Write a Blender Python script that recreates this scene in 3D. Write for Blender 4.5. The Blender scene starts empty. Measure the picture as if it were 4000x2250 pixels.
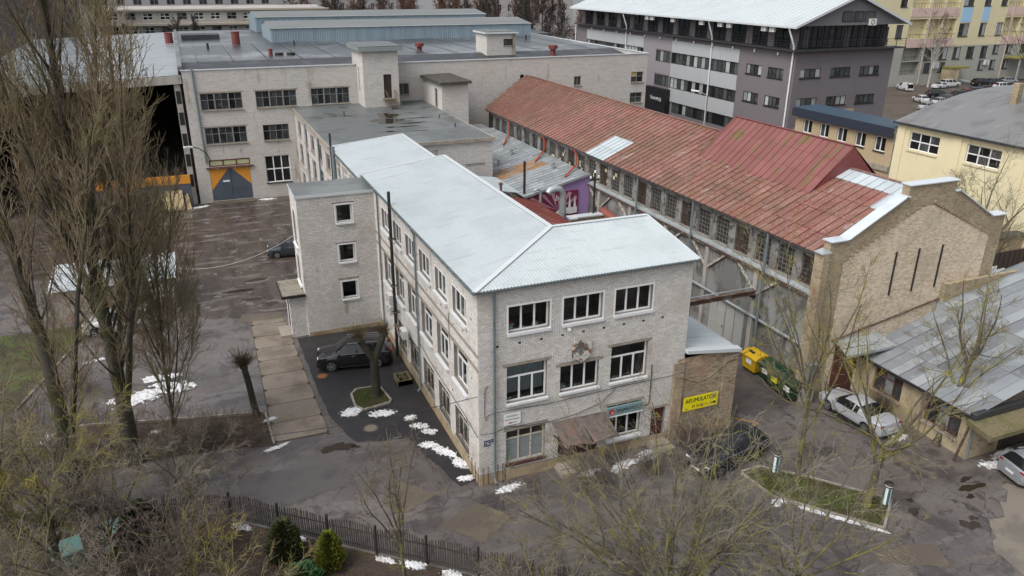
import bpy, math, random
import numpy as np
from mathutils import Vector, Matrix

random.seed(11)
rng = np.random.default_rng(11)
scene = bpy.context.scene
col = scene.collection
R = math.radians
V = Vector

# ------------------------------------------------------------------ camera
YAW, PITCH, ROLL = 0.393090677, 0.386092806, 0.00487016776
fw = V((math.sin(YAW) * math.cos(PITCH), math.cos(YAW) * math.cos(PITCH), -math.sin(PITCH)))
rt = V((math.cos(YAW), -math.sin(YAW), 0))
up = rt.cross(fw)
rt2 = rt * math.cos(ROLL) + up * math.sin(ROLL)
up2 = -rt * math.sin(ROLL) + up * math.cos(ROLL)
cam_data = bpy.data.cameras.new('camera')
cam = bpy.data.objects.new('camera', cam_data)
col.objects.link(cam)
cm = Matrix((rt2, up2, -fw)).transposed().to_4x4()
cm.translation = V((-10.78095, -30.03638, 23.55924))
cam.matrix_world = cm
cam_data.sensor_width = 36
cam_data.lens = 36 * 3023.119 / 4000
cam_data.clip_start = 0.5
cam_data.clip_end = 4000
scene.camera = cam

# ------------------------------------------------------------------ sky, sun, exposure
SUN_EL, SUN_AZ = R(52), R(250)      # azimuth clockwise from +Y
world = bpy.data.worlds.new('World')
scene.world = world
world.use_nodes = True
wn = world.node_tree
for n in list(wn.nodes):
    wn.nodes.remove(n)
sky = wn.nodes.new('ShaderNodeTexSky')
sky.sky_type = 'NISHITA'
sky.sun_disc = False
sky.sun_elevation = SUN_EL
sky.sun_rotation = SUN_AZ
sky.air_density = 1.0
sky.dust_density = 4.0
sky.ozone_density = 1.0
hs = wn.nodes.new('ShaderNodeHueSaturation')      # cloud cover takes the blue out of the sky
hs.inputs['Saturation'].default_value = 0.3
bgn = wn.nodes.new('ShaderNodeBackground')
bgn.inputs['Strength'].default_value = 0.15
wo = wn.nodes.new('ShaderNodeOutputWorld')
wn.links.new(sky.outputs[0], hs.inputs['Color'])
wn.links.new(hs.outputs[0], bgn.inputs['Color'])
wn.links.new(bgn.outputs[0], wo.inputs[0])
sun_data = bpy.data.lights.new('sun', 'SUN')
sun_data.energy = 0.9
sun_data.angle = R(30)
sun_data.color = (1.0, 0.97, 0.93)
sun = bpy.data.objects.new('sun', sun_data)
col.objects.link(sun)
sd = V((math.sin(SUN_AZ) * math.cos(SUN_EL), math.cos(SUN_AZ) * math.cos(SUN_EL), math.sin(SUN_EL)))
sun.rotation_euler = (-sd).to_track_quat('-Z', 'Y').to_euler()
sun.location = sd * 80
scene.view_settings.view_transform = 'Standard'
scene.view_settings.look = 'None'
scene.view_settings.gamma = 1
scene.view_settings.use_curve_mapping = False
scene.view_settings.exposure = 0.55
scene.cycles.max_bounces = 6
scene.cycles.diffuse_bounces = 3
scene.cycles.glossy_bounces = 3
scene.cycles.transparent_max_bounces = 12
scene.cycles.caustics_reflective = False
scene.cycles.caustics_refractive = False

# ------------------------------------------------------------------ helpers: materials
MATS = {}
def ramp_mask(nt, src, lo, hi):
    m = nt.nodes.new('ShaderNodeMapRange')
    m.interpolation_type = 'SMOOTHSTEP'
    m.inputs[1].default_value = lo
    m.inputs[2].default_value = hi
    nt.links.new(src, m.inputs[0])
    return m.outputs[0]
def M(name, color, rough=0.8, layers=(), bump=None, metal=0.0, spec=0.5, island=0.0, objvar=0.0, brick=None, emit=None, coat=0.0, cracks=None, rim=None):
    """layers: (scale, colour, lo, hi, amount[, roughness][, detail]) noise masks laid one over the other in world space"""
    if name in MATS:
        return MATS[name]
    m = bpy.data.materials.new(name)
    m.use_nodes = True
    nt = m.node_tree
    bs = nt.nodes['Principled BSDF']
    bs.inputs['Roughness'].default_value = rough
    bs.inputs['Metallic'].default_value = metal
    bs.inputs['Specular IOR Level'].default_value = spec
    if coat:
        bs.inputs['Coat Weight'].default_value = coat
        bs.inputs['Coat Roughness'].default_value = 0.08
    geo = nt.nodes.new('ShaderNodeNewGeometry')
    cur = nt.nodes.new('ShaderNodeRGB')
    cur.outputs[0].default_value = (*color, 1)
    cout = cur.outputs[0]
    rout = None
    height = None
    if brick:
        # brick = (axis, length, height, mortar colour, second colour)
        ax, bl, bh, mc, c2 = brick
        sep = nt.nodes.new('ShaderNodeSeparateXYZ'); nt.links.new(geo.outputs['Position'], sep.inputs[0])
        cmb = nt.nodes.new('ShaderNodeCombineXYZ')
        if ax == 'xy':
            ad = nt.nodes.new('ShaderNodeMath'); ad.operation = 'ADD'
            nt.links.new(sep.outputs[0], ad.inputs[0]); nt.links.new(sep.outputs[1], ad.inputs[1])
            nt.links.new(ad.outputs[0], cmb.inputs[0])
        else:
            nt.links.new(sep.outputs['xyz'.index(ax)], cmb.inputs[0])
        nt.links.new(sep.outputs[2], cmb.inputs[1])
        bt = nt.nodes.new('ShaderNodeTexBrick')
        nt.links.new(cmb.outputs[0], bt.inputs['Vector'])
        bt.inputs['Scale'].default_value = 1.0
        bt.inputs['Brick Width'].default_value = bl
        bt.inputs['Row Height'].default_value = bh
        bt.inputs['Mortar Size'].default_value = bh * 0.085
        bt.inputs['Mortar Smooth'].default_value = 0.3
        bt.inputs['Color1'].default_value = (*color, 1)
        bt.inputs['Color2'].default_value = (*c2, 1)
        bt.inputs['Mortar'].default_value = (*mc, 1)
        cout = bt.outputs['Color']
        height = bt.outputs['Fac']
    if island or objvar:
        src = geo.outputs['Random Per Island'] if island else None
        amt = island or objvar
        if not island:
            oi = nt.nodes.new('ShaderNodeObjectInfo'); src = oi.outputs['Random']
        mr = nt.nodes.new('ShaderNodeMapRange')
        mr.inputs[3].default_value = 1 - amt; mr.inputs[4].default_value = 1 + amt
        nt.links.new(src, mr.inputs[0])
        mx = nt.nodes.new('ShaderNodeVectorMath'); mx.operation = 'SCALE'
        nt.links.new(cout, mx.inputs[0]); nt.links.new(mr.outputs[0], mx.inputs['Scale'])
        cout = mx.outputs[0]
    for L in layers:
        sc_, c_, lo, hi, amt = L[:5]
        rgh = L[5] if len(L) > 5 else None
        det = L[6] if len(L) > 6 else 4
        tx = nt.nodes.new('ShaderNodeTexNoise')
        tx.inputs['Detail'].default_value = det
        tx.inputs['Roughness'].default_value = 0.6
        if isinstance(sc_, tuple):
            mp = nt.nodes.new('ShaderNodeMapping')
            mp.inputs['Scale'].default_value = sc_
            nt.links.new(geo.outputs['Position'], mp.inputs[0])
            nt.links.new(mp.outputs[0], tx.inputs['Vector'])
            tx.inputs['Scale'].default_value = 1
        else:
            of = nt.nodes.new('ShaderNodeVectorMath'); of.operation = 'ADD'
            of.inputs[1].default_value = (sc_ * 13.7, c_[0] * 91, lo * 57)
            nt.links.new(geo.outputs['Position'], of.inputs[0])
            nt.links.new(of.outputs[0], tx.inputs['Vector'])
            tx.inputs['Scale'].default_value = sc_
        mk = ramp_mask(nt, tx.outputs['Fac'], lo, hi)
        ml = nt.nodes.new('ShaderNodeMath'); ml.operation = 'MULTIPLY'
        ml.inputs[1].default_value = amt
        nt.links.new(mk, ml.inputs[0])
        mix = nt.nodes.new('ShaderNodeMix'); mix.data_type = 'RGBA'
        nt.links.new(ml.outputs[0], mix.inputs[0])
        nt.links.new(cout, mix.inputs[6])
        mix.inputs[7].default_value = (*c_, 1)
        cout = mix.outputs[2]
        if rgh is not None:
            mr2 = nt.nodes.new('ShaderNodeMix')
            nt.links.new(ml.outputs[0], mr2.inputs[0])
            if rout is None:
                mr2.inputs[2].default_value = rough
            else:
                nt.links.new(rout, mr2.inputs[2])
            mr2.inputs[3].default_value = rgh
            rout = mr2.outputs[0]
    if rim:             # (height, colour): the thin low edge of a heap, soaked and dirty
        sp = nt.nodes.new('ShaderNodeSeparateXYZ'); nt.links.new(geo.outputs['Position'], sp.inputs[0])
        mk = ramp_mask(nt, sp.outputs[2], rim[0], 0.0)
        mix = nt.nodes.new('ShaderNodeMix'); mix.data_type = 'RGBA'; nt.links.new(mk, mix.inputs[0]); nt.links.new(cout, mix.inputs[6]); mix.inputs[7].default_value = (*rim[1], 1)
        cout = mix.outputs[2]
    if cracks:          # (scale, width, colour, amount): wandering crack lines
        ns = nt.nodes.new('ShaderNodeTexNoise'); ns.inputs['Scale'].default_value = cracks[0]*2.5; ns.inputs['Detail'].default_value = 4
        nt.links.new(geo.outputs['Position'], ns.inputs['Vector'])
        va = nt.nodes.new('ShaderNodeVectorMath'); va.operation = 'MULTIPLY_ADD'; va.inputs[1].default_value = (1.6/cracks[0]*.35,)*3
        nt.links.new(ns.outputs['Color'], va.inputs[0]); nt.links.new(geo.outputs['Position'], va.inputs[2])
        vo = nt.nodes.new('ShaderNodeTexVoronoi'); vo.feature = 'DISTANCE_TO_EDGE'; vo.inputs['Scale'].default_value = cracks[0]
        nt.links.new(va.outputs[0], vo.inputs['Vector'])
        mk = ramp_mask(nt, vo.outputs['Distance'], cracks[1], 0.0)
        ml = nt.nodes.new('ShaderNodeMath'); ml.operation = 'MULTIPLY'; ml.inputs[1].default_value = cracks[3]; nt.links.new(mk, ml.inputs[0])
        mix = nt.nodes.new('ShaderNodeMix'); mix.data_type = 'RGBA'; nt.links.new(ml.outputs[0], mix.inputs[0]); nt.links.new(cout, mix.inputs[6]); mix.inputs[7].default_value = (*cracks[2], 1)
        cout = mix.outputs[2]
    nt.links.new(cout, bs.inputs['Base Color'])
    if rout is not None:
        nt.links.new(rout, bs.inputs['Roughness'])
    if bump or height is not None:
        bp = nt.nodes.new('ShaderNodeBump')
        if height is not None:
            bp.invert = True
            bp.inputs['Strength'].default_value = 0.5
            bp.inputs['Distance'].default_value = 0.01
            nt.links.new(height, bp.inputs['Height'])
        else:
            tx = nt.nodes.new('ShaderNodeTexNoise')
            tx.inputs['Scale'].default_value = bump[0]
            tx.inputs['Detail'].default_value = 5
            nt.links.new(geo.outputs['Position'], tx.inputs['Vector'])
            bp.inputs['Strength'].default_value = bump[1]
            bp.inputs['Distance'].default_value = bump[2] if len(bump) > 2 else 0.05
            nt.links.new(tx.outputs['Fac'], bp.inputs['Height'])
        nt.links.new(bp.outputs[0], bs.inputs['Normal'])
    if emit:
        bs.inputs['Emission Color'].default_value = (*emit[0], 1)
        bs.inputs['Emission Strength'].default_value = emit[1]
    MATS[name] = m
    return m
def glass_mat(name, tint=(0.8, 0.85, 0.85)):
    if name in MATS:
        return MATS[name]
    m = bpy.data.materials.new(name); m.use_nodes = True
    nt = m.node_tree
    for n in list(nt.nodes): nt.nodes.remove(n)
    tr = nt.nodes.new('ShaderNodeBsdfTransparent'); tr.inputs[0].default_value = (*tint, 1)
    gl = nt.nodes.new('ShaderNodeBsdfGlossy'); gl.inputs['Roughness'].default_value = 0.02
    fr = nt.nodes.new('ShaderNodeFresnel'); fr.inputs[0].default_value = 1.55
    mx = nt.nodes.new('ShaderNodeMixShader'); out = nt.nodes.new('ShaderNodeOutputMaterial')
    nt.links.new(fr.outputs[0], mx.inputs[0]); nt.links.new(tr.outputs[0], mx.inputs[1])
    nt.links.new(gl.outputs[0], mx.inputs[2]); nt.links.new(mx.outputs[0], out.inputs[0])
    MATS[name] = m
    return m

# ------------------------------------------------------------------ helpers: meshes and objects
class MB:
    def __init__(s):
        s.v = []; s.f = []
    def quad(s, a, b, c, d):
        i = len(s.v); s.v += [tuple(a), tuple(b), tuple(c), tuple(d)]; s.f.append((i, i+1, i+2, i+3)); return s
    def poly(s, pts):
        i = len(s.v); s.v += [tuple(p) for p in pts]; s.f.append(tuple(range(i, i+len(pts)))); return s
    def box(s, x0, x1, y0, y1, z0, z1):
        i = len(s.v)
        s.v += [(x0,y0,z0),(x1,y0,z0),(x1,y1,z0),(x0,y1,z0),(x0,y0,z1),(x1,y0,z1),(x1,y1,z1),(x0,y1,z1)]
        s.f += [tuple(i+k for k in q) for q in ((0,3,2,1),(4,5,6,7),(0,1,5,4),(1,2,6,5),(2,3,7,6),(3,0,4,7))]
        return s
    def obox(s, c, u, w, n, a, b, d):
        """oriented box: centre c, half sizes a along u, b along w, d along n"""
        c, u, w, n = V(c), V(u), V(w), V(n)
        i = len(s.v)
        for sn in (-1, 1):
            for su, sw in ((-1,-1),(1,-1),(1,1),(-1,1)):
                s.v.append(tuple(c + u*a*su + w*b*sw + n*d*sn))
        s.f += [tuple(i+k for k in q) for q in ((0,3,2,1),(4,5,6,7),(0,1,5,4),(1,2,6,5),(2,3,7,6),(3,0,4,7))]
        return s
    def bar(s, p, q, w, h=None, upv=(0,0,1)):
        p, q = V(p), V(q); d = (q-p); L = d.length; d.normalize()
        upv = V(upv)
        if abs(d.dot(upv)) > 0.95: upv = V((0,1,0)) if abs(d.y) < 0.9 else V((1,0,0))
        a = d.cross(upv).normalized(); b = a.cross(d)
        return s.obox((p+q)/2, d, a, b, L/2, w/2, (h or w)/2)
    def tube(s, pts, r, n=8, cap=True):
        pts = [V(p) for p in pts]
        rs = r if isinstance(r, (list, tuple)) else [r]*len(pts)
        rings = []
        prev = None
        for k, p in enumerate(pts):
            if k == 0: d = pts[1]-pts[0]
            elif k == len(pts)-1: d = pts[-1]-pts[-2]
            else: d = (pts[k+1]-pts[k]).normalized() + (pts[k]-pts[k-1]).normalized()
            d.normalize()
            if prev is None:
                a = d.orthogonal().normalized()
            else:
                a = (prev - d*prev.dot(d)).normalized()
            prev = a
            b = d.cross(a)
            i = len(s.v)
            for j in range(n):
                t = 2*math.pi*j/n
                s.v.append(tuple(p + (a*math.cos(t) + b*math.sin(t))*rs[k]))
            rings.append(i)
        for k in range(len(rings)-1):
            for j in range(n):
                s.f.append((rings[k]+j, rings[k]+(j+1)%n, rings[k+1]+(j+1)%n, rings[k+1]+j))
        if cap:
            s.f.append(tuple(rings[0]+j for j in reversed(range(n))))
            s.f.append(tuple(rings[-1]+j for j in range(n)))
        return s
    def lathe(s, c, prof, n=16):
        """prof: list of (r, z) about vertical axis through c"""
        c = V(c); rings = []
        for r, z in prof:
            i = len(s.v)
            for j in range(n):
                t = 2*math.pi*j/n
                s.v.append((c.x + r*math.cos(t), c.y + r*math.sin(t), c.z + z))
            rings.append(i)
        for k in range(len(rings)-1):
            for j in range(n):
                s.f.append((rings[k]+j, rings[k]+(j+1)%n, rings[k+1]+(j+1)%n, rings[k+1]+j))
        s.f.append(tuple(rings[0]+j for j in reversed(range(n))))
        s.f.append(tuple(rings[-1]+j for j in range(n)))
        return s
    def prism(s, pts, d):
        """extrude polygon pts by vector d"""
        pts = [V(p) for p in pts]; d = V(d); n = len(pts); i = len(s.v)
        s.v += [tuple(p) for p in pts] + [tuple(p+d) for p in pts]
        s.f.append(tuple(range(i, i+n))); s.f.append(tuple(range(i+2*n-1, i+n-1, -1)))
        for k in range(n):
            s.f.append((i+k, i+n+k, i+n+(k+1)%n, i+(k+1)%n))
        return s
    def wall(s, o, u, n, w, h, holes=(), depth=0.15, z=V((0,0,1)), back=False):
        """a wall sheet with openings and their reveals; o lower left corner seen from outside, u along it, n outward"""
        o, u, n = V(o), V(u), V(n)
        xs = sorted({0.0, float(w)} | {float(x) for q in holes for x in q[:2]})
        zs = sorted({0.0, float(h)} | {float(x) for q in holes for x in q[2:4]})
        P = lambda a, b, d=0: o + u*a + z*b - n*d
        for i in range(len(xs)-1):
            for j in range(len(zs)-1):
                cx, cz = (xs[i]+xs[i+1])/2, (zs[j]+zs[j+1])/2
                if any(q[0] < cx < q[1] and q[2] < cz < q[3] for q in holes): continue
                s.quad(P(xs[i], zs[j]), P(xs[i+1], zs[j]), P(xs[i+1], zs[j+1]), P(xs[i], zs[j+1]))
        if depth:
            for q in holes:
                a0, a1, b0, b1 = q[:4]
                s.quad(P(a0,b0), P(a0,b1), P(a0,b1,depth), P(a0,b0,depth))
                s.quad(P(a1,b1), P(a1,b0), P(a1,b0,depth), P(a1,b1,depth))
                s.quad(P(a0,b0,depth), P(a1,b0,depth), P(a1,b0), P(a0,b0))
                s.quad(P(a0,b1), P(a1,b1), P(a1,b1,depth), P(a0,b1,depth))
                if back:
                    s.quad(P(a0,b0,depth), P(a1,b0,depth), P(a1,b1,depth), P(a0,b1,depth))
        return s

LOC = {}
def base_of(o):
    while o is not None and o.name not in LOC:
        o = o.parent
    return LOC[o.name] if o is not None else V((0,0,0))
def tag(o, label=None, cat=None, group=None, kind=None):
    if label: o['label'] = label
    if cat: o['category'] = cat
    if group: o['group'] = group
    if kind: o['kind'] = kind
    return o
def thing(name, label, cat, loc=(0,0,0), group=None, rz=0.0):
    o = bpy.data.objects.new(name, None)
    o.empty_display_size = 0.3
    col.objects.link(o)
    o.location = loc; o.rotation_euler = (0, 0, rz)
    LOC[o.name] = V(loc)
    return tag(o, label, cat, group)
def link(name, me, mat, parent=None, loc=None):
    o = bpy.data.objects.new(name, me)
    col.objects.link(o)
    if mat is not None and not me.materials:
        me.materials.append(mat)
    if parent is not None:
        o.parent = parent
    if loc is not None:
        o.location = loc
    return o
def mesh_np(name, verts, faces, smooth=False):
    """faces: (n,k) int array, all of one size"""
    me = bpy.data.meshes.new(name)
    verts = np.asarray(verts, np.float32); faces = np.asarray(faces, np.int32)
    nf, k = faces.shape
    me.vertices.add(len(verts)); me.vertices.foreach_set('co', verts.ravel())
    me.loops.add(nf*k); me.loops.foreach_set('vertex_index', faces.ravel())
    me.polygons.add(nf)
    me.polygons.foreach_set('loop_start', np.arange(0, nf*k, k, dtype=np.int32))
    me.polygons.foreach_set('loop_total', np.full(nf, k, np.int32))
    if smooth:
        me.polygons.foreach_set('use_smooth', np.ones(nf, bool))
    me.update(calc_edges=True)
    if not smooth:
        me.shade_flat()
    return me
def build(name, mb, mat, parent=None, smooth=False, kind=None, at=None):
    """one mesh object from world coordinates (kept relative to the thing it belongs to)"""
    off = V(at) if at is not None else (base_of(parent) if parent is not None else V((0,0,0)))
    me = bpy.data.meshes.new(name)
    me.from_pydata([(a-off.x, b-off.y, c-off.z) for a, b, c in mb.v], [], mb.f)
    if smooth:
        for p in me.polygons: p.use_smooth = True
    me.update()
    o = link(name, me, mat, parent)
    if at is not None and parent is None: o.location = off
    if kind: o['kind'] = kind
    return o
def smooth_angle(o, deg=35):
    me = o.data
    for p in me.polygons: p.use_smooth = True
    me.set_sharp_from_angle(angle=R(deg))
def text_mesh(body, size, mat, parent, o, u, w, align='CENTER', name='lettering', extrude=0.004, xs=1.0, shear=0.0):
    cu = bpy.data.curves.new('lettering', 'FONT')
    cu.body = body; cu.size = size; cu.align_x = align; cu.align_y = 'CENTER'; cu.extrude = extrude; cu.shear = shear
    cu.resolution_u = 3
    tmp = bpy.data.objects.new('lettering', cu)
    col.objects.link(tmp)
    dg = bpy.context.evaluated_depsgraph_get()
    me = bpy.data.meshes.new_from_object(tmp.evaluated_get(dg))
    bpy.data.objects.remove(tmp)
    u, w = V(u), V(w); n = u.cross(w)
    off = base_of(parent)
    for v in me.vertices:
        c = v.co
        v.co = V(o) - off + u*(c.x*xs) + w*c.y + n*c.z
    me.materials.clear()
    return link(name, me, mat, parent)
def copy_tree(o, parent=None):
    c = o.copy(); col.objects.link(c); c.parent = parent
    for ch in o.children: copy_tree(ch, c)
    return c

def pane_grid(w, h, cols, transom=None, fr=0.07, bar=0.06, split=True, mids=()):
    """openings of a window frame of w x h: columns, and above `transom` (fraction of h) either one light or columns"""
    out = []
    xs = [fr]
    cw = (w - 2*fr - bar*(cols-1)) / cols
    colsx = [(fr + i*(cw+bar), fr + i*(cw+bar) + cw) for i in range(cols)]
    rows = [fr] + [m*h for m in (list(mids) + ([transom] if transom else []))] + [h-fr]
    for r in range(len(rows)-1):
        z0 = rows[r] + (bar/2 if r else 0); z1 = rows[r+1] - (bar/2 if r < len(rows)-2 else 0)
        if transom and not split and r == len(rows)-2:
            out.append((fr, w-fr, z0, z1))
        else:
            out += [(a, b, z0, z1) for a, b in colsx]
    return out
def window(parent, o, u, n, rect, cols=3, transom=None, split=True, mids=(), fr=0.07, bar=0.06, depth=0.12, fm=None, pm=None,
           sill=None, sill_m=None, sill_out=0.1, label=None, name='window', trim=None, trim_m=None, thick=0.05):
    """frame (part) with its panes and sill (sub-parts). rect = x0,x1,z0,z1 in wall coordinates"""
    o, u, n = V(o), V(u), V(n); z = V((0,0,1))
    x0, x1, z0, z1 = rect
    w, h = x1-x0, z1-z0
    p0 = o + u*x0 + z*z0 - n*(depth-thick)
    panes = pane_grid(w, h, cols, transom, fr, bar, split, mids)
    b = MB(); b.wall(p0, u, n, w, h, panes, depth=thick)
    f = build(name, b, fm, parent)
    if label: f['label'] = label
    for i, (a0, a1, b0, b1) in enumerate(panes):
        q = MB(); pp = o + u*x0 + z*z0 - n*(depth - 0.008)
        q.quad(pp+u*a0+z*b0, pp+u*a1+z*b0, pp+u*a1+z*b1, pp+u*a0+z*b1)
        build('pane', q, pm[i % len(pm)] if isinstance(pm, (list, tuple)) else pm, f)
    if sill:
        q = MB(); c = o + u*(x0+w/2) + z*(z0 - sill/2) + n*(sill_out/2 - 0.02)
        q.obox(c, u, z, n, w/2 + 0.05, sill/2, sill_out/2 + 0.02)
        build('sill', q, sill_m or fm, f)
    if trim:
        q = MB(); t = trim
        for a0, a1, b0, b1 in ((x0-t, x0, z0-t*0.4, z1+t), (x1, x1+t, z0-t*0.4, z1+t), (x0, x1, z1, z1+t)):
            c = o + u*((a0+a1)/2) + z*((b0+b1)/2) + n*0.008
            q.obox(c, u, z, n, (a1-a0)/2, (b1-b0)/2, 0.014)
        build('window_surround', q, trim_m or fm, f)
    return f
def room(parent, o, u, n, rect, mat, depth=2.2, start=0.16):
    """the dark room behind a clear window"""
    o, u, n = V(o), V(u), V(n); z = V((0,0,1)); x0, x1, z0, z1 = rect
    e = 0.35
    a0, a1, b0, b1 = x0-e, x1+e, z0-e*0.6, z1+0.12
    P = lambda a, b, d: o + u*a + z*b - n*d
    q = MB()
    q.quad(P(a0,b0,depth), P(a1,b0,depth), P(a1,b1,depth), P(a0,b1,depth))
    q.quad(P(a0,b0,start), P(a0,b1,start), P(a0,b1,depth), P(a0,b0,depth))
    q.quad(P(a1,b0,start), P(a1,b1,start), P(a1,b1,depth), P(a1,b0,depth))
    q.quad(P(a0,b0,start), P(a1,b0,start), P(a1,b0,depth), P(a0,b0,depth))
    q.quad(P(a0,b1,start), P(a1,b1,start), P(a1,b1,depth), P(a0,b1,depth))
    for s0, s1, t0, t1 in ((a0,x0,b0,b1),(x1,a1,b0,b1),(x0,x1,b0,z0),(x0,x1,z1,b1)):
        q.quad(P(s0,t0,start), P(s1,t0,start), P(s1,t1,start), P(s0,t1,start))
    return build('room_interior', q, mat, parent)

def brick_rects(w, h, holes=(), L=0.25, H=0.1, jv=0.013, jh=0.013, header=6):
    out = []
    n = int(round(h/H))
    for k in range(n):
        z0, z1 = k*H + jh/2, (k+1)*H - jh/2
        zc = (z0+z1)/2
        bl = 0.127 if (header and k % header == header-1) else L
        off = (0 if k % 2 else bl/2) + (0.06 if header and k % header == header-1 else 0)
        cuts = sorted([(q[0], q[1]) for q in holes if q[2]-0.03 < zc < q[3]+0.03])
        free = []; x = 0.0
        for a, b in cuts:
            if a > x: free.append((x, a))
            x = max(x, b)
        if x < w: free.append((x, w))
        for a, b in free:
            i = math.floor((a+off)/bl)
            while True:
                s0 = i*bl - off; s1 = s0 + bl
                i += 1
                if s0 >= b: break
                s0 = max(s0, a); s1 = min(s1, b)
                if s1 - s0 < 0.045: continue
                out.append((s0 + jv/2, s1 - jv/2, z0, z1))
    return out
def brick_mesh(name, rects, o, u, n, mat, parent, proud=0.011, off=V((0,0,0))):
    """all bricks of a wall as one mesh: one closed little block per brick"""
    r = np.array(rects, float)
    o, u, n = np.array(o), np.array(u, float), np.array(n, float)
    z = np.array([0,0,1.0]); b = base_of(parent)
    o = o - np.array(b)
    jit = rng.uniform(-0.003, 0.003, len(r))
    N = len(r)
    vs = np.zeros((N, 8, 3))
    k = 0
    for d, ins in ((-0.012, 0.0), (proud, 0.002)):
        for ia, ib in ((0,2),(1,2),(1,3),(0,3)):
            sx = ins if ia == 0 else -ins; sz = ins if ib == 2 else -ins
            dd = (d + (jit if d > 0 else 0))
            dd = np.broadcast_to(dd, N)
            vs[:, k] = o + (r[:, ia]+sx)[:, None]*u + (r[:, ib]+sz)[:, None]*z + dd[:, None]*n
            k += 1
    fq = np.array([(4,5,6,7),(0,1,5,4),(1,2,6,5),(2,3,7,6),(3,0,4,7)])
    fs = (np.arange(N)[:, None, None]*8 + fq[None]).reshape(-1, 4)
    me = mesh_np(name, vs.reshape(-1, 3), fs)
    return link(name, me, mat, parent)
# ------------------------------------------------------------------ materials
DIRT = (0.16, 0.125, 0.085)
m_asphalt = M('asphalt', (0.092, 0.082, 0.079), 0.40, [
    (0.09, (0.14, 0.122, 0.112), 0.44, 0.56, 0.8, 0.42), (0.35, (0.058, 0.05, 0.049), 0.5, 0.6, 0.8, 0.26), ((0.15, 0.7, 1), (0.15, 0.138, 0.132), 0.52, 0.62, 0.65, 0.26), ((0.6, 0.25, 1), (0.05, 0.042, 0.04), 0.57, 0.62, 0.6, 0.2),
    ((0.5, 2.2, 1), (0.16, 0.125, 0.095), 0.54, 0.68, 0.55, 0.5), (1.3, (0.05, 0.043, 0.041), 0.56, 0.64, 0.7, 0.26), (7.0, (0.06, 0.052, 0.05), 0.55, 0.62, 0.5, 0.4),
    (3.5, (0.11, 0.098, 0.09), 0.6, 0.75, 0.5, 0.65), (22.0, (0.15, 0.135, 0.125), 0.56, 0.75, 0.35, 0.6)], bump=(18, 0.25, 0.02), cracks=(.22, .012, (0.03, 0.026, 0.025), .75))
m_asphalt_dark = M('fresh_asphalt', (0.022, 0.021, 0.023), 0.45, [
    (0.5, (0.036, 0.034, 0.035), 0.45, 0.65, 0.7, 0.4), (4.0, (0.05, 0.047, 0.046), 0.62, 0.78, 0.5), (25.0, (0.06, 0.055, 0.053), 0.6, 0.75, 0.35)], bump=(25, 0.2, 0.015))
m_patch = M('asphalt_patch', (0.10, 0.082, 0.062), 0.55, [(0.8, (0.15, 0.12, 0.085), 0.45, 0.7, 0.7), (5.0, (0.06, 0.05, 0.042), 0.55, 0.7, 0.6)], bump=(20, 0.2, 0.02))
m_patch_grey = M('asphalt_patch_grey', (0.085, 0.078, 0.074), 0.45, [(1.2, (0.055, 0.05, 0.048), 0.5, 0.7, 0.8, 0.3), (9.0, (0.12, 0.11, 0.1), 0.58, 0.75, 0.5)], bump=(20, 0.2, 0.02))
m_pale_patch = M('pale_concrete', (0.185, 0.16, 0.13), 0.55, [(0.5, (0.13, 0.115, 0.098), 0.47, 0.58, 0.85), (6.0, (0.14, 0.12, 0.1), 0.6, 0.75, 0.6)], bump=(14, 0.25, 0.02))
m_mud = M('mud', (0.075, 0.059, 0.049), 0.36, [
    ((0.9, 0.25, 1), (0.04, 0.031, 0.025), 0.45, 0.62, 0.9, 0.28), ((0.35, 1.1, 1), (0.15, 0.13, 0.12), 0.52, 0.62, 0.8, 0.2),
    (0.9, (0.2, 0.185, 0.18), 0.6, 0.67, 0.8, 0.15), (5.0, (0.045, 0.035, 0.03), 0.5, 0.7, 0.7, 0.5)], bump=(3.0, 0.6, 0.08))
m_slab = M('concrete_slab', (0.20, 0.168, 0.132), 0.6, [
    (0.6, (0.11, 0.085, 0.062), 0.42, 0.66, 0.8), (2.2, (0.24, 0.205, 0.165), 0.56, 0.72, 0.6), (14.0, (0.1, 0.085, 0.07), 0.58, 0.75, 0.5)], objvar=0.14, bump=(20, 0.25, 0.015))
m_kerb = M('kerb_stone', (0.28, 0.25, 0.21), 0.75, [(1.6, (0.14, 0.12, 0.09), 0.45, 0.68, 0.8), (9.0, (0.36, 0.33, 0.29), 0.6, 0.75, 0.5)], objvar=0.12, bump=(22, 0.3, 0.02))
m_soil = M('soil', (0.052, 0.036, 0.026), 0.85, [
    (0.6, (0.07, 0.062, 0.022), 0.5, 0.66, 0.8), (3.0, (0.03, 0.02, 0.015), 0.5, 0.66, 0.8), (11.0, (0.14, 0.085, 0.05), 0.62, 0.72, 0.7)], bump=(9, 0.8, 0.08))
m_lawn = M('lawn_soil', (0.062, 0.058, 0.024), 0.9, [(0.35, (0.055, 0.04, 0.026), 0.46, 0.58, 0.85),
    (0.7, (0.075, 0.1, 0.02), 0.45, 0.62, 0.9), (2.5, (0.075, 0.055, 0.03), 0.5, 0.68, 0.9), (14.0, (0.03, 0.035, 0.012), 0.5, 0.7, 0.7)], bump=(14, 0.8, 0.06))
m_grass = M('grass_blades', (0.075, 0.095, 0.02), 0.7, [(0.5, (0.11, 0.085, 0.04), 0.45, 0.6, 0.85), (3.0, (0.05, 0.1, 0.015), 0.5, 0.7, 0.6)], island=0.35)
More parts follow.
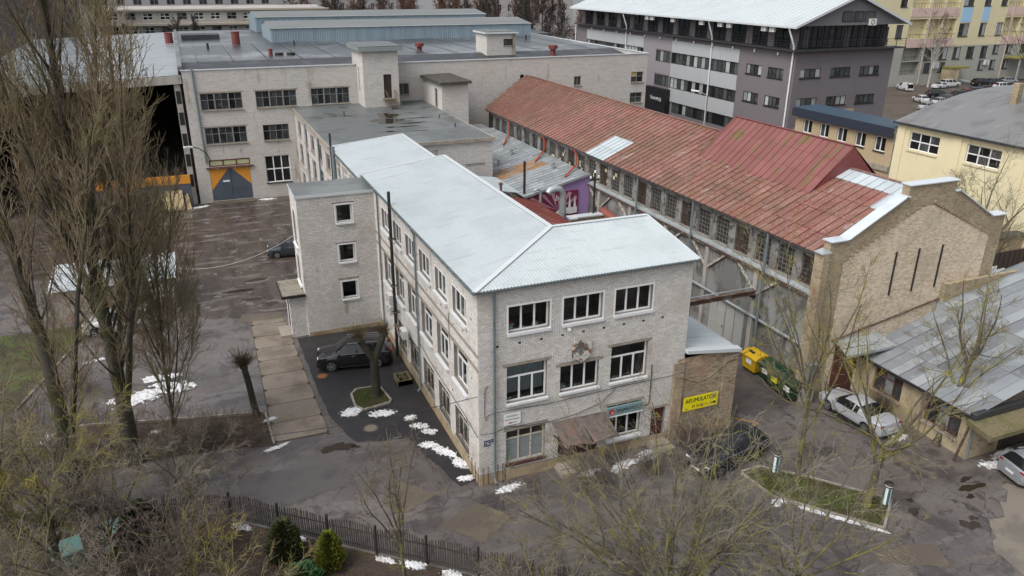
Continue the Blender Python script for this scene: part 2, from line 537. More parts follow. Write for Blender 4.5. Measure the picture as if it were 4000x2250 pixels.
m_snow = M('snow', (0.70, 0.71, 0.73), 0.7, [(2.2, (0.40, 0.37, 0.345), 0.5, 0.64, 0.75), (9.0, (0.22, 0.19, 0.165), 0.58, 0.68, 0.75)], bump=(9, 0.9, 0.08), rim=(0.075, (0.20, 0.185, 0.17)))
m_puddle = M('puddle_water', (0.036, 0.026, 0.019), 0.06, spec=0.35)

SB = (0.585, 0.56, 0.53)      # weathered white silicate brick
m_brick = M('silicate_brick', SB, 0.85, [
    (0.55, (0.44, 0.40, 0.345), 0.48, 0.66, 0.5), ((0.9, 0.9, 0.3), (0.27, 0.21, 0.145), 0.60, 0.74, 0.65),
    (3.5, (0.56, 0.515, 0.46), 0.55, 0.7, 0.5), ((3.0, 3.0, 0.5), (0.17, 0.13, 0.085), 0.68, 0.78, 0.75)], island=0.13)
m_brick_obj = M('silicate_brick_single', SB, 0.85, [
    (0.55, (0.44, 0.40, 0.345), 0.48, 0.66, 0.5), ((0.9, 0.9, 0.3), (0.27, 0.21, 0.145), 0.60, 0.74, 0.65),
    (3.5, (0.56, 0.515, 0.46), 0.55, 0.7, 0.5), ((3.0, 3.0, 0.5), (0.17, 0.13, 0.085), 0.68, 0.78, 0.75)], objvar=0.13)
m_mortar = M('dark_mortar', (0.22, 0.2, 0.18), 0.95, [(1.5, (0.10, 0.085, 0.07), 0.45, 0.7, 0.6)])
m_facwall_x = M('silicate_brick_wall', (0.60, 0.575, 0.545), 0.85, [
    (0.22, (0.45, 0.41, 0.36), 0.5, 0.66, 0.55), ((1.2, 1.2, 10), (0.36, 0.335, 0.305), 0.53, 0.6, 0.55), ((0.7, 0.7, 0.16), (0.22, 0.17, 0.115), 0.60, 0.73, 0.75),
    (1.8, (0.53, 0.49, 0.45), 0.55, 0.7, 0.45), ((1.6, 1.6, 0.3), (0.12, 0.095, 0.07), 0.66, 0.77, 0.8)],
    brick=('xy', 0.25, 0.1, (0.2, 0.18, 0.16), (0.52, 0.495, 0.465)))
m_render_beam = M('grey_render', (0.36, 0.34, 0.31), 0.85, [(0.5, (0.24, 0.22, 0.2), 0.45, 0.65, 0.7), ((2, 2, 0.4), (0.14, 0.12, 0.1), 0.6, 0.75, 0.7)])
m_plinth = M('stained_plinth', (0.36, 0.28, 0.18), 0.9, [(0.9, (0.22, 0.16, 0.09), 0.45, 0.65, 0.8), (5.0, (0.1, 0.08, 0.055), 0.58, 0.75, 0.7)], bump=(15, 0.4, 0.02))
m_lintel = M('concrete_lintel', (0.30, 0.265, 0.22), 0.9, [(2.5, (0.19, 0.16, 0.125), 0.45, 0.7, 0.8)])
m_roof_white = M('pale_metal_sheet', (0.46, 0.505, 0.52), 0.42, [
    (0.3, (0.40, 0.445, 0.46), 0.45, 0.62, 0.7, 0.32), ((0.4, 3.0, 1), (0.29, 0.32, 0.32), 0.56, 0.7, 0.5), ((2.5, 0.35, 1), (0.46, 0.5, 0.51), 0.55, 0.68, 0.5), (5.0, (0.3, 0.32, 0.31), 0.6, 0.72, 0.5)], spec=0.4)
m_flash = M('pale_flashing', (0.52, 0.555, 0.565), 0.35, [(2.0, (0.5, 0.53, 0.54), 0.5, 0.7, 0.5)])
m_gutter = M('grey_gutter', (0.10, 0.125, 0.13), 0.45, [(3.0, (0.16, 0.17, 0.165), 0.55, 0.7, 0.6)])
m_downpipe = M('grey_downpipe', (0.155, 0.19, 0.20), 0.45, [(2.0, (0.11, 0.13, 0.135), 0.5, 0.7, 0.6)])
m_bitumen = M('bitumen_felt', (0.105, 0.115, 0.115), 0.5, [
    (0.13, (0.16, 0.172, 0.17), 0.45, 0.64, 0.85, 0.38), (0.4, (0.055, 0.055, 0.052), 0.52, 0.68, 0.8, 0.22), ((0.25, 2.0, 1), (0.045, 0.034, 0.026), 0.60, 0.7, 0.85, 0.12),
    (2.5, (0.2, 0.215, 0.21), 0.62, 0.75, 0.4)], bump=(6, 0.2, 0.02))
m_bitumen_dark = M('dark_bitumen', (0.028, 0.03, 0.034), 0.5, [(0.5, (0.05, 0.055, 0.06), 0.48, 0.68, 0.8, 0.4), (4.0, (0.08, 0.085, 0.09), 0.6, 0.75, 0.5)])
m_bitumen_wet = M('wet_bitumen', (0.042, 0.047, 0.052), 0.32, [
    (0.12, (0.14, 0.155, 0.16), 0.45, 0.6, 0.8, 0.18), (0.5, (0.04, 0.043, 0.047), 0.5, 0.68, 0.8, 0.3), ((0.3, 2.5, 1), (0.19, 0.2, 0.2), 0.62, 0.74, 0.5, 0.3)])
m_roof_shine = M('wet_silver_roof', (0.22, 0.245, 0.26), 0.28, [((0.15, 1.6, 1), (0.32, 0.345, 0.36), 0.5, 0.64, 0.7, 0.2), (0.4, (0.15, 0.165, 0.175), 0.5, 0.68, 0.7)])
m_bluegrey = M('blue_grey_cladding', (0.235, 0.30, 0.345), 0.5, [((1.2, 1.2, 0.1), (0.19, 0.25, 0.29), 0.45, 0.62, 0.7), ((5, 5, 0.3), (0.30, 0.36, 0.39), 0.58, 0.72, 0.5)])
m_white_frame = M('white_plastic_frame', (0.75, 0.75, 0.74), 0.4, [(4.0, (0.6, 0.59, 0.56), 0.55, 0.72, 0.4)])
m_white_trim = M('white_trim', (0.66, 0.67, 0.68), 0.55, [(3.0, (0.5, 0.49, 0.46), 0.5, 0.7, 0.5)])
m_old_frame = M('old_grey_frame', (0.20, 0.205, 0.205), 0.7, [(4.0, (0.12, 0.12, 0.115), 0.5, 0.7, 0.7)])
m_peel_frame = M('peeling_white_frame', (0.52, 0.48, 0.41), 0.8, [(6.0, (0.2, 0.15, 0.09), 0.52, 0.66, 0.8)])
m_black_frame = M('black_frame', (0.014, 0.014, 0.016), 0.4)
m_glass = glass_mat('clear_window_glass')
m_glass_dark = M('dark_window_glass', (0.012, 0.013, 0.015), 0.06, spec=0.5)
m_glass_grey = M('dusty_window_glass', (0.035, 0.037, 0.038), 0.18, [(1.1, (0.09, 0.092, 0.09), 0.5, 0.7, 0.7, 0.4)], objvar=0.5)
m_glass_blind = M('window_with_blind', (0.33, 0.35, 0.345), 0.12, [((0.2, 0.2, 6), (0.25, 0.265, 0.26), 0.45, 0.6, 0.6)], objvar=0.35)
m_glass_mid = M('reflecting_window_glass', (0.055, 0.06, 0.062), 0.08, [(0.8, (0.11, 0.115, 0.115), 0.5, 0.7, 0.8)], objvar=0.45)
m_glass_dirty = M('sooty_window_glass', (0.035, 0.03, 0.024), 0.5, [(1.5, (0.07, 0.06, 0.045), 0.48, 0.68, 0.8), (5.0, (0.015, 0.013, 0.011), 0.5, 0.7, 0.7)], objvar=0.35)
m_glass_teal = M('pale_teal_glass', (0.22, 0.25, 0.25), 0.3, [(1.5, (0.3, 0.33, 0.32), 0.45, 0.7, 0.7)])
m_room = M('room_wall', (0.10, 0.088, 0.075), 0.9, [(0.6, (0.2, 0.16, 0.11), 0.55, 0.66, 0.6), (1.8, (0.04, 0.035, 0.03), 0.5, 0.65, 0.8)])
m_curtain = M('net_curtain', (0.42, 0.45, 0.46), 0.9, [((22, 22, 0.3), (0.28, 0.31, 0.33), 0.45, 0.6, 0.8), (14.0, (0.2, 0.23, 0.25), 0.55, 0.65, 0.6)])
m_black_steel = M('black_steel', (0.018, 0.016, 0.015), 0.55, [(3.0, (0.05, 0.035, 0.025), 0.55, 0.7, 0.6)])
m_rust_steel = M('rusty_steel', (0.10, 0.055, 0.035), 0.8, [(2.5, (0.2, 0.19, 0.18), 0.5, 0.62, 0.7), (6.0, (0.05, 0.03, 0.022), 0.5, 0.68, 0.8)])
m_galv = M('galvanised_steel', (0.40, 0.43, 0.44), 0.35, [(1.5, (0.28, 0.31, 0.32), 0.45, 0.65, 0.7), (5.0, (0.52, 0.55, 0.56), 0.6, 0.75, 0.5)], metal=0.35)
m_door_red = M('dark_red_door', (0.085, 0.028, 0.024), 0.65, [(1.5, (0.06, 0.025, 0.02), 0.45, 0.65, 0.7), ((6, 6, 0.6), (0.12, 0.05, 0.04), 0.58, 0.72, 0.5)])
m_canopy = M('weathered_awning', (0.115, 0.09, 0.078), 0.75, [(0.9, (0.17, 0.09, 0.06), 0.5, 0.66, 0.7), (2.5, (0.055, 0.045, 0.04), 0.5, 0.66, 0.8)], bump=(7, 0.5, 0.04))
m_moss_slab = M('mossy_concrete', (0.15, 0.125, 0.07), 0.95, [(1.2, (0.10, 0.10, 0.035), 0.45, 0.65, 0.8), (6.0, (0.07, 0.055, 0.035), 0.52, 0.7, 0.8)], bump=(12, 0.7, 0.04))
m_white_sign = M('white_sign_board', (0.78, 0.78, 0.77), 0.45, [(3.0, (0.66, 0.65, 0.63), 0.5, 0.72, 0.4)])
m_black_print = M('black_print', (0.012, 0.012, 0.013), 0.5)
m_grey_print = M('grey_print', (0.2, 0.2, 0.2), 0.5)
m_red_print = M('red_print', (0.24, 0.02, 0.03), 0.5)
m_white_print = M('white_print', (0.75, 0.75, 0.75), 0.5)
m_navy = M('navy_enamel', (0.012, 0.025, 0.085), 0.3)
m_yellow_sign = M('yellow_sign_board', (0.80, 0.70, 0.01), 0.4, [(2.0, (0.68, 0.60, 0.02), 0.5, 0.7, 0.4)])
m_teal_sign = M('teal_sign_board', (0.17, 0.27, 0.28), 0.5, [(5.0, (0.11, 0.17, 0.18), 0.5, 0.7, 0.6)])
m_ac = M('air_conditioner_white', (0.62, 0.62, 0.6), 0.5, [(4.0, (0.42, 0.41, 0.38), 0.5, 0.7, 0.5)])
m_lamp_white = M('lamp_housing', (0.75, 0.76, 0.75), 0.3)
m_cable = M('black_cable', (0.012, 0.012, 0.013), 0.6)
m_cable_grey = M('grey_cable', (0.30, 0.29, 0.27), 0.6)

# ------------------------------------------------------------------ the ground and what is laid on it
def sheet(name, pts, z, mat, parent=None, kind='structure', wob=0.0, seed=0, step=0.5):
    r = random.Random(seed)
    if wob:
        out = []
        for i in range(len(pts)):
            a, b = V((*pts[i], 0)), V((*pts[(i+1) % len(pts)], 0))
            n = max(1, int((b-a).length/step))
            for k in range(n):
                p = a.lerp(b, k/n)
                out.append((p.x + r.uniform(-wob, wob), p.y + r.uniform(-wob, wob)))
        pts = out
    mb = MB(); mb.poly([(x, y, z) for x, y in pts])
    o = build(name, mb, mat, parent)
    if kind and parent is None: o['kind'] = kind
    return o
g = MB(); g.quad((-900, -300, 0), (1400, -300, 0), (1400, 1900, 0), (-900, 1900, 0))
tag(build('ground', g, m_asphalt), kind='structure')
sheet('mud_yard', [(-13, 27), (-9, 25.5), (0.3, 26.5), (0.3, 58.9), (-30, 58.9), (-30, 60), (-34, 60), (-33, 44), (-22, 37)], 0.004, m_mud, wob=0.5, seed=3, step=0.9)
sheet('parking_bay', [(-6.0, 20.4), (0.3, 20.4), (0.3, 0.5), (-0.9, 0.3), (-2.2, 5.4), (-4.9, 6.1), (-5.7, 9.0), (-5.9, 14)], 0.005, m_asphalt_dark, wob=0.06, seed=5)
sheet('far_car_park', [(95, 62), (190, 62), (190, 103.6), (95, 103.6)], 0.006, M('brown_gravel', (0.085, 0.068, 0.055), 0.6, [(0.2, (0.05, 0.04, 0.034), 0.45, 0.65, 0.8, 0.3), (1.0, (0.1, 0.085, 0.07), 0.55, 0.7, 0.6)]), wob=0.5, seed=6, step=3)
sheet('garden_soil', [(-40, 4.6), (-26, 5.0), (-19.2, 3.9), (-13.6, 2.45), (-11.6, 1.85), (-9.7, 0.35), (-7.66, -1.4), (-5.85, -2.95), (-4.0, -4.4), (-2.2, -5.9), (-0.4, -7.4), (1.4, -8.9), (4.2, -11.2), (4.2, -60), (-40, -60)], 0.008, m_soil)
sheet('verge', [(-40, 28.5), (-19.2, 28.4), (-19.6, 26.8), (-22.5, 16.5), (-40, 17.0)], 0.01, m_lawn)
sheet('planting_strip', [(-8.95, 10.9), (-8.85, 7.5), (-11.2, 8.0), (-15, 8.4), (-19, 7.8), (-30, 7.6), (-30, 13.6), (-18.3, 13.2), (-13.5, 12.0)], 0.02, m_soil, wob=0.08, seed=8)
# worn lighter road patches near the front corner, one sheet each
for i, (pts, mt) in enumerate([
        ([(-4.9, 0.65), (-3.6, 1.8), (-2.1, 0.2), (-4.1, -0.7)], m_patch), ([(-2.8, -2.2), (-0.6, -1.1), (0.6, -2.7), (-1.2, -4.0)], m_patch),
        ([(14.6, -10.6), (17.3, -11.6), (16.9, -13.0), (14.0, -11.6)], m_patch),
        ([(-11.5, 5.4), (-6.2, 4.6), (-5.6, 2.6), (-10.2, 1.9)], m_patch_grey), ([(-9.6, 24.6), (-6.6, 24.0), (-6.3, 25.4), (-9.2, 26.1)], m_patch)]):
    o = sheet('road_patch', pts, 0.009 + 0.001*i, mt, wob=0.07, seed=20+i)
sheet('concrete_apron', [(19.6, -12.9), (21.4, -11.5), (22.9, -10.9), (24.2, -9.7), (30, -13.5), (30, -22), (18.2, -22)], 0.012, m_pale_patch, wob=0.3, seed=31)

# concrete slab path beside the parking bay, each slab a piece of its own
path = MB(); path.poly([(-9.05, 7.7, 0.006), (-6.05, 7.55, 0.006), (-6.3, 20.6, 0.006), (-6.9, 24.4, 0.006), (-8.75, 24.6, 0.006)])
path_o = tag(build('path', path, m_soil), kind='structure')
yy = 7.75
k = 0
while yy < 24.2:
    ln = 1.95 + 0.1*math.sin(k*2.1)
    y1 = min(yy+ln, 24.4)
    t0, t1 = (yy-7.7)/16.7, (y1-7.7)/16.7
    b = MB()
    xa0, xa1 = -8.98+0.25*t0, -8.98+0.25*t1
    xb0, xb1 = -6.08-0.32*t0, -6.08-0.32*t1
    c = 0.22
    tilt = random.uniform(-0.008, 0.008)
    pts = [(xa0+c, yy+0.02), (xb0-c*0.6, yy+0.02-0.05), (xb0, yy+c), (xb1, y1-c-0.05), (xb1-c*0.6, y1-0.05), (xa1+c, y1), (xa1, y1-c), (xa0, yy+c)]
    b.prism([(x, y, 0.03+tilt*(y-yy)) for x, y in reversed(pts)], (0, 0, -0.03))
    build('slab', b, m_slab, path_o)
    yy = y1 + 0.035; k += 1

def kerb_run(parent, pts, w=0.12, h=0.13, ln=0.95, mat=None):
    for a, b in zip(pts[:-1], pts[1:]):
        a, b = V((*a, 0)), V((*b, 0)); L = (b-a).length; n = max(1, round(L/ln)); d = (b-a)/L
        for i in range(n):
            p, q = a + d*(L*i/n + 0.008), a + d*(L*(i+1)/n - 0.008)
            mb = MB(); mb.bar(p + V((0,0,h/2)), q + V((0,0,h/2)), w, h + random.uniform(-0.012, 0.012))
            build('kerbstone', mb, mat or m_kerb, parent)
def grass_on(parent, poly, z, n, h, seed, mat=None, name='grass'):
    """short blades, one mesh of kind stuff"""
    r = np.random.default_rng(seed)
    P = np.array(poly); lo, hi = P.min(0), P.max(0)
    pts = []
    while len(pts) < n:
        q = r.uniform(lo, hi, (n, 2))
        ins = np.zeros(n, bool); j = len(P)-1
        for i in range(len(P)):
            c = ((P[i,1] > q[:,1]) != (P[j,1] > q[:,1])) & (q[:,0] < (P[j,0]-P[i,0])*(q[:,1]-P[i,1])/(P[j,1]-P[i,1]+1e-12)+P[i,0])
            ins ^= c; j = i
        pts += list(q[ins])
    q = np.array(pts[:n]); a = r.uniform(0, 6.283, n); hh = h*r.uniform(0.4, 1.2, n); w = 0.02*r.uniform(0.6, 1.4, n)
    ln = r.uniform(-0.6, 0.6, (n, 2))*hh[:, None]
    dx, dy = np.cos(a)*w, np.sin(a)*w
    z0 = np.full(n, z)
    v = np.stack([np.stack([q[:,0]-dx, q[:,1]-dy, z0], 1), np.stack([q[:,0]+dx, q[:,1]+dy, z0], 1), np.stack([q[:,0]+ln[:,0], q[:,1]+ln[:,1], z0+hh], 1)], 1)
    b = base_of(parent) if parent else V((0,0,0))
    me = mesh_np(name, v.reshape(-1, 3) - np.array(b), np.arange(n*3).reshape(-1, 3))
    o = link(name, me, mat or m_grass, parent)
    return tag(o, kind='stuff')
def island_bed(name, label, poly, h, kerbs, seed, n):
    c = V((sum(p[0] for p in poly)/len(poly), sum(p[1] for p in poly)/len(poly), 0))
    t = thing(name, label, 'planting bed', c)
    mb = MB(); mb.prism([(x, y, h) for x, y in poly], (0, 0, -h)); build('soil', mb, m_lawn, t)
    grass_on(t, poly, h, n, 0.09, seed)
    kerb_run(t, kerbs)
    return t
pl = [(-4.05, 9.75), (-3.75, 9.3), (-2.3, 9.5), (-2.15, 9.65), (-2.35, 11.5), (-3.6, 11.6), (-4.0, 11.2)]
island_bed('planting_bed', 'small kerbed grass bed round the pollarded tree by the dark SUV', pl, 0.1,
           [(-4.1, 11.2), (-4.15, 9.75), (-3.78, 9.2), (-2.2, 9.42), (-2.05, 9.7), (-2.3, 11.6), (-3.7, 11.72), (-4.1, 11.2)], 41, 2600)
pl = [(12.75, -4.1), (12.95, -6.1), (15.95, -9.85), (17.85, -8.6), (15.5, -5.75), (13.9, -4.1)]
island_bed('planting_bed', 'long grassy island with two trees and striped bollards', pl, 0.1,
           [(12.65, -4.0), (12.85, -6.2), (16.05, -10.02), (18.02, -8.58), (15.6, -5.65), (13.9, -4.0), (12.65, -4.0)], 42, 6000)
kerb_run(path_o, [(-9.1, 10.9), (-9.0, 7.6)])
kerb_run(path_o, [(-9.2, 11.1), (-13.6, 12.12), (-18.3, 13.3), (-24, 13.7)])
kerb_run(path_o, [(-19.1, 28.4), (-19.5, 26.9), (-22.4, 16.6)])
grass_on(None, [(-30, 17.5), (-23, 17.2), (-20.2, 26.8), (-19.9, 28.2), (-30, 28.2)], 0.01, 5000, 0.1, 44, name='grass')
grass_on(None, [(-14, -4), (-9, -1.6), (-6, -4.2), (-8, -8), (-14, -8)], 0.01, 2500, 0.08, 45, name='garden_grass')
grass_on(None, [(-14.5, 11.0), (-9.2, 10.6), (-9.1, 9.4), (-14.5, 10.0)], 0.02, 900, 0.12, 46, name='verge_grass')

# snow left lying
def snow(x, y, rx, ry, h, seed, rot=0.0, group='melting snow heaps', label=None, lumps=5):
    r = random.Random(seed)
    bl = [(0, 0, 1.0)] + [(r.uniform(-.75, .75), r.uniform(-.7, .7), r.uniform(.3, .62)) for _ in range(lumps)]
    ph = [r.uniform(0, 6.28) for _ in range(6)]
    n = 34
    vs, idx = [], {}
    fs = []
    ca, sa = math.cos(rot), math.sin(rot)
    def hgt(u, v):
        a = 0
        for bx, by, br in bl:
            d = math.hypot(u-bx, v-by)/br
            d += 0.24*math.sin(7*u+ph[0])*math.cos(6*v+ph[1]) + 0.17*math.sin(17*u+ph[2]+4*v) + 0.13*math.cos(23*v+ph[3]-9*u) + r.uniform(-0.13, 0.13)
            a = max(a, 1-d*d)
        return a
    for i in range(n+1):
        for j in range(n+1):
            u, v = -1.35+2.7*i/n, -1.35+2.7*j/n
            a = hgt(u, v)
            if a > 0.02:
                z = h*(a**0.5)*(0.72+0.28*math.sin(11*u+ph[4])*math.sin(13*v+ph[5])) + r.uniform(-0.02, 0.02)*h*3
                idx[i, j] = len(vs)
                vs.append((u*rx*ca - v*ry*sa, u*rx*sa + v*ry*ca, max(0.012, z)))
    for i in range(n):
        for j in range(n):
            q = [(i, j), (i+1, j), (i+1, j+1), (i, j+1)]
            q = [idx[k] for k in q if k in idx]
            if len(q) >= 3: fs.append(tuple(q))
    # skirt down to the ground
    from collections import Counter
    ec = Counter()
    for f in fs:
        for a, b in zip(f, f[1:]+f[:1]): ec[tuple(sorted((a, b)))] += 1
    lo = {}
    for f in list(fs):
        for a, b in zip(f, f[1:]+f[:1]):
            if ec[tuple(sorted((a, b)))] == 1:
                for k in (a, b):
                    if k not in lo:
                        lo[k] = len(vs); vs.append((vs[k][0]*1.01, vs[k][1]*1.01, 0.0))
                fs.append((b, a, lo[a], lo[b]))
    me = bpy.data.meshes.new('snow_heap'); me.from_pydata(vs, [], fs); me.update()
    for p in me.polygons: p.use_smooth = True
    o = link('snow_heap', me, m_snow, None, (x, y, 0.012))
    return tag(o, label, 'snow', group)
SN = [(-4.45, 9.35, .75, .5, .16, 0.3, 'rounded snow heap at the left kerb corner of the small tree bed'), (-2.9, 8.5, .8, .42, .15, -.2, 'rough snow heap just below the small tree bed'),
      (-1.5, 7.4, .4, .32, .14, 0, 'smallest snow heap between the tree bed and the side wall'), (-1.25, 6.4, .5, .35, .14, -.6, 'lumpy snow heap near the side wall, second in the row'),
      (-0.95, 5.65, .45, .3, .12, -.6, 'low snow heap near the side wall, third in the row'), (-1.35, 4.4, .55, .36, .16, -.3, 'snow heap starting the white bank by the side wall corner'),
      (-0.75, 3.5, .9, .36, .2, -1.0, 'long bright snow bank against the foot of the side wall'), (-0.3, 2.1, .6, .34, .18, -1.1, 'snow bank end close to the front corner'),
      (-0.42, 0.8, .45, .25, .15, -.1, 'last snow heap at the front corner of the white brick building'),
      (1.35, -.75, .75, .28, .15, .2, 'snow heap under the ground floor window by the downpipe'), (5.6, -.95, .7, .4, .2, .3, 'snow heap below the weathered awning door'),
      (7.4, -1.2, .95, .35, .18, .3, 'snow strip in front of the shop window'), (9.1, -.95, .85, .45, .22, .2, 'biggest snow heap between shop door and dark car'),
      (-15.9, 15.6, 1.5, .9, .25, .2, 'largest snow heap on the asphalt behind the big poplar'), (-13.9, 16.2, 1.3, .7, .25, -.3, 'snow heap right of the big poplar trunk'),
      (-14.6, 17.8, 1.1, .45, .2, -.1, 'snow ridge behind the poplar stems'), (-20.6, 12.6, .8, .55, .2, .9, 'snow heap at the far left edge of the frame'),
      (-18.6, 21.9, .9, .22, .14, .35, 'thin snow strip along the verge kerb'), (-14.9, 11.2, .38, .25, .15, 0, 'small snow clump at the foot of the poplar stems'),
      (-9.0, 10.2, .45, .2, .12, .3, 'small snow clump by the pollard trunk on the slab path'), (-8.9, 7.2, .8, .2, .1, .3, 'thin snow strip at the end of the planting strip'),
      (25.4, -8.5, .95, .42, .24, -.5, 'bright snow heap left of the silver estate car'), (26.6, -7.9, .95, .3, .2, .1, 'snow strip under the garage canopy'),
      (22.9, -4.6, .5, .3, .2, 0, 'snow clump behind the silver coupe'),
      (12.9, -6.6, .4, .3, .14, .2, 'snow clump at the left end of the grassy island'), (13.9, -7.7, .65, .2, .13, -.85, 'first snow strip along the island kerb'),
      (14.85, -8.85, .8, .17, .13, -.88, 'middle snow strip along the island kerb'), (15.75, -9.95, .5, .13, .1, -.85, 'last snow strip at the island corner'),
      (-5.6, -3.4, .5, .2, .12, -.7, 'snow clump behind the fence near the second post'), (-4.6, -4.15, .6, .26, .16, -.7, 'snow clump behind the fence at the third post'),
      (-3.2, -5.35, .5, .3, .14, -.7, 'snow clump behind the fence past the third post'), (-2.1, -6.2, .6, .25, .15, -.7, 'snow clump behind the fence in the lower right'),
      (-11.2, 1.2, .5, .25, .14, -.6, 'snow clump behind the fence left of the conifers'), (-8.9, -.6, .45, .2, .12, -.7, 'snow clump behind the fence between the conifers'),
      (-11.0, 57.4, 1.0, .4, .12, .2, 'snow streak before the factory corner'), (-3.9, 58.0, 1.0, .4, .14, 0, 'snow streak right of the orange and grey gate'),
      (-28.5, 78, 2.0, 1.0, .6, 0, 'snow pile far up the lane behind the poplars')]
for i, q in enumerate(SN):
    snow(q[0], q[1], q[2]*.92, q[3]*.9, q[4]*.6, seed=100+i, rot=q[5], label=q[6])
# puddles
def puddle(x, y, rx, ry, seed, label):
    r = random.Random(seed); pts = []
    ph = [r.uniform(0, 6.28) for _ in range(4)]
    for i in range(36):
        t = 2*math.pi*i/36
        k = 1 + 0.22*math.sin(2*t+ph[0]) + 0.17*math.sin(3*t+ph[1]) + 0.12*math.sin(5*t+ph[2]) + 0.07*math.sin(9*t+ph[3])
        pts.append((x+rx*k*math.cos(t), y+ry*k*math.sin(t), 0.018))
    mb = MB(); mb.poly(pts)
    tag(build('puddle', mb, m_puddle, at=(x, y, 0)), kind='structure')
for i, q in enumerate([(-5.9, 6.0, .75, .42), (-5.0, 5.7, .22, .15), (18.4, -9.6, .34, .22), (20.0, -11.3, .42, .34), (20.6, -11.0, .2, .16), (22.6, -9.3, .75, .22), (22.9, -8.7, .35, .16),
                       (21.9, -9.8, .22, .16), (18.9, -8.9, .22, .12), (-8.1, 28.8, .9, .3), (-7.0, 27.4, .6, .35), (-9.0, 31, 1.0, .35), (-7.5, 33, .8, .3)]):
    puddle(*q, seed=60+i, label=None)
# manholes
def manhole(x, y, mat, label, r=0.36):
    t = thing('manhole_cover', label, 'manhole cover', (x, y, 0))
    mb = MB(); mb.lathe((x, y, 0.004), [(r+0.1, 0), (r+0.1, 0.016), (r, 0.016), (r, 0.008)], 28); build('rim', mb, M('cast_iron', (0.06, 0.055, 0.05), 0.6), t)
    mb = MB(); mb.lathe((x, y, 0.004), [(r-0.02, 0.006), (r-0.02, 0.016), (r-0.05, 0.02), (0.01, 0.02)], 28); build('lid', mb, mat, t)
manhole(-3.83, 7.2, M('dusty_iron', (0.17, 0.14, 0.11), 0.7), 'round pale manhole cover beyond the tree bed snow')
manhole(-5.3, 14.3, M('rusty_iron', (0.26, 0.085, 0.02), 0.7, [(6.0, (0.12, 0.05, 0.02), 0.5, 0.7, 0.7)]), 'rust orange manhole cover beside the SUV front wheel', 0.3)
# yellow parking lines right of the brick annex
ln = MB()
for a, b in (((15.1, 1.0), (16.6, -0.5)), ((16.6, -0.5), (14.9, -0.95))):
    d = (V((*b, 0))-V((*a, 0))).normalized(); nrm = V((-d.y, d.x, 0))*0.05
    a, b = V((*a, 0.02)), V((*b, 0.02)); ln.quad(a-nrm, b-nrm, b+nrm, a+nrm)
tag(build('road_marking', ln, M('worn_yellow_paint', (0.42, 0.21, 0.03), 0.7, [(7.0, (0.1, 0.07, 0.05), 0.5, 0.66, 0.8)])), kind='structure')
# ------------------------------------------------------------------ the white brick L-shaped building
UX, UY, UZ = V((1,0,0)), V((0,1,0)), V((0,0,1))
mainb = thing('brick_building', 'white brick three storey corner building with pale ribbed metal roof', 'building', (0, 0, 0))
WF, LS, HW = 11.5, 23.0, 10.45
up_w = [(1.5, 3.6, 8.08, 9.42), (4.32, 6.42, 8.08, 9.42), (7.12, 9.22, 8.08, 9.42)]
mid_w = [(1.43, 3.53, 4.36, 6.35), (4.26, 6.38, 4.36, 5.8), (7.07, 9.18, 4.36, 6.35)]
grd_w = [(1.41, 3.5, 0.88, 2.78), (7.0, 9.02, 0.98, 2.95)]
grd_d = [(4.25, 6.5, 0.25, 2.35), (9.72, 10.56, 0.25, 2.2)]
front_holes = up_w + mid_w + grd_w + grd_d
sy = [(1.51, 3.62), (4.52, 6.5), (7.4, 9.5), (10.4, 12.4), (13.35, 15.3), (16.35, 18.3)]     # along the side wall, distance from the corner
side_up = [(a, b, 8.05, 9.42) for a, b in sy]
side_mid = [(a, b, 4.3, 6.3) for a, b in sy]
side_gr = [(a, b, 0.85, 2.65) for a, b in sy[:5]]
flip = lambda q: (LS-q[1], LS-q[0], q[2], q[3])
side_holes = [flip(q) for q in side_up + side_mid + side_gr]
SO, SU, SNV = V((0, LS, 0)), V((0, -1, 0)), V((-1, 0, 0))    # side wall seen from outside
FO, FU, FNV = V((0, 0, 0)), V((1, 0, 0)), V((0, -1, 0))
wb = MB()
wb.wall(FO, FU, FNV, WF, HW, front_holes, depth=0.3)
wb.wall(SO, SU, SNV, LS, HW, side_holes, depth=0.3)
wb.wall((WF, 0, 0), UY, UX, 4.75, HW, [], 0)
wb.quad((WF, 4.75, 0), (5.75, 4.75, 0), (5.75, 4.75, 11.2), (WF, 4.75, 11.2))
wb.quad((5.75, 4.75, 0), (5.75, LS, 0), (5.75, LS, 11.2), (5.75, 4.75, 11.2))
wb.poly([(0, LS, 0), (0, LS, HW), (5.75, LS, 11.2), (5.75, LS, 0)])
wb.poly([(WF, 0, HW), (WF, 4.75, HW), (WF, 4.75, 11.2)])
build('wall', wb, m_mortar, mainb)
rf = brick_rects(WF, HW, front_holes + [(4.23, 6.41, 5.8, 5.97), (1.3, 3.66, 6.35, 6.5), (6.95, 9.3, 6.35, 6.5), (1.3, 3.65, 2.78, 2.93), (0, WF, 0, 0.55)])
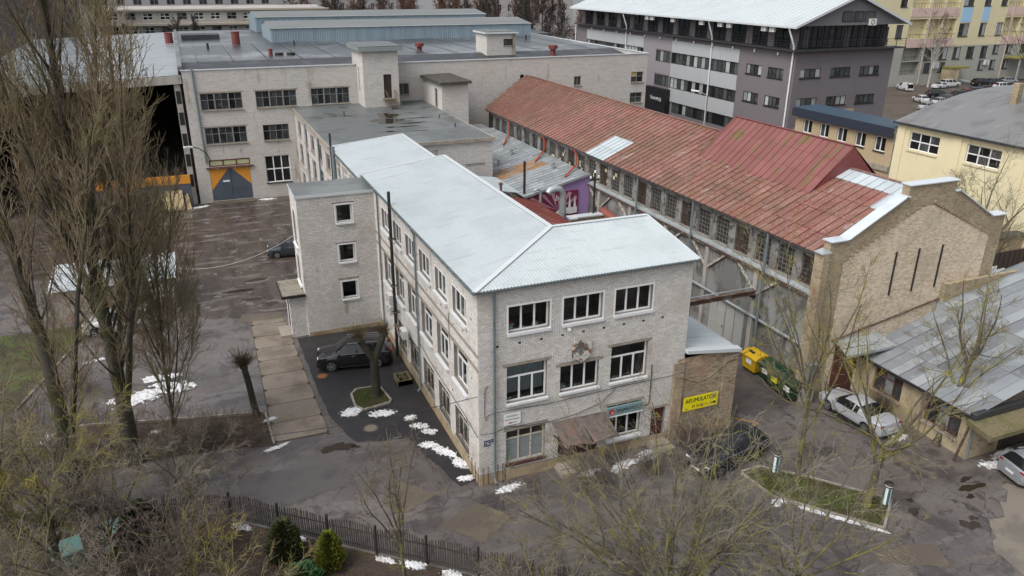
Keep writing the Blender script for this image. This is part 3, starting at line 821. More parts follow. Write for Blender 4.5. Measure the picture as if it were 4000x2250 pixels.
# the 300 bricks that show largest are pieces of their own, the rest is one part
rf.sort(key=lambda q: (q[0]*0.6 + (HW-q[3])*1.0))
big = [q for q in rf[:330] if q[1]-q[0] > 0.1][:300]
bigset = set(big)
rest = [q for q in rf if q not in bigset]
shared = {}
for q in big:
    w = round(q[1]-q[0], 2); key = w
    if key not in shared:
        mb = MB(); mb.box(-w/2, w/2, -0.012, 0.012, -0.0435, 0.0435)
        me = bpy.data.meshes.new('brick'); me.from_pydata(mb.v, [], mb.f); me.update(); me.materials.append(m_brick_obj)
        shared[key] = me
    link('brick', shared[key], None, mainb, ((q[0]+q[1])/2, random.uniform(-0.002, 0.002), (q[2]+q[3])/2))
o = brick_mesh('brickwork', rest, FO, FU, FNV, m_brick, mainb); o['kind'] = 'stuff'
rs = brick_rects(LS, HW, side_holes + [flip((0, 20.4, 7.05, 7.2)), flip((0, 20.4, 6.32, 6.45)), (0, LS, 0, 0.55)])
o = brick_mesh('brickwork', rs, SO, SU, SNV, m_brick, mainb); o['kind'] = 'stuff'
o = brick_mesh('brickwork', brick_rects(4.75, HW), (WF, 0, 0), UY, UX, m_brick, mainb); o['kind'] = 'stuff'
b = MB()
b.box(-0.03, WF+0.02, -0.03, 0.0, 0, 0.55); b.box(-0.03, 0.0, 0.0, LS, 0, 0.55)
build('plinth', b, m_plinth, mainb)
b = MB(); b.box(-0.035, 0, 0, 20.4, 6.32, 6.46); b.box(-0.028, 0, 0, 20.4, 7.06, 7.19); build('concrete_band', b, m_lintel, mainb)
for q in ((4.0, 6.62, 5.8, 5.97), (1.2, 3.75, 6.35, 6.5), (6.85, 9.4, 6.35, 6.5), (1.25, 3.68, 2.78, 2.93), (6.8, 9.2, 2.95, 3.1), (9.5, 10.8, 2.2, 2.35)):
    b = MB(); b.box(q[0], q[1], -0.018, 0.02, q[2], q[3]); build('lintel', b, m_lintel, mainb)
# windows of the front
for i, q in enumerate(up_w):
    window(mainb, FO, FU, FNV, q, 3, fm=m_white_frame, pm=m_glass, depth=0.24, sill=0.14, sill_out=0.12, trim=0.085, sill_m=m_white_trim, fr=0.08, bar=0.09)
    room(mainb, FO, FU, FNV, q, m_room, start=0.31)
for i, q in enumerate(mid_w):
    window(mainb, FO, FU, FNV, q, 3, transom=None if i == 1 else 0.66, split=False, fm=m_white_frame, pm=m_glass, depth=0.22, sill=0.12, sill_out=0.16, sill_m=m_white_trim, fr=0.07, bar=0.09)
    room(mainb, FO, FU, FNV, q, m_room, start=0.31)
window(mainb, FO, FU, FNV, grd_w[0], 3, transom=0.72, fm=m_peel_frame, pm=[m_glass_teal]*3 + [m_glass_dirty]*3, depth=0.2, sill=0.1, sill_m=m_door_red, fr=0.07, bar=0.08, label='old window with peeling frame and frosted lower panes')
window(mainb, FO, FU, FNV, grd_w[1], 3, transom=0.70, fm=m_white_frame, pm=m_glass, depth=0.2, sill=0.14, sill_out=0.18, fr=0.07, bar=0.09, label='shop window behind the teal sign')
room(mainb, FO, FU, FNV, grd_w[1], m_room, start=0.31)
# doors
def door(parent, o, u, n, rect, mat, leaf=1, depth=0.2, label=None, hm=None):
    o, u, n = V(o), V(u), V(n); x0, x1, z0, z1 = rect
    w = (x1-x0)/leaf
    f = None
    b = MB()
    for k in range(leaf):
        a0, a1 = x0+k*w+0.01, x0+(k+1)*w-0.01
        b.obox(o+u*((a0+a1)/2)+UZ*((z0+z1)/2)-n*depth, u, UZ, n, (a1-a0)/2, (z1-z0)/2, 0.03)
        for t0, t1 in ((0.1, 0.42), (0.52, 0.92)):
            b.obox(o+u*((a0+a1)/2)+UZ*(z0+(z1-z0)*(t0+t1)/2)-n*(depth-0.035), u, UZ, n, (a1-a0)/2*0.72, (z1-z0)*(t1-t0)/2, 0.012)
    f = build('door', b, mat, parent)
    if label: f['label'] = label
    b = MB(); b.bar(o+u*(x0+w-0.12)+UZ*(z0+1.0)-n*(depth-0.09), o+u*(x0+w-0.12)+UZ*(z0+1.18)-n*(depth-0.09), 0.03)
    build('handle', b, hm or m_black_steel, f)
    return f
door(mainb, FO, FU, FNV, grd_d[0], m_door_red, 2, label='double dark red door under the weathered awning')
door(mainb, FO, FU, FNV, grd_d[1], m_door_red, 1, label='narrow dark red door right of the shop window')
for q in grd_d:
    b = MB(); b.box(q[0]-0.2, q[1]+0.2, -1.0, -0.03, 0.0, 0.16); b.box(q[0]-0.1, q[1]+0.1, -0.62, -0.032, 0.16, 0.26); build('door_step', b, m_lintel, mainb)
# awning: sagging sheet on brackets
b = MB(); n = 10
for i in range(n):
    x0, x1 = 3.85+3.0*i/n, 3.85+3.0*(i+1)/n
    f0, f1 = (lambda t: 0.09*math.sin(t*9)+0.05*math.sin(t*23))(i/n), (lambda t: 0.09*math.sin(t*9)+0.05*math.sin(t*23))((i+1)/n)
    a, c = V((x0, -0.03, 2.75)), V((x1, -0.03, 2.75)); d, e = V((x1+0.1, -1.45, 2.1+f1)), V((x0+0.1, -1.45, 2.1+f0))
    b.quad(a, e, d, c); b.quad(a-UZ*0.04, c-UZ*0.04, d-UZ*0.04, e-UZ*0.04); b.quad(e, e-UZ*0.04, d-UZ*0.04, d)
b.quad((3.85,-.03,2.75), (3.85,-.03,2.71), (3.95,-1.45,2.06), (3.95,-1.45,2.1)); b.quad((6.85,-.03,2.71), (6.85,-.03,2.75), (6.95,-1.45,2.1), (6.95,-1.45,2.06))
aw = build('awning', b, m_canopy, mainb)
b = MB()
for x in (3.95, 5.4, 6.85): b.bar((x, -0.04, 2.0), (x+0.08, -1.2, 2.12), 0.05); b.bar((x, -0.04, 2.68), (x+0.09, -1.4, 2.06), 0.05)
build('bracket', b, m_black_steel, aw)
# side windows
for i, q in enumerate(side_up):
    window(mainb, SO, SU, SNV, flip(q), 3, fm=m_white_frame, pm=[m_glass_mid, m_glass_mid, m_glass_blind] if i % 2 else [m_glass_dark, m_glass_mid, m_glass_mid], depth=0.2, sill=0.13, sill_out=0.16, trim=0.07, sill_m=m_white_trim, fr=0.08, bar=0.09)
for i, q in enumerate(side_mid):
    window(mainb, SO, SU, SNV, flip(q), 3, transom=0.66, split=False, fm=m_white_frame, pm=[m_glass_mid, m_glass_dark, m_glass_mid, m_glass_dark], depth=0.24, sill=0.12, sill_out=0.18, sill_m=m_white_trim, fr=0.07, bar=0.09)
for i, q in enumerate(side_gr):
    f = window(mainb, SO, SU, SNV, flip(q), 3, transom=0.7, fm=m_peel_frame, pm=[m_glass_dirty, m_glass_grey], depth=0.22, sill=0.1, sill_m=m_lintel, fr=0.06, bar=0.05)
    b = MB()       # iron grille with a sunburst
    yc, zc = (q[0]+q[1])/2, 1.5
    for k in range(13):
        t = k/12*math.pi*2
        b.bar((-0.02, yc+0.16*math.cos(t), zc+0.16*math.sin(t)), (-0.02, yc+0.95*math.cos(t), zc+0.72*math.sin(t)), 0.018)
    for zz in (0.9, 2.6): b.bar((-0.02, q[0], zz), (-0.02, q[1], zz), 0.02)
    build('grille', b, m_black_steel, f)
# right side: no windows; roof
EV, RZ, DX, DY = 0.22, 11.32, 5.85, 4.85
ZE = 10.46
def corr(mb, a_fun, n, amp=0.028):
    """ribbed sheet: a_fun(t) -> (lower point, upper point); four points per rib"""
    prev = None
    for i in range(n):
        for s, h in ((0.0, 0), (0.42, 0), (0.5, amp), (0.92, amp)):
            lo, hi = a_fun((i+s)/n)
            cur = (lo+UZ*h, hi+UZ*h)
            if prev: mb.quad(prev[0], cur[0], cur[1], prev[1])
            prev = cur
    return mb
b = MB()
def f_front(t):
    x = -EV + t*(WF+0.35)
    yt = DY if x > DX else -EV + (x+EV)*(DY+EV)/(DX+EV)
    zt = ZE + (yt+EV)/(DY+EV)*(RZ-ZE)
    return V((x, -EV, ZE)), V((x, yt, zt))
corr(b, f_front, 72); r1 = build('roof', b, m_roof_white, mainb)
b = MB()
def f_side(t):
    y = -EV + t*(LS+0.3)
    xt = DX if y > DY else -EV + (y+EV)*(DX+EV)/(DY+EV)
    zt = ZE + (xt+EV)/(DX+EV)*(RZ-ZE)
    return V((-EV, y, ZE)), V((xt, y, zt))
corr(b, f_side, 140); r2 = build('roof', b, m_roof_white, mainb)
def strip(name, p, q, w, mat, parent, h=0.03, lift=0.05):
    b = MB(); b.bar(V(p)+UZ*lift, V(q)+UZ*lift, w, h); return build(name, b, mat, parent)
strip('hip_cap', (-EV, -EV, ZE), (DX, DY, RZ), 0.26, m_flash, r1, lift=0.055)
strip('ridge_cap', (DX, DY, RZ), (WF+0.15, DY, RZ), 0.26, m_flash, r1, lift=0.045)
strip('ridge_cap', (DX, DY-0.1, RZ), (DX, LS+0.1, RZ), 0.28, m_flash, r2, lift=0.05)
strip('verge_strip', (WF+0.16, -EV, ZE), (WF+0.16, DY, RZ), 0.1, m_flash, r1, h=0.14, lift=0.0)
strip('verge_strip', (-EV, LS+0.12, ZE), (DX, LS+0.12, RZ), 0.12, m_flash, r2, h=0.16, lift=0.0)
for nm, p, q in (('soffit', (-0.1, -0.1, ZE-0.06), (WF+0.05, -0.1, ZE-0.06)), ('soffit', (-0.1, 0.02, ZE-0.062), (-0.1, LS, ZE-0.062))):
    b = MB(); b.bar(p, q, 0.26, 0.05); build(nm, b, M('timber_grey', (0.12, 0.1, 0.085), 0.9), mainb)
def gutter(p, q, parent, r=0.075, mat=None):
    p, q = V(p), V(q); d = (q-p).normalized(); a = d.cross(UZ).normalized(); b = MB(); n = 8; prev = None
    for k in range(n+1):
        t = math.pi*k/n; c = a*math.cos(t)*r - UZ*math.sin(t)*r; ci = a*math.cos(t)*(r-0.01) - UZ*math.sin(t)*(r-0.01)
        if prev: b.quad(p+prev[0], q+prev[0], q+c, p+c); b.quad(p+prev[1], p+ci, q+ci, q+prev[1])
        prev = (c, ci)
    L = (q-p).length
    for k in range(int(L/0.9)+1):
        c = p + d*min(L, k*0.9); b.obox(c-UZ*0.01, a, d, UZ, r+0.012, 0.012, 0.012)
    return build('gutter', b, mat or m_gutter, parent)
gutter((-EV-0.07, -EV-0.07, ZE-0.0), (WF+0.2, -EV-0.07, ZE+0.0), mainb)
gutter((-EV-0.07, -EV-0.07, ZE-0.002), (-EV-0.07, LS+0.1, ZE-0.002), mainb)
def pipe(name, pts, r, mat, parent, n=8, rings=True):
    b = MB(); b.tube(pts, r, n)
    if rings:
        p = [V(q) for q in pts]
        for a, c in zip(p[:-1], p[1:]):
            L = (c-a).length; k = int(L/1.9)
            for i in range(1, k+1):
                m = a.lerp(c, i/(k+1)); d = (c-a).normalized(); b.tube([m-d*0.03, m+d*0.03], r*1.22, n)
    o = build(name, b, mat, parent); smooth_angle(o); return o
pipe('downpipe', [(0.75, -EV-0.07, ZE-0.05), (0.75, -0.12, ZE-0.4), (0.75, -0.12, 0.35), (0.75, -0.3, 0.12)], 0.062, m_downpipe, mainb)
pipe('downpipe', [(-EV-0.07, 10.0, ZE-0.05), (-0.12, 10.0, ZE-0.4), (-0.12, 10.0, 0.35), (-0.3, 10.0, 0.12)], 0.062, m_downpipe, mainb)
pipe('downpipe', [(-EV-0.07, 19.0, ZE-0.05), (-0.12, 19.0, ZE-0.4), (-0.12, 19.0, 0.3)], 0.062, m_downpipe, mainb)
# little vent holes in the front wall: black blocks painted for their inner shade
for i in range(9):
    x = 0.95 + i*1.12
    b = MB(); b.box(x-0.07, x+0.07, -0.014, 0.02, 7.46, 7.56); build('vent_hole_shade', b, m_black_print, mainb)
for y, z in ((2.1, 7.6), (3.6, 7.3), (5.6, 7.55), (8.2, 7.4), (0.9, 5.6), (4.0, 3.35), (6.9, 3.2), (0.9, 8.7), (9.9, 8.9)):
    b = MB(); b.box(-0.014, 0.02, y-0.06, y+0.06, z-0.06, z+0.06); build('vent_hole_shade', b, m_black_print, mainb)
# rebar stubs at the foot of the corner
for x in (0.16, 0.42, 0.95, 1.2, 1.32):
    b = MB(); b.tube([(x, -0.06, 0.0), (x, -0.05, 1.05)], 0.016, 6); build('rebar', b, m_rust_steel, mainb)
for y in (0.08, 0.5, 1.0):
    b = MB(); b.tube([(-0.06, y, 0.0), (-0.05, y, 1.05)], 0.016, 6); build('rebar', b, m_rust_steel, mainb)

# things on the walls and behind the windows
def box_thing(name, label, cat, c, sx, sy, sz, mat, group=None, bevel=0):
    b = MB(); b.box(c[0]-sx/2, c[0]+sx/2, c[1]-sy/2, c[1]+sy/2, c[2], c[2]+sz)
    return tag(build(name, b, mat, at=c), label, cat, group)
def paper_pile(x, y, z, n, mats, label, seed):
    r = random.Random(seed); t = thing('paper_pile', label, 'papers', (x, y, z), 'paper piles on the window sills')
    zz = z
    for k in range(n):
        w, d, h = r.uniform(.2, .3), r.uniform(.15, .22), r.uniform(.03, .07); a = r.uniform(-.5, .5)
        b = MB(); b.obox((x+r.uniform(-.04, .04), y+r.uniform(-.02, .02), zz+h/2), (math.cos(a), math.sin(a), 0), (-math.sin(a), math.cos(a), 0), UZ, w/2, d/2, h/2)
        build('paper_bundle', b, r.choice(mats), t); zz += h + .001
m_paper = M('paper', (0.62, 0.62, 0.6), 0.9); m_paper2 = M('greenish_paper', (0.42, 0.5, 0.48), 0.9); m_redcl = M('red_cloth', (0.4, 0.04, 0.03), 0.8)
paper_pile(1.75, 0.42, 8.0, 7, [m_paper, m_paper2, m_paper], 'tall pile of papers with a red top in the upper left window', 1)
box_thing('red_bag', 'small red bundle on the tall paper pile behind glass', 'bag', (1.73, 0.42, 8.42), .22, .16, .1, m_redcl)
paper_pile(2.35, 0.42, 8.0, 4, [m_paper, m_paper2], 'low paper pile in the middle of the upper left window', 2)
paper_pile(3.0, 0.42, 8.0, 5, [m_paper, m_paper], 'paper pile at the right of the upper left window', 3)
paper_pile(4.6, 0.42, 4.28, 7, [m_paper2, M('green_books', (0.2, 0.42, 0.25), 0.8), m_paper], 'stack of green and white books in the middle window', 4)
paper_pile(7.6, 0.42, 4.28, 2, [m_paper], 'flat papers on the sill of the right middle window', 5)
def pot_plant(x, y, z, label, seed, potm):
    r = random.Random(seed); t = thing('potted_plant', label, 'plant', (x, y, z), 'plants on the window sills')
    b = MB(); b.lathe((x, y, z), [(.055, 0), (.08, .14), (.085, .14), (.07, .12)], 12); build('pot', b, potm, t)
    b = MB()
    for k in range(24):
        a, l = r.uniform(0, 6.28), r.uniform(.12, .3); d = V((math.cos(a)*l*.6, math.sin(a)*l*.3, l)); p = V((x, y, z+.12))
        s = V((-math.sin(a), math.cos(a), 0))*.015; b.quad(p-s, p+s, p+d*.6+s*1.6, p+d)
    build('leaves', b, M('houseplant_green', (0.05, 0.09, 0.035), 0.6), t)
pot_plant(1.7, .38, 4.3, 'plant in a white pot in the left middle window', 1, m_white_frame)
pot_plant(2.3, .38, 4.3, 'plant in a pale cup, centre of the left middle window', 2, M('teal_pot', (.3, .45, .42), .4))
pot_plant(3.05, .38, 4.3, 'reddish potted plant right in the left middle window', 3, M('clay_pot', (.35, .13, .06), .7))
pot_plant(5.3, .38, 4.3, 'tall plant in the middle window of the first floor', 4, m_white_frame)
b = MB()
for k in range(60):
    x0, x1 = 1.5+2.0*k/60, 1.5+2.0*(k+1)/60
    d0, d1 = .34+.02*math.sin(k*1.3), .34+.02*math.sin((k+1)*1.3)
    b.quad((x0, d0, 4.75), (x1, d1, 4.75), (x1, d1, 6.3), (x0, d0, 6.3))
tag(build('curtain', b, m_curtain, at=(2.5, .34, 4.75)), 'pale patterned net curtain in the left middle window', 'curtain')
# emblem: an open metal book shape on the wall
em = thing('wall_emblem', 'rusty metal emblem like an open book on the front wall', 'emblem', (5.35, -0.02, 5.9))
m_emb = M('rusted_white_enamel', (0.48, 0.50, 0.45), 0.7, [(5.0, (0.24, 0.075, 0.03), 0.47, 0.57, 0.95), (12.0, (0.16, 0.09, 0.05), 0.55, 0.7, 0.7)])
b = MB()
b.prism([(4.86, -.02, 6.2), (5.35, -.02, 5.92), (5.35, -.02, 6.32), (4.86, -.02, 6.62)], (0, -.12, 0)); b.prism([(5.35, -.02, 5.92), (5.84, -.02, 6.2), (5.84, -.02, 6.62), (5.35, -.02, 6.32)], (0, -.12, 0))
build('book_cover', b, m_emb, em)
for x in (4.86, 5.74):
    b = MB(); b.box(x, x+.1, -.16, -.02, 6.2, 7.05); build('side_bar', b, m_emb, em)
b = MB(); r_ = random.Random(4)
for k in range(26):
    a = r_.uniform(0, 6.28); rr = r_.uniform(0, .3); b.obox((5.35+rr*math.cos(a), -.07-r_.uniform(0, .08), 6.72+rr*math.sin(a)), V((math.cos(a), 0, math.sin(a))), V((-math.sin(a), 0, math.cos(a))), V((0,1,0)), r_.uniform(.05, .14), r_.uniform(.02, .05), .03)
build('crumbled_relief', b, M('crumbled_plaster', (0.13, 0.105, 0.085), .95, [(9.0, (.25, .2, .16), .55, .7, .6)]), em)
# signs
def sign(name, label, o, w, h, mat, n=(0,-1,0), u=(1,0,0), th=.03, fr=None):
    o, u, n = V(o), V(u), V(n); t = thing(name, label, 'sign', o)
    b = MB(); b.obox(o, u, UZ, n, w/2, h/2, th/2); build('board', b, mat, t)
    return t
s = sign('company_sign', 'white board sign with a red arrow beside the front downpipe', (1.69, -.06, 3.5), .88, .64, m_white_sign)
text_mesh('ANDEKO', .15, m_grey_print, s, (1.69, -.079, 3.67), UX, UZ); text_mesh('DINĀMĀS SISTĒMAS', .085, m_black_print, s, (1.69, -.079, 3.48), UX, UZ)
b = MB(); b.box(1.62, 1.95, -.083, -.078, 3.285, 3.315); b.prism([(1.45, -.083, 3.3), (1.63, -.083, 3.25), (1.63, -.083, 3.35)], (0, .005, 0)); build('arrow', b, m_red_print, s)
s = sign('house_number_plate', 'navy house number plate 136 on the front corner', (.39, -.035, 2.4), .3, .3, m_navy)
text_mesh('136', .17, m_white_print, s, (.39, -.052, 2.36), UX, UZ); b = MB(); b.box(.27, .51, -.053, -.05, 2.47, 2.49); build('street_line', b, m_white_print, s)
s = sign('house_number_plate', 'small navy K-1 plate beside the house number', (.68, -.035, 2.5), .18, .15, m_navy)
text_mesh('K-1', .09, m_white_print, s, (.68, -.052, 2.5), UX, UZ)
s = sign('shop_sign', 'teal shop sign with red logo above the shop window', (7.98, -.13, 2.68), 2.1, .5, m_teal_sign, th=.1)
text_mesh('SENIMANTUS.LV', .27, m_black_print, s, (8.22, -.185, 2.68), UX, UZ, xs=.78)
b = MB(); b.lathe((0, 0, 0), [(.17, 0), (.17, .006)], 20); b.v = [(7.2+x, -.181-z, 2.66+y) for x, y, z in b.v]; build('logo', b, M('logo_red', (.38, .02, .04), .5), s)
b = MB(); b.lathe((0, 0, 0), [(.07, 0), (.07, .004)], 16); b.v = [(7.23+x, -.188-z, 2.62+y) for x, y, z in b.v]; build('logo_dot', b, M('logo_pink', (.6, .35, .33), .5), s)
b = MB(); b.box(6.9, 9.06, -.19, -.08, 2.36, 2.42); build('ledge', b, m_white_frame, s)

# black flue on the side wall
fl = thing('flue_stack', 'tall black steel flue standing along the side wall', 'flue', (-.3, 14.7, 0))
b = MB(); b.tube([(-.32, 14.7, 0.3), (-.32, 14.7, 11.35)], .1, 10); o = build('pipe', b, m_black_steel, fl); smooth_angle(o)
for z in (3.4, 5.2, 8.3):
    b = MB(); b.box(-.5, 0, 14.56, 14.6, z, z+.06); b.box(-.5, 0, 14.8, 14.84, z, z+.06); build('clamp', b, m_rust_steel, fl)
b = MB(); b.tube([(-.32, 14.6, 2.6), (-.32, 13.9, 2.1), (-.1, 13.7, 2.0)], .09, 8); build('elbow', b, m_rust_steel, fl)
def air_con(c, n, label, w=.8, h=.55, d=.32, group='outdoor air conditioner units', fan=True):
    c, n = V(c), V(n); u = UZ.cross(n); t = thing('air_conditioner', label, 'air conditioner', c, group)
    b = MB(); b.obox(c, u, UZ, n, w/2, h/2, d/2); build('casing', b, m_ac, t)
    b = MB()
    for k in range(16):
        a0, a1 = k*math.pi/8, (k+1)*math.pi/8; f = c + n*(d/2+.006) - u*(w*.12)
        r0, r1 = h*.4, h*.28
        b.quad(f+u*r0*math.cos(a0)+UZ*r0*math.sin(a0), f+u*r0*math.cos(a1)+UZ*r0*math.sin(a1), f+u*r1*math.cos(a1)+UZ*r1*math.sin(a1), f+u*r1*math.cos(a0)+UZ*r1*math.sin(a0))
    build('fan_grille', b, m_black_frame, t)
    b = MB()
    for s_ in (-1, 1): b.bar(c+u*s_*w*.35-n*(d/2+.2)-UZ*(h/2+.03), c+u*s_*w*.35+n*d/2-UZ*(h/2+.03), .04)
    build('bracket', b, m_black_steel, t)
    return t
air_con((-.4, 12.4, 2.95), (-1,0,0), 'white air conditioner low on the side wall right of the flue')
air_con((-.4, 15.6, 3.3), (-1,0,0), 'white air conditioner low on the side wall left of the flue')
air_con((-.4, 15.6, 4.1), (-1,0,0), 'upper white air conditioner stacked left of the flue')
# stone planter
pt = thing('stone_planter', 'low mossy stone planter by the foot of the black flue', 'planter', (-.75, 11.75, 0))
b = MB(); b.wall((-1.2, 11.2, 0), UX, (0,-1,0), .9, .32, [], 0); b.box(-1.2, -.3, 11.2, 11.32, 0, .32); b.box(-1.2, -.3, 12.3, 12.42, 0, .32); b.box(-1.2, -1.08, 11.32, 12.3, 0, .32); b.box(-.42, -.3, 11.32, 12.3, 0, .32)
build('basin', b, m_moss_slab, pt)
for k in range(9):
    b = MB(); b.obox((-.75+random.uniform(-.22, .22), 11.85+random.uniform(-.35, .35), .3), V((random.uniform(-1,1), random.uniform(-1,1), .3)).normalized(), UZ.cross(V((1,0,.2))).normalized(), UZ, random.uniform(.08, .18), random.uniform(.06, .12), random.uniform(.05, .14))
    build('stone', b, m_moss_slab, pt)
# facade lamp, camera
for lb, p in (('small white floodlight under the middle upper window', (4.6, -.12, 7.8)), ('small white floodlight under the far upper side window', (-.12, 16.3, 7.75))):
    b = MB(); b.obox(p, (1,0,0), (0,1,0), UZ, .06, .1, .05); b.bar(p, V(p)+V((0 if p[1] < 0 else .12, .1 if p[1] < 0 else 0, .12)), .03)
    tag(build('floodlight', b, m_lamp_white, at=p), lb, 'lamp')

# ------------------------------------------------------------------ stair tower and its porch
TY0, TY1, TX0, TH = 20.45, 24.0, -5.12, 9.95
tw = thing('stair_tower', 'white brick stair tower with flat felt roof against the side wall', 'tower', (-2.6, 22.2, 0))
tw_f = [(2.5, 3.58, 7.98, 9.22), (2.5, 3.58, 5.18, 6.42), (2.5, 3.58, 2.45, 3.72)]
tw_l = [(0.9, 2.5, 6.2, 8.6), (0.9, 2.5, 3.4, 5.4)]
TO = V((TX0, TY0, 0)); TLO = V((TX0, TY1, 0))
b = MB(); b.wall(TO, UX, FNV, -TX0, TH, tw_f, .3); b.wall(TLO, SU, SNV, TY1-TY0, TH, tw_l, .3)
b.quad((0, TY1, 0), (TX0, TY1, 0), (TX0, TY1, TH), (0, TY1, TH))
build('wall', b, m_mortar, tw)
o = brick_mesh('brickwork', brick_rects(-TX0, TH, tw_f, header=6), TO, UX, FNV, m_brick, tw); o['kind'] = 'stuff'
o = brick_mesh('brickwork', brick_rects(TY1-TY0, TH, tw_l, header=6), TLO, SU, SNV, m_brick, tw); o['kind'] = 'stuff'
for q in tw_f:
    window(tw, TO, UX, FNV, q, 1, fm=m_white_frame, pm=m_glass, depth=.2, sill=.12, sill_out=.14, trim=.09, fr=.09, sill_m=m_white_trim); room(tw, TO, UX, FNV, q, m_room, 1.6, .31)
for q in tw_l:
    window(tw, TLO, SU, SNV, q, 2, fm=m_white_frame, pm=m_glass_blind, depth=.15, sill=.12, sill_out=.16, trim=.06, fr=.08)
for z in (9.33, 6.52, 3.86):
    b = MB(); b.box(TX0+2.3, TX0+3.75, TY0-.02, TY0+.05, z, z+(.05 if z > 4 else .14)); build('lintel', b, m_black_steel if z > 4 else m_lintel, tw)
b = MB(); b.box(TX0-.06, .0, TY0-.06, TY1+.06, TH, TH+.1); build('roof', b, m_bitumen, tw)
b = MB(); b.box(TX0-.085, 0.0, TY0-.085, TY0-.06, TH-.06, TH+.13); b.box(TX0-.085, TX0-.06, TY0-.06, TY1+.085, TH-.06, TH+.13); build('roof_edge', b, m_flash, tw)
b = MB(); b.box(TX0+.0, -.03, TY0-.032, TY0-.0, 0, .28); build('plinth', b, m_plinth, tw)
pc = thing('entrance_porch', 'low brick entrance porch with mossy slab canopy on the tower', 'porch', (-5.7, 21.5, 0))
b = MB(); b.wall((-6.2, 20.72, 0), UX, FNV, 1.08, 3.05, [], 0); b.wall((-6.2, 22.9, 0), SU, SNV, 2.18, 3.05, [(.5, 1.6, .2, 2.5)], .25); b.quad((-5.12, 22.9, 0), (-6.2, 22.9, 0), (-6.2, 22.9, 3.05), (-5.12, 22.9, 3.05))
build('wall', b, m_mortar, pc)
o = brick_mesh('brickwork', brick_rects(1.08, 3.0), (-6.2, 20.72, 0), UX, FNV, m_brick, pc); o['kind'] = 'stuff'
o = brick_mesh('brickwork', brick_rects(2.18, 3.0, [(.5, 1.6, .2, 2.5)]), (-6.2, 22.9, 0), SU, SNV, m_brick, pc); o['kind'] = 'stuff'
door(pc, (-6.2, 22.9, 0), SU, SNV, (.5, 1.6, .2, 2.5), m_door_red, 1)
for i in range(3):
    b = MB(); y0 = 20.4+i*1.08; b.box(-6.66, -5.14, y0+.02, y0+1.06, 3.08, 3.2); build('canopy_slab', b, M('wet_slab', (.23, .205, .155), .3, [(1.5, (.13, .115, .075), .5, .66, .8, .5)]), pc)
b = MB(); b.box(-6.72, -6.66, 20.38, 23.66, 3.03, 3.24); b.box(-6.66, -5.14, 20.36, 20.4, 3.03, 3.24); build('canopy_edge', b, m_black_steel, pc)
b = MB(); b.box(-7.0, -6.22, 20.8, 22.5, 0, .18); build('door_step', b, m_lintel, pc)

# ------------------------------------------------------------------ lower rear wing
rw = thing('rear_wing', 'rear wing with lower pale ribbed metal roof behind the stair tower', 'building', (3, 30, 0))
b = MB(); rh = [(1.2+2.9*i, 3.0+2.9*i, z0, z0+1.6) for i in range(4) for z0 in (1.0, 4.4, 7.6)]
RO = V((0, 35.7, 0)); b.wall(RO, SU, SNV, 12.69, 9.9, rh, .25)
b.quad((6.0, 23, 0), (6.0, 35.7, 0), (6.0, 35.7, 10.5), (6.0, 23, 10.5)); build('wall', b, m_facwall_x, rw)
for q in rh: window(rw, RO, SU, SNV, q, 3, transom=.6, fm=m_white_frame if q[2] > 4 else m_peel_frame, pm=m_glass_mid, depth=.16, sill=.1)
b = MB(); corr(b, lambda t: (V((-.2, 23.14+12.75*t, 9.92)), V((6.1, 23.14+12.75*t, 10.55))), 76); r3 = build('roof', b, m_roof_white, rw)
strip('ridge_cap', (6.1, 23.14, 10.55), (6.1, 35.9, 10.55), .26, m_flash, r3, lift=.05); strip('verge_strip', (-.2, 35.92, 9.92), (6.1, 35.92, 10.55), .1, m_flash, r3, h=.14, lift=0)
gutter((-.27, 24.1, 9.9), (-.27, 35.9, 9.9), rw)
b = MB(); b.tube([(-.3, 33.6, 3), (-.3, 33.6, 10.4)], .16, 10); o = build('duct', b, m_downpipe, rw); smooth_angle(o)
b = MB(); b.tube([(-.2, 35.2, 1), (-.2, 35.2, 11.2)], .09, 8); o = build('flue', b, m_black_steel, rw); smooth_angle(o)
# ------------------------------------------------------------------ the long white brick factory
FY, FZ = 58.8, 14.1
fac = thing('factory_building', 'long white brick factory with flat wet felt roof at the back of the yard', 'building', (15, 75, 0))
fo = V((-10.9, FY, 0))
fx = lambda q: (q[0]+10.9, q[1]+10.9, q[2], q[3])
fw_up = [fx(q) for q in ((-9.45, -5.27, 10.0, 11.72), (-3.88, .4, 10.0, 11.72), (1.98, 6.19, 10.0, 11.72))]
fw_mid = [fx((-9.46, -5.22, 6.4, 8.15)), fx((-3.5, -.75, 6.4, 8.1))]
fw_g = fx((-3.7, -1.0, 1.68, 4.7))
fgate = fx((-9.55, -5.35, .15, 3.72)); fred = fx((-9.5, -5.25, 3.95, 4.68))
fr_w = [fx(q) for q in ((42.5, 44.3, 10.6, 11.9), (42.5, 44.3, 8.0, 9.3), (34.3, 35.3, 10.6, 11.7), (11.75, 13.1, 10.55, 11.85))]
small = [fx((27.0, 27.5, 11.7, 12.2))]
holes = fw_up+fw_mid+[fw_g, fgate, fred]+fr_w+small
b = MB(); b.wall(fo, UX, FNV, 55.7, FZ, holes, .22)
b.quad((44.8, FY, 0), (44.8, 118, 0), (44.8, 118, FZ), (44.8, FY, FZ)); b.quad((-10.9, 118, 0), (-10.9, FY, 0), (-10.9, FY, FZ), (-10.9, 118, FZ))
b.quad((44.8, 118, 0), (-10.9, 118, 0), (-10.9, 118, FZ), (44.8, 118, FZ)); build('wall', b, m_facwall_x, fac)
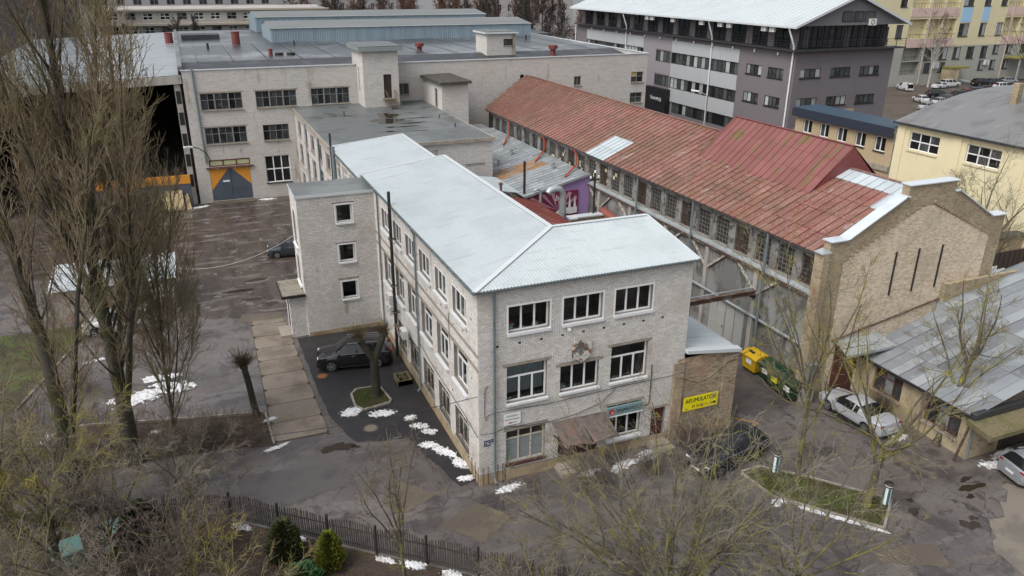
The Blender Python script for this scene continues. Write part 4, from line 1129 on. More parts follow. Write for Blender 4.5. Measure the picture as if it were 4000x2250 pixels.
for i, q in enumerate(fw_up+fw_mid[:1]):
    f = window(fac, fo, UX, FNV, q, 6, transom=.6, fm=m_old_frame, pm=[m_glass_grey, m_glass_dark, m_glass_grey], depth=.18, sill=.08, sill_m=m_lintel, sill_out=.18, fr=.06, bar=.05)
    b = MB()
    for k in (1, 2): x = q[0]+(q[1]-q[0])*k/3; b.obox(fo+UX*x+UZ*((q[2]+q[3])/2)-FNV*.08, UX, UZ, FNV, .07, (q[3]-q[2])/2, .06)
    build('mullion', b, m_old_frame, f)
    b = MB(); b.obox(fo+UX*((q[0]+q[1])/2)+UZ*(q[3]+.08), UX, UZ, FNV, (q[1]-q[0])/2+.2, .07, .012); build('lintel', b, m_lintel, f)
window(fac, fo, UX, FNV, fw_mid[1], 4, transom=.6, fm=m_old_frame, pm=[m_glass_dark, m_glass_grey], depth=.18, sill=.08, sill_m=m_lintel, sill_out=.18, fr=.06, bar=.05)
window(fac, fo, UX, FNV, fw_g, 3, transom=.5, fm=m_white_frame, pm=m_glass_dark, depth=.18, sill=.1, sill_m=m_black_steel, sill_out=.15, fr=.1, bar=.12)
for q in fr_w: window(fac, fo, UX, FNV, q, 2, transom=.55 if q[0] > 50 else None, fm=m_old_frame, pm=[m_glass_grey, m_glass_dark, M('yellow_paper_pane', (.45, .36, .16), .6)] if q[2] > 10 and q[0] > 50 else m_glass_grey, depth=.16, sill=.08, sill_m=m_lintel, sill_out=.16)
window(fac, fo, UX, FNV, fred, 3, fm=M('red_frame', (.13, .022, .02), .6), pm=M('frosted_yellow_pane', (.42, .44, .26), .3), depth=.1, fr=.12, bar=.14, label='red framed transom light with frosted panes over the gate')
b = MB(); b.obox((-7.4, FY-.12, 3.83), UX, UZ, UY, 2.45, .09, .14); build('gate_lintel', b, m_rust_steel, fac)
# the orange and grey gate: two leaves with a painted gable shape, the paint laid as thin panels
gt = thing('factory_gate', 'double sheet metal gate painted orange and slate grey', 'gate', (-7.45, FY, 0))
m_slate = M('slate_paint', (.07, .085, .11), .55, [(.8, (.05, .06, .08), .45, .65, .6), ((4, 4, .5), (.12, .13, .145), .6, .75, .4)]); m_orange = M('orange_paint', (.62, .26, .03), .5, [(1.2, (.48, .19, .03), .5, .7, .5)])
for s_ in (0, 1):
    x0, x1 = (-9.53, -7.47) if s_ == 0 else (-7.43, -5.37)
    b = MB(); b.box(x0, x1, FY-.02+.05, FY+.05, .16, 3.7); lf = build('leaf', b, m_slate, gt)
    b = MB(); yp = FY+.02
    pts = [(-9.53, yp, 3.7), (-7.6, yp, 3.7), (-9.53, yp, 1.35)] if s_ == 0 else [(-7.3, yp, 3.7), (-5.37, yp, 3.7), (-5.37, yp, 1.75)]
    b.prism(pts, (0, .008, 0)); build('orange_panel', b, m_orange, lf)
b = MB(); b.box(-8.35, -7.45, FY+.004, FY+.03, .25, 2.2); wd = build('wicket_door', b, m_slate, gt)
b = MB(); b.box(-8.3, -7.6, FY-.012, FY+.004, 2.2, 2.38); build('notice_board', b, m_white_sign, gt)
b = MB(); b.box(-9.7, -5.2, FY-1.2, FY-.02, 0, .12); build('ramp', b, m_patch, gt)
b = MB(); b.box(-11.0, 44.9, FY-.09, FY+.15, FZ, FZ+.1); b.box(44.7, 44.95, FY+.15, 118, FZ, FZ+.1); build('parapet_cap', b, m_flash, fac)
# roof: gutter strip behind the parapet, then a slope rising to the monitors
b = MB(); b.quad((-10.9, FY+.15, FZ-.35), (44.7, FY+.15, FZ-.35), (44.7, 64, FZ-.5), (-10.9, 64, FZ-.5)); build('roof_gutter', b, m_bitumen_wet, fac)
b = MB(); b.quad((-10.9, 64, FZ-.5), (44.7, 64, FZ-.5), (44.7, 68, FZ-.05), (-10.9, 68, FZ-.05)); build('roof_slope', b, m_bitumen_dark, fac)
b = MB(); b.quad((-10.9, 68, FZ-.05), (44.7, 68, FZ-.05), (44.7, 118, FZ+.2), (-10.9, 118, FZ+.2)); build('roof', b, m_bitumen_wet, fac)
for i in range(14):
    b = MB(); x = -9+3.9*i; b.box(x-.05, x+.05, 68, 90, FZ+.02, FZ+.06); b.v = [(a, c, d+(c-68)*.005) for a, c, d in b.v]; build('roof_seam', b, m_bitumen, fac)
b = MB(); b.box(-11.2, -10.75, FY+.1, 118, FZ, FZ+.45); build('party_wall', b, m_bitumen, fac)
def monitor(y0, x0, x1, zb, zt, dep, label, seed):
    t = thing('roof_monitor', label, 'roof monitor', ((x0+x1)/2, y0, zb), 'roof monitors on the factory')
    b = MB(); n = int((x1-x0)/.35); prev = None
    for i in range(n):
        for s_, h in ((0, 0), (.45, 0), (.55, .05), (.95, .05)):
            x = x0+(x1-x0)*(i+s_)/n; cur = V((x, y0-h, zb))
            if prev: b.quad(prev, cur, cur+UZ*(zt-zb), prev+UZ*(zt-zb))
            prev = cur
    build('front_cladding', b, m_bluegrey, t)
    b = MB(); b.poly([(x0, y0+dep, zb), (x0, y0, zb), (x0, y0, zt), (x0, y0+dep*.5, zt+.7), (x0, y0+dep, zt)]); b.poly([(x1, y0, zb), (x1, y0+dep, zb), (x1, y0+dep, zt), (x1, y0+dep*.5, zt+.7), (x1, y0, zt)]); build('end_cladding', b, m_bluegrey, t)
    b = MB(); b.quad((x0-.1, y0-.15, zt), (x1+.1, y0-.15, zt), (x1+.1, y0+dep*.5, zt+.72), (x0-.1, y0+dep*.5, zt+.72)); b.quad((x0-.1, y0+dep*.5, zt+.72), (x1+.1, y0+dep*.5, zt+.72), (x1+.1, y0+dep+.1, zt), (x0-.1, y0+dep+.1, zt)); build('roof', b, M('moss_grey_felt', (.155, .165, .165), .55, [((.1, 1.5, 1), (.12, .125, .09), .5, .66, .8), ((.06, 1, 1), (.24, .255, .26), .55, .7, .6)]), t)
    b = MB(); b.box(x0-.06, x1+.06, y0-.2, y0-.05, zt-.03, zt+.04); build('eaves_trim', b, m_flash, t)
    b = MB(); b.box(x0, x1, y0-.08, y0+.05, zb-.35, zb+.02); build('kerb', b, m_bitumen_dark, t)
monitor(91, 1.7, 42.5, 13.9, 16.1, 12, 'nearer long blue grey roof monitor clad in ribbed sheet', 1)
monitor(112, 1.6, 42.6, 13.9, 16.6, 12, 'farther long blue grey roof monitor behind the first', 2)
# vents on the roof
m_redpipe = M('red_oxide_paint', (.16, .035, .03), .65, [(3.0, (.11, .03, .025), .5, .7, .7)])
def vent(x, y, z, r, h, mat, label, cap=None):
    t = thing('roof_vent', label, 'roof vent', (x, y, z), 'vents on the factory roof')
    b = MB(); b.lathe((x, y, z), [(r, 0), (r, h)], 10); o = build('pipe', b, mat, t)
    if cap: b = MB(); b.lathe((x, y, z+h), [(r*1.7, -.05), (r*1.75, .38), (r*1.4, .42)], 10); build('cap', b, mat, t)
    else: b = MB(); b.lathe((x, y, z+h), [(r*1.1, -.02), (r*1.1, .05)], 10); build('cap', b, mat, t)
    b = MB(); b.lathe((x, y, z-.1), [(r*2.2, 0), (r*1.3, .35)], 10); build('collar', b, m_bitumen_dark, t)
vent(-3.2, 90, 13.9, .55, 1.9, m_redpipe, 'short brick red roof vent left of the nearer monitor'); vent(-11.9, 97, 13.4, .55, 2.0, m_redpipe, 'brick red roof vent on the silver roof by the party wall')
vent(-.4, 73, 13.6, .25, 1.2, m_redpipe, 'slim red roof vent pipe near the parapet'); vent(.6, 73, 13.6, .5, .7, m_black_steel, 'left of the two squat black roof vents'); vent(2.0, 72.8, 13.6, .5, .7, m_black_steel, 'right of the two squat black roof vents')
vent(18.7, 73.5, 13.6, .35, 1.0, m_redpipe, 'red capped roof vent behind the lift shaft', cap=1); vent(34.0, 64.5, 13.5, .35, 1.1, m_redpipe, 'red capped roof vent near the right end of the parapet', cap=1)
vent(4.2, 86, 13.9, .12, .8, m_black_steel, 'thin black roof vent beside the monitor corner'); vent(38.6, 84, 13.9, .12, .9, m_black_steel, 'thin black roof vent right of the brick hut'); vent(-7.2, 84, 13.8, .15, 1.0, m_black_steel, 'thin black roof vent on the left felt roof')
b = MB(); b.box(-10.2, -4.9, 99, 103, 13.9, 14.9); tag(build('roof_hatch', b, m_bitumen_dark, at=(-7.5, 101, 13.9)), 'long low dark roof upstand near the party wall', 'roof hatch')
# lift shaft on the facade with its steel stair
sh = thing('lift_shaft', 'white brick shaft with felt cap rising before the factory front', 'tower', (9.0, 57, 9.8))
sh_h = [(2.2, 3.1, .95, 3.5)]
b = MB(); b.wall((7.2, 55.5, 9.8), UX, FNV, 3.9, 6.0, sh_h, .3, back=True); b.wall((7.2, 61, 9.8), SU, SNV, 5.5, 6.0, [(2.9, 3.5, 1.6, 4.1)], .2, back=True); b.quad((11.1, 55.5, 9.8), (11.1, 61, 9.8), (11.1, 61, 15.8), (11.1, 55.5, 15.8)); build('wall', b, m_facwall_x, sh)
b = MB(); b.box(6.8, 11.5, 55.1, 61.3, 15.82, 16.3); build('roof', b, m_bitumen, sh)
b = MB(); b.box(6.74, 11.56, 55.04, 61.36, 15.78, 16.22); build('roof_edge', b, M('green_grey_flashing', (.2, .235, .23), .5), sh)
door(sh, (7.2, 55.5, 9.8), UX, FNV, (2.2, 3.1, .95, 3.5), M('dark_brown_door', (.03, .018, .014), .6), 1, depth=.24)
st = thing('steel_stair', 'rusty steel stair with handrails from the shaft door to the flat roof', 'stair', (10.0, 54.2, 9.8))
b = MB(); b.box(9.2, 10.6, 54.6, 55.48, 10.66, 10.74); build('landing', b, m_moss_slab, st)
for i in range(5):
    b = MB(); b.box(9.5, 10.5, 54.5-.32*(i+1), 54.5-.32*i-.06, 10.55-.19*(i+1), 10.6-.19*(i+1)); build('tread', b, m_rust_steel, st)
for x in (9.45, 10.55):
    b = MB(); b.bar((x, 54.6, 10.66), (x, 52.8, 9.82), .05, .14); b.bar((x, 54.6, 11.6), (x, 52.8, 10.6), .04); b.bar((x, 55.4, 11.6), (x, 54.6, 11.6), .04)
    for y, z in ((52.8, 9.82), (54.6, 10.66), (55.4, 10.7)): b.bar((x, y, z), (x, y, z+.9), .04)
    build('handrail', b, m_rust_steel, st)
# brick hut on the roof
ht = thing('roof_hut', 'small white brick hut with one window on the factory roof', 'hut', (27.4, 67.5, 13.4))
b = MB(); b.wall((25.4, 66, 13.4), UX, FNV, 4.0, 3.1, [(2.3, 3.6, 1.6, 2.4)], .2, back=True); b.wall((25.4, 70, 13.4), SU, SNV, 4.0, 3.1, [], 0); b.quad((29.4, 66, 13.4), (29.4, 70, 13.4), (29.4, 70, 16.5), (29.4, 66, 16.5)); b.quad((29.4, 70, 13.4), (25.4, 70, 13.4), (25.4, 70, 16.5), (29.4, 70, 16.5)); build('wall', b, m_facwall_x, ht)
window(ht, (25.4, 66, 13.4), UX, FNV, (2.3, 3.6, 1.6, 2.4), 2, fm=m_black_frame, pm=m_glass_grey, depth=.16, sill=.08, sill_m=m_lintel)
b = MB(); b.box(25.15, 29.65, 65.75, 70.25, 16.5, 16.75); build('roof', b, m_bitumen, ht); b = MB(); b.box(25.1, 29.7, 65.7, 70.3, 16.46, 16.68); build('roof_edge', b, m_flash, ht)
# small tower at the right back of the flat block
h2 = thing('stair_hut', 'white brick stair hut with broken felt roof beside the flat roof', 'hut', (16.2, 54, 0))
b = MB(); b.wall((14.75, 51.5, 0), UX, FNV, 3.0, 12.4, [], 0); b.wall((14.75, 58.7, 0), SU, SNV, 7.2, 12.4, [(4.6, 5.5, 9.8, 11.8)], .2, back=True); b.quad((17.75, 51.5, 0), (17.75, 58.7, 0), (17.75, 58.7, 12.4), (17.75, 51.5, 12.4)); build('wall', b, m_facwall_x, h2)
b = MB(); b.obox((16.2, 54.8, 12.62), V((1, 0, .02)).normalized(), UY, V((-.02, 0, 1)).normalized(), 1.8, 3.8, .14); build('roof', b, M('broken_felt', (.05, .045, .036), .9, [(1.5, (.1, .09, .06), .5, .66, .8)], bump=(4, 1, .1)), h2)
door(h2, (14.75, 58.7, 0), SU, SNV, (4.6, 5.5, 9.8, 11.8), m_black_steel, 1, depth=.17)
# ------------------------------------------------------------------ the flat-roofed block between factory and rear wing
fb = thing('flat_roof_block', 'brick block with dark ponding felt roof in front of the factory', 'building', (7, 47, 0))
FBX, FBY, FBZ = 14.45, 35.6, 9.75
bh = [(2.0+4.3*i, 4.2+4.3*i, z0, z0+2.0) for i in range(5) for z0 in (1.2, 4.4, 7.2)]
b = MB(); b.wall((0, 58.8, 0), SU, SNV, 58.8-FBY-.02, FBZ, bh, .25); b.wall((6.02, FBY, 0), UX, FNV, FBX-6.02, FBZ, [(2.7, 3.2, 8.2, 9.0), (5.8, 7.7, 7.2, 7.5)], .12, back=True)
b.quad((FBX, FBY, 0), (FBX, 58.8, 0), (FBX, 58.8, FBZ), (FBX, FBY, FBZ)); build('wall', b, m_facwall_x, fb)
for q in bh: window(fb, (0, 58.8, 0), SU, SNV, q, 3, transom=.6, fm=m_old_frame, pm=[m_glass_grey, m_glass_dark], depth=.18, sill=.1, sill_m=m_lintel)
b = MB(); b.quad((-.1, FBY-.08, FBZ), (FBX+.1, FBY-.08, FBZ), (FBX+.1, 58.78, FBZ+.12), (-.1, 58.78, FBZ+.12)); build('roof', b, m_bitumen, fb)
b = MB(); b.box(-.2, -.05, FBY-.2, 58.7, FBZ-.25, FBZ+.06); b.box(-.2, FBX+.2, FBY-.22, FBY-.06, FBZ-.25, FBZ+.06); b.box(FBX+.05, FBX+.2, FBY-.06, 58.7, FBZ-.25, FBZ+.06); build('roof_edge', b, m_lintel, fb)
b = MB(); b.box(-.06, 0, FBY, 58.6, 8.9, 9.5); b.box(-.055, 0, FBY, 58.6, 3.6, 4.1); build('concrete_band', b, m_render_beam, fb)
pipe('downpipe', [(-.15, 50.5, 9.4), (-.15, 50.5, .3)], .09, m_galv, fb); pipe('downpipe', [(-.15, 42.5, 9.4), (-.15, 42.5, .3)], .08, m_downpipe, fb)
for x, y, h in ((4.2, 52, .4), (12.9, 41.6, .35), (13.0, 47, .3)):
    b = MB(); b.lathe((x, y, FBZ+.05), [(.06, 0), (.06, h)], 8); build('vent_pipe', b, m_black_steel, fb)
b = MB()
for cx, cy, rx, ry, sd_ in ((7.5, 47, 1.6, 1.2, 1), (9.6, 45, 1.2, .4, 2), (7.8, 43.5, 1.4, .35, 3), (10.8, 47.5, 1.2, .25, 4), (6.5, 41.5, .9, .2, 5), (9.0, 41, 1.0, .2, 6), (8.3, 50.0, 1.0, 1.4, 7)):
    r_ = random.Random(sd_); ph = [r_.uniform(0, 6) for _ in range(3)]
    b.poly([(cx+rx*(1+.3*math.sin(3*t+ph[0])+.2*math.sin(5*t+ph[1]))*math.cos(t), cy+ry*(1+.3*math.sin(2*t+ph[2]))*math.sin(t), FBZ+.012+(cy-FBY)*.0052) for t in [k*math.pi/14 for k in range(28)]])
o = build('roof_puddle', b, M('roof_water', (.022, .017, .013), .05), fb); o['kind'] = 'stuff'
# ------------------------------------------------------------------ open bay left of the factory, with its silver roof
ob = thing('open_shed', 'tall open sided bay with silver wet roof left of the factory', 'shed', (-22, 90, 0))
b = MB(); b.quad((-32, 58.9, 13.0), (-11.2, 58.9, 13.7), (-11.2, 118, 14.2), (-32, 118, 13.5)); build('roof', b, m_roof_shine, ob)
b = MB(); b.bar((-32, 58.9, 12.55), (-11.0, 58.9, 13.25), .4, .8); build('edge_beam', b, m_render_beam, ob)
b = MB(); b.box(-11.15, -10.93, 59.4, 118, 0, 13.3); build('side_wall', b, M('rust_brown_cladding', (.035, .022, .02), .8, [((.3, .3, 1.5), (.05, .03, .026), .45, .6, .8)]), ob)
b = MB(); b.box(-32, -11.2, 117, 118, 0, 13.2); build('back_wall', b, M('bay_shade_wall', (.02, .018, .017), .9), ob)  # darkness inside the open bay is put into the wall colour
b = MB(); b.box(-32.2, -32, 59, 118, 0, 12.8); build('side_wall', b, MATS['bay_shade_wall'], ob)
for x in (-11.5, -31.7):
    b = MB(); b.box(x-.3, x+.3, 59.0, 59.6, 0, 12.9)
    build('column', b, m_render_beam, ob)
for z in (2.0, 4.2, 6.4, 8.6, 10.8):
    b = MB(); b.box(-11.72, -11.28, 58.96, 59.0, z, z+1.3); build('recess_shade_plate', b, m_black_print, ob)  # black plates on the column face stand in for shade in its recesses
for y in (70, 82, 94, 106):
    b = MB(); b.bar((-32, y, 12.4), (-11.2, y, 13.0), .3, .5); build('roof_beam', b, m_render_beam, ob)
# site fence panels slate and orange
for i, (x0, x1, lb) in enumerate(((-14.9, -11.6, 'slate and orange hoarding panel beside the factory corner'), (-18.4, -15.0, 'second slate and orange hoarding panel behind the poplar'), (-22, -18.5, 'third slate and orange hoarding panel behind the poplar'))):
    t = thing('hoarding', lb, 'hoarding', ((x0+x1)/2, 57.6, 0)); b = MB(); b.box(x0, x1, 57.5, 57.7, 0, 2.7); build('panel', b, m_slate, t); b = MB(); b.box(x0, x1, 57.46, 57.74, 2.7, 3.6); build('orange_band', b, m_orange, t)
bt = thing('timber_stack', 'pale plywood sheet and planks leaning on the hoarding', 'timber', (-13.4, 57.2, 0))
m_ply = M('plywood', (.50, .40, .22), .8, [((6, 6, .3), (.42, .32, .17), .5, .65, .7)])
b = MB(); b.obox((-13.6, 57.15, 1.05), UX, V((0, .25, .97)), V((0, -.97, .25)), 1.05, 1.05, .03); build('plywood_sheet', b, m_ply, bt)
for k in range(6):
    b = MB(); b.bar((-12.3+.08*k, 57.0, .02), (-12.25+.05*k-.1*(k % 2), 57.4, 1.3+.15*(k % 3)), .1, .03); build('plank', b, m_ply, bt)
# lamp on an arm at the factory corner
lp = thing('street_lamp', 'curved arm street lamp at the factory corner', 'lamp', (-10.6, FY, 5.0))
b = MB(); b.tube([(-9.3, FY-.05, 4.6), (-9.6, FY-.6, 5.6), (-10.3, FY-1.2, 6.3), (-11.0, FY-1.6, 6.6)], .05, 6); build('arm', b, m_black_steel, lp)
b = MB(); b.obox((-11.3, FY-1.75, 6.62), V((1, .45, -.1)).normalized(), V((-.45, 1, 0)).normalized(), UZ, .45, .16, .09); build('head', b, m_lamp_white, lp)
pipe('downpipe', [(-9.9, FY-.12, 14.3), (-9.75, FY-.12, 4.4)], .1, m_downpipe, fac)
# ------------------------------------------------------------------ the red-roofed hall
HX0, HX1, HY0, HY1 = 21.1, 34.4, 0.5, 56.5
HRX, HRZ, HEZ = 27.75, 12.15, 9.05
hall = thing('red_roof_hall', 'long old hall with rust red standing seam roof and brick gable', 'building', (27.7, 28, 0))
m_plaster = M('grey_plaster', (.155, .153, .145), .9, [(.25, (.26, .265, .26), .46, .62, .8), (.7, (.085, .078, .07), .5, .62, .85), ((1.5, 1.5, .25), (.07, .06, .05), .56, .68, .85), (3.0, (.3, .3, .29), .6, .72, .5)], bump=(6, .3, .02))
m_tan = M('tan_brick', (.72, .60, .46), .9, [(.3, (.65, .54, .41), .46, .64, .7), (1.1, (.64, .55, .44), .55, .7, .6), ((.6, .6, 1.5), (.40, .32, .23), .58, .7, .65), (.16, (.40, .345, .265), .5, .6, .6), (5, (.33, .265, .19), .56, .66, .6), ((2.5, 2.5, 9), (.38, .305, .22), .52, .6, .75), ((1.2, 1.2, .25), (.36, .3, .22), .58, .68, .5)], brick=('x', .25, .078, (.34, .27, .195), (.54, .44, .33)))
m_oldb = M('old_yellow_brick', (.42, .345, .235), .95, [(.5, (.24, .19, .125), .48, .62, .7), ((2.5, 2.5, 9), (.2, .16, .11), .53, .62, .7), (1.6, (.36, .29, .19), .55, .7, .7), (.9, (.24, .11, .07), .6, .72, .7), (4.0, (.09, .075, .055), .6, .72, .7)], brick=('xy', .25, .078, (.17, .145, .11), (.30, .235, .15)), bump=None)
m_greybrick = M('whitewashed_brick', (.25, .245, .23), .95, [(.8, (.14, .13, .115), .46, .6, .85), (2.0, (.06, .052, .043), .52, .64, .85)], brick=('y', .25, .078, (.13, .12, .11), (.28, .27, .25)))
b = MB()
hz = 6.55
b.wall((HX0, 54, 0), SU, SNV, 53.4, hz, [(54-10.75, 54-7.0, .05, 3.0), (54-32.3+4.2, 54-31+4.2, 2.6, 4.6)], .3, back=False)
build('lower_wall', b, m_plaster, hall)
# clerestory: bays of window and brick pier
bay0, bay = 1.35, 2.06
wins = []
y = bay0
while y < 53:
    wins.append((y+.05, y+1.42)); y += bay
b = MB(); b.wall((HX0+.08, 54, hz), SU, SNV, 53.4, HEZ-hz-.1, [(54-c, 54-a, .22, 1.98) for a, c in wins], .2); build('clerestory_wall', b, m_greybrick, hall)
r_ = random.Random(5)
m_cream = M('cream_board', (.62, .58, .36), .7)
for i, (a, c) in enumerate(wins):
    pm = [m_glass_dirty]*24
    if 23.0 < a < 37:
        for k in r_.sample(range(24), r_.choice((2, 3, 4))): pm[k] = m_cream
    elif r_.random() < .4: pm[r_.randrange(24)] = m_black_print
    clear = 37 < a < 52
    window(hall, (HX0+.08, 54, hz), SU, SNV, (54-c, 54-a, .22, 1.98), 2 if clear else 4, mids=() if clear else (.17, .34, .5, .67, .84), fm=m_old_frame if i % 3 else m_rust_steel, pm=m_glass_mid if clear else pm, depth=.14, fr=.03, bar=.022, sill=.06, sill_m=m_lintel, thick=.03)
b = MB(); b.box(HX0-.22, HX0+.05, .62, 54, hz-.32, hz-.02); lg = build('ledge', b, m_rust_steel, hall)
b = MB(); b.quad((HX0-.26, .62, hz-.05), (HX0-.26, 54, hz-.05), (HX0+.06, 54, hz+.14), (HX0+.06, .62, hz+.14)); b.box(HX0-.28, HX0-.24, .62, 54, hz-.1, hz-.03); build('ledge_sheet', b, m_galv, lg)
for i, yy in enumerate((1.0, 6.2, 11.4, 16.6, 21.8, 27)):
    b = MB(); b.box(HX0-.2, HX0, yy-.18, yy+.18, 0, hz-.33); build('pilaster', b, m_render_beam, hall)
    if i:
        b = MB(); b.bar((HX0-.1, yy+.2, hz-1.7), (HX0-.1, yy+1.9, hz-.35), .1, .16); b.bar((HX0-.1, yy-.2, hz-1.7), (HX0-.1, yy-1.9, hz-.35), .1, .16); build('brace', b, M('flaking_white_steel', (.42, .39, .34), .85, [(5.0, (.1, .075, .055), .48, .62, .9)]), hall)
# sliding door in the plaster wall
b = MB(); b.box(HX0+.02, HX0+.1, 7.02, 10.73, .06, 2.98); dd = build('garage_door', b, M('pale_grey_door', (.36, .36, .34), .7, [((.6, .6, .6), (.30, .29, .27), .5, .7, .6), ((3, 3, .7), (.36, .14, .03), .66, .76, .9)]), hall)
for yy in (7.0, 7.95, 8.9, 9.85, 10.72):
    b = MB(); b.box(HX0-.01, HX0+.02, yy-.02, yy+.02, .06, 2.98); build('door_joint', b, m_old_frame, dd)
b = MB(); b.box(HX0-.012, HX0+.02, 9.0, 9.86, .2, 2.3); build('wicket_door', b, MATS['pale_grey_door'], dd)
b = MB(); b.box(HX0-.05, HX0-.012, 9.06, 9.1, 1.05, 1.25); build('handle', b, m_black_steel, dd)
pipe('heating_pipe', [(HX0-.22, 1.1, 3.22), (HX0-.22, 27, 3.22)], .09, m_galv, hall)
for yy in (13.2, 20.6, 5.4):
    pipe('downpipe', [(HX0-.35, yy, HEZ-.05), (HX0-.35, yy, hz+.2), (HX0-.4, yy, hz-.6), (HX0-.3, yy, .4)], .075, m_downpipe, hall)
for yy, y2 in ((47.5, 44.6), (38.5, 36.4), (31.6, 30.0)):
    pipe('downpipe', [(HX0-.35, yy, HEZ-.05), (HX0-.25, yy-.25, HEZ-.5), (HX0-.25, yy-.3, 7.6), (HX0-2.0, y2, 7.0)], .08, M('red_pipe', (.40, .06, .025), .45), hall, rings=False)
gutter((HX0-.36, .75, HEZ-.02), (HX0-.36, 54.2, HEZ-.02), hall)
# gable
gy = HY0
prof = [(20.85, 9.95), (22.0, 9.95), (25.8, 12.0), (26.0, 12.0), (26.0, 12.65), (29.7, 12.65), (29.7, 12.0), (30.0, 12.0), (33.3, 10.1), (34.5, 10.1)]
b = MB(); pts = [(20.85, gy, 0), (34.5, gy, 0)] + [(x, gy, z) for x, z in reversed(prof)]; b.prism(pts, (0, .5, 0)); build('gable_wall', b, m_oldb, hall)
inner = [(22.0, 0), (33.4, 0), (33.4, 8.9), (30.3, 10.35), (28.2, 11.3), (27.4, 11.3), (25.2, 10.3), (22.0, 8.6)]
b = MB(); b.prism([(x, gy+.02, z) for x, z in inner], (0, -.035, 0)); build('gable_panel', b, m_tan, hall)
m_coping = M('sheet_coping', (.52, .57, .60), .4, [(1.0, (.43, .48, .51), .45, .66, .6)])
for p, q in zip(prof[:-1], prof[1:]):
    if abs(q[0]-p[0]) < .05: continue
    a, c = V((p[0], gy+.24, p[1]+.03)), V((q[0], gy+.24, q[1]+.03)); d = (c-a).normalized()
    b = MB(); b.obox((a+c)/2, d, UY, d.cross(UY), (c-a).length/2+.06, .38, .03); build('coping', b, m_coping, hall)
b = MB(); b.box(20.4, 20.85, gy-.1, gy+.6, 0, 9.3); build('corner_pier', b, m_oldb, hall); b = MB(); b.lathe((20.62, gy+.25, 9.3), [(.5, 0), (.5, .06), (.05, .3)], 4); b.v = [(20.62+(x-20.62)*.7-(yy-gy-.25)*.7, gy+.25+(x-20.62)*.7+(yy-gy-.25)*.7, z) for x, yy, z in b.v]; build('pier_cap', b, m_galv, hall)
b = MB(); b.box(20.35, 20.95, gy-.45, gy-.1, 0, 2.6); b.box(20.3, 21.0, gy-.5, gy-.05, 2.6, 2.68); build('buttress', b, m_plaster, hall)
for i in range(22):      # stepped dentils under the right slope, and a few on the left
    t = i/21; x = 28.2+(33.3-28.2)*t; z = 11.42-(11.42-8.95)*t
    b = MB(); b.box(x-.09, x+.09, gy-.09, gy-.0, z, z+.16); build('dentil', b, m_oldb, hall)
for i in range(16):
    t = i/15; x = 27.3-(27.3-22.2)*t; z = 11.4-(11.4-8.75)*t
    b = MB(); b.box(x-.09, x+.09, gy-.07, gy-.0, z, z+.14); build('dentil', b, m_oldb, hall)
for x in (25.93, 27.72, 29.6):
    b = MB(); b.box(x-.045, x+.045, gy-.08, gy-.015, 6.05, 8.75); build('steel_strap', b, m_black_steel, hall)
b = MB(); b.bar((22.1, gy-.06, 3.75), (32.8, gy-.06, 5.6), .1, .08); build('cable_tray', b, m_rust_steel, hall)
b = MB(); b.box(22.5, 25.4, gy-.06, gy-.0, .0, 3.4); hd = build('gate', b, M('oxide_red_gate', (.10, .032, .026), .7, [(1.0, (.07, .025, .02), .45, .65, .8)]), hall); hd['label'] = 'dark oxide red gate in the brick gable'
b = MB(); b.box(24.3, 25.3, gy-.09, gy-.06, .1, 1.5); build('white_panel', b, m_white_sign, hd)
b = MB(); b.quad((22.3, gy-.02, 3.75), (25.6, gy-.02, 3.75), (25.9, gy-1.3, 3.35), (22.1, gy-1.3, 3.35)); b.box(22.1, 25.9, gy-1.34, gy-1.3, 3.2, 3.36); build('gate_canopy', b, m_galv, hall)
# other walls
b = MB(); b.quad((HX1, HY0, 0), (HX1, HY1, 0), (HX1, HY1, HEZ), (HX1, HY0, HEZ)); build('far_wall', b, m_oldb, hall)
b = MB(); b.poly([(HX1, 58.6, 0), (HX0, 54, 0), (HX0, 54, HEZ-.1), (HRX, 58.6, HRZ-.15), (HX1, 58.6, HEZ)]); build('end_wall', b, m_oldb, hall)
# roof slope built of single sheets with standing seams
m_red = [M('red_sheet_%s' % k, c, .55, [
    (.3, (.165, .083, .052), .44, .58, .75), (.16, (.235, .10, .08), .5, .6, .6), (.5, (.11, .062, .04), .52, .66, .6), ((.55, 4.5, 1), (.27, .175, .145), .54, .66, .5), ((9, 17, 1), (.42, .345, .31), .575, .63, .62, .7, 6), ((.8, 1.2, 1), (.36, .31, .285), .62, .69, .5)], objvar=.2) for k, c in (('plain', (.19, .072, .052)), ('brown', (.15, .07, .045)), ('pink', (.215, .09, .07)))]
m_red_join = M('red_sheet_far', (.175, .072, .05), .55, [(.3, (.16, .083, .052), .44, .58, .75), (.5, (.105, .06, .038), .52, .66, .6), ((.55, 4.5, 1), (.26, .17, .14), .54, .66, .5), ((9, 17, 1), (.4, .33, .295), .575, .63, .62, .7, 6), (1.6, (.11, .05, .035), .55, .7, .6)], island=.2)
m_newzinc = M('new_zinc_sheet', (.44, .49, .51), .35, [(.8, (.38, .42, .44), .45, .65, .6)], objvar=.08)
m_seam = M('dark_seam', (.05, .028, .025), .7)
ex, ez = HX0-.38, HEZ+.03
slope = V((HRX-ex, 0, HRZ-ez)); SL = slope.length; sdir = slope.normalized(); snrm = sdir.cross(V((0,-1,0))).normalized()
if snrm.z < 0: snrm = -snrm
sw = .645
roof_parts = []
strip_i = 0
y = .95
rr = random.Random(9)
sheets = []
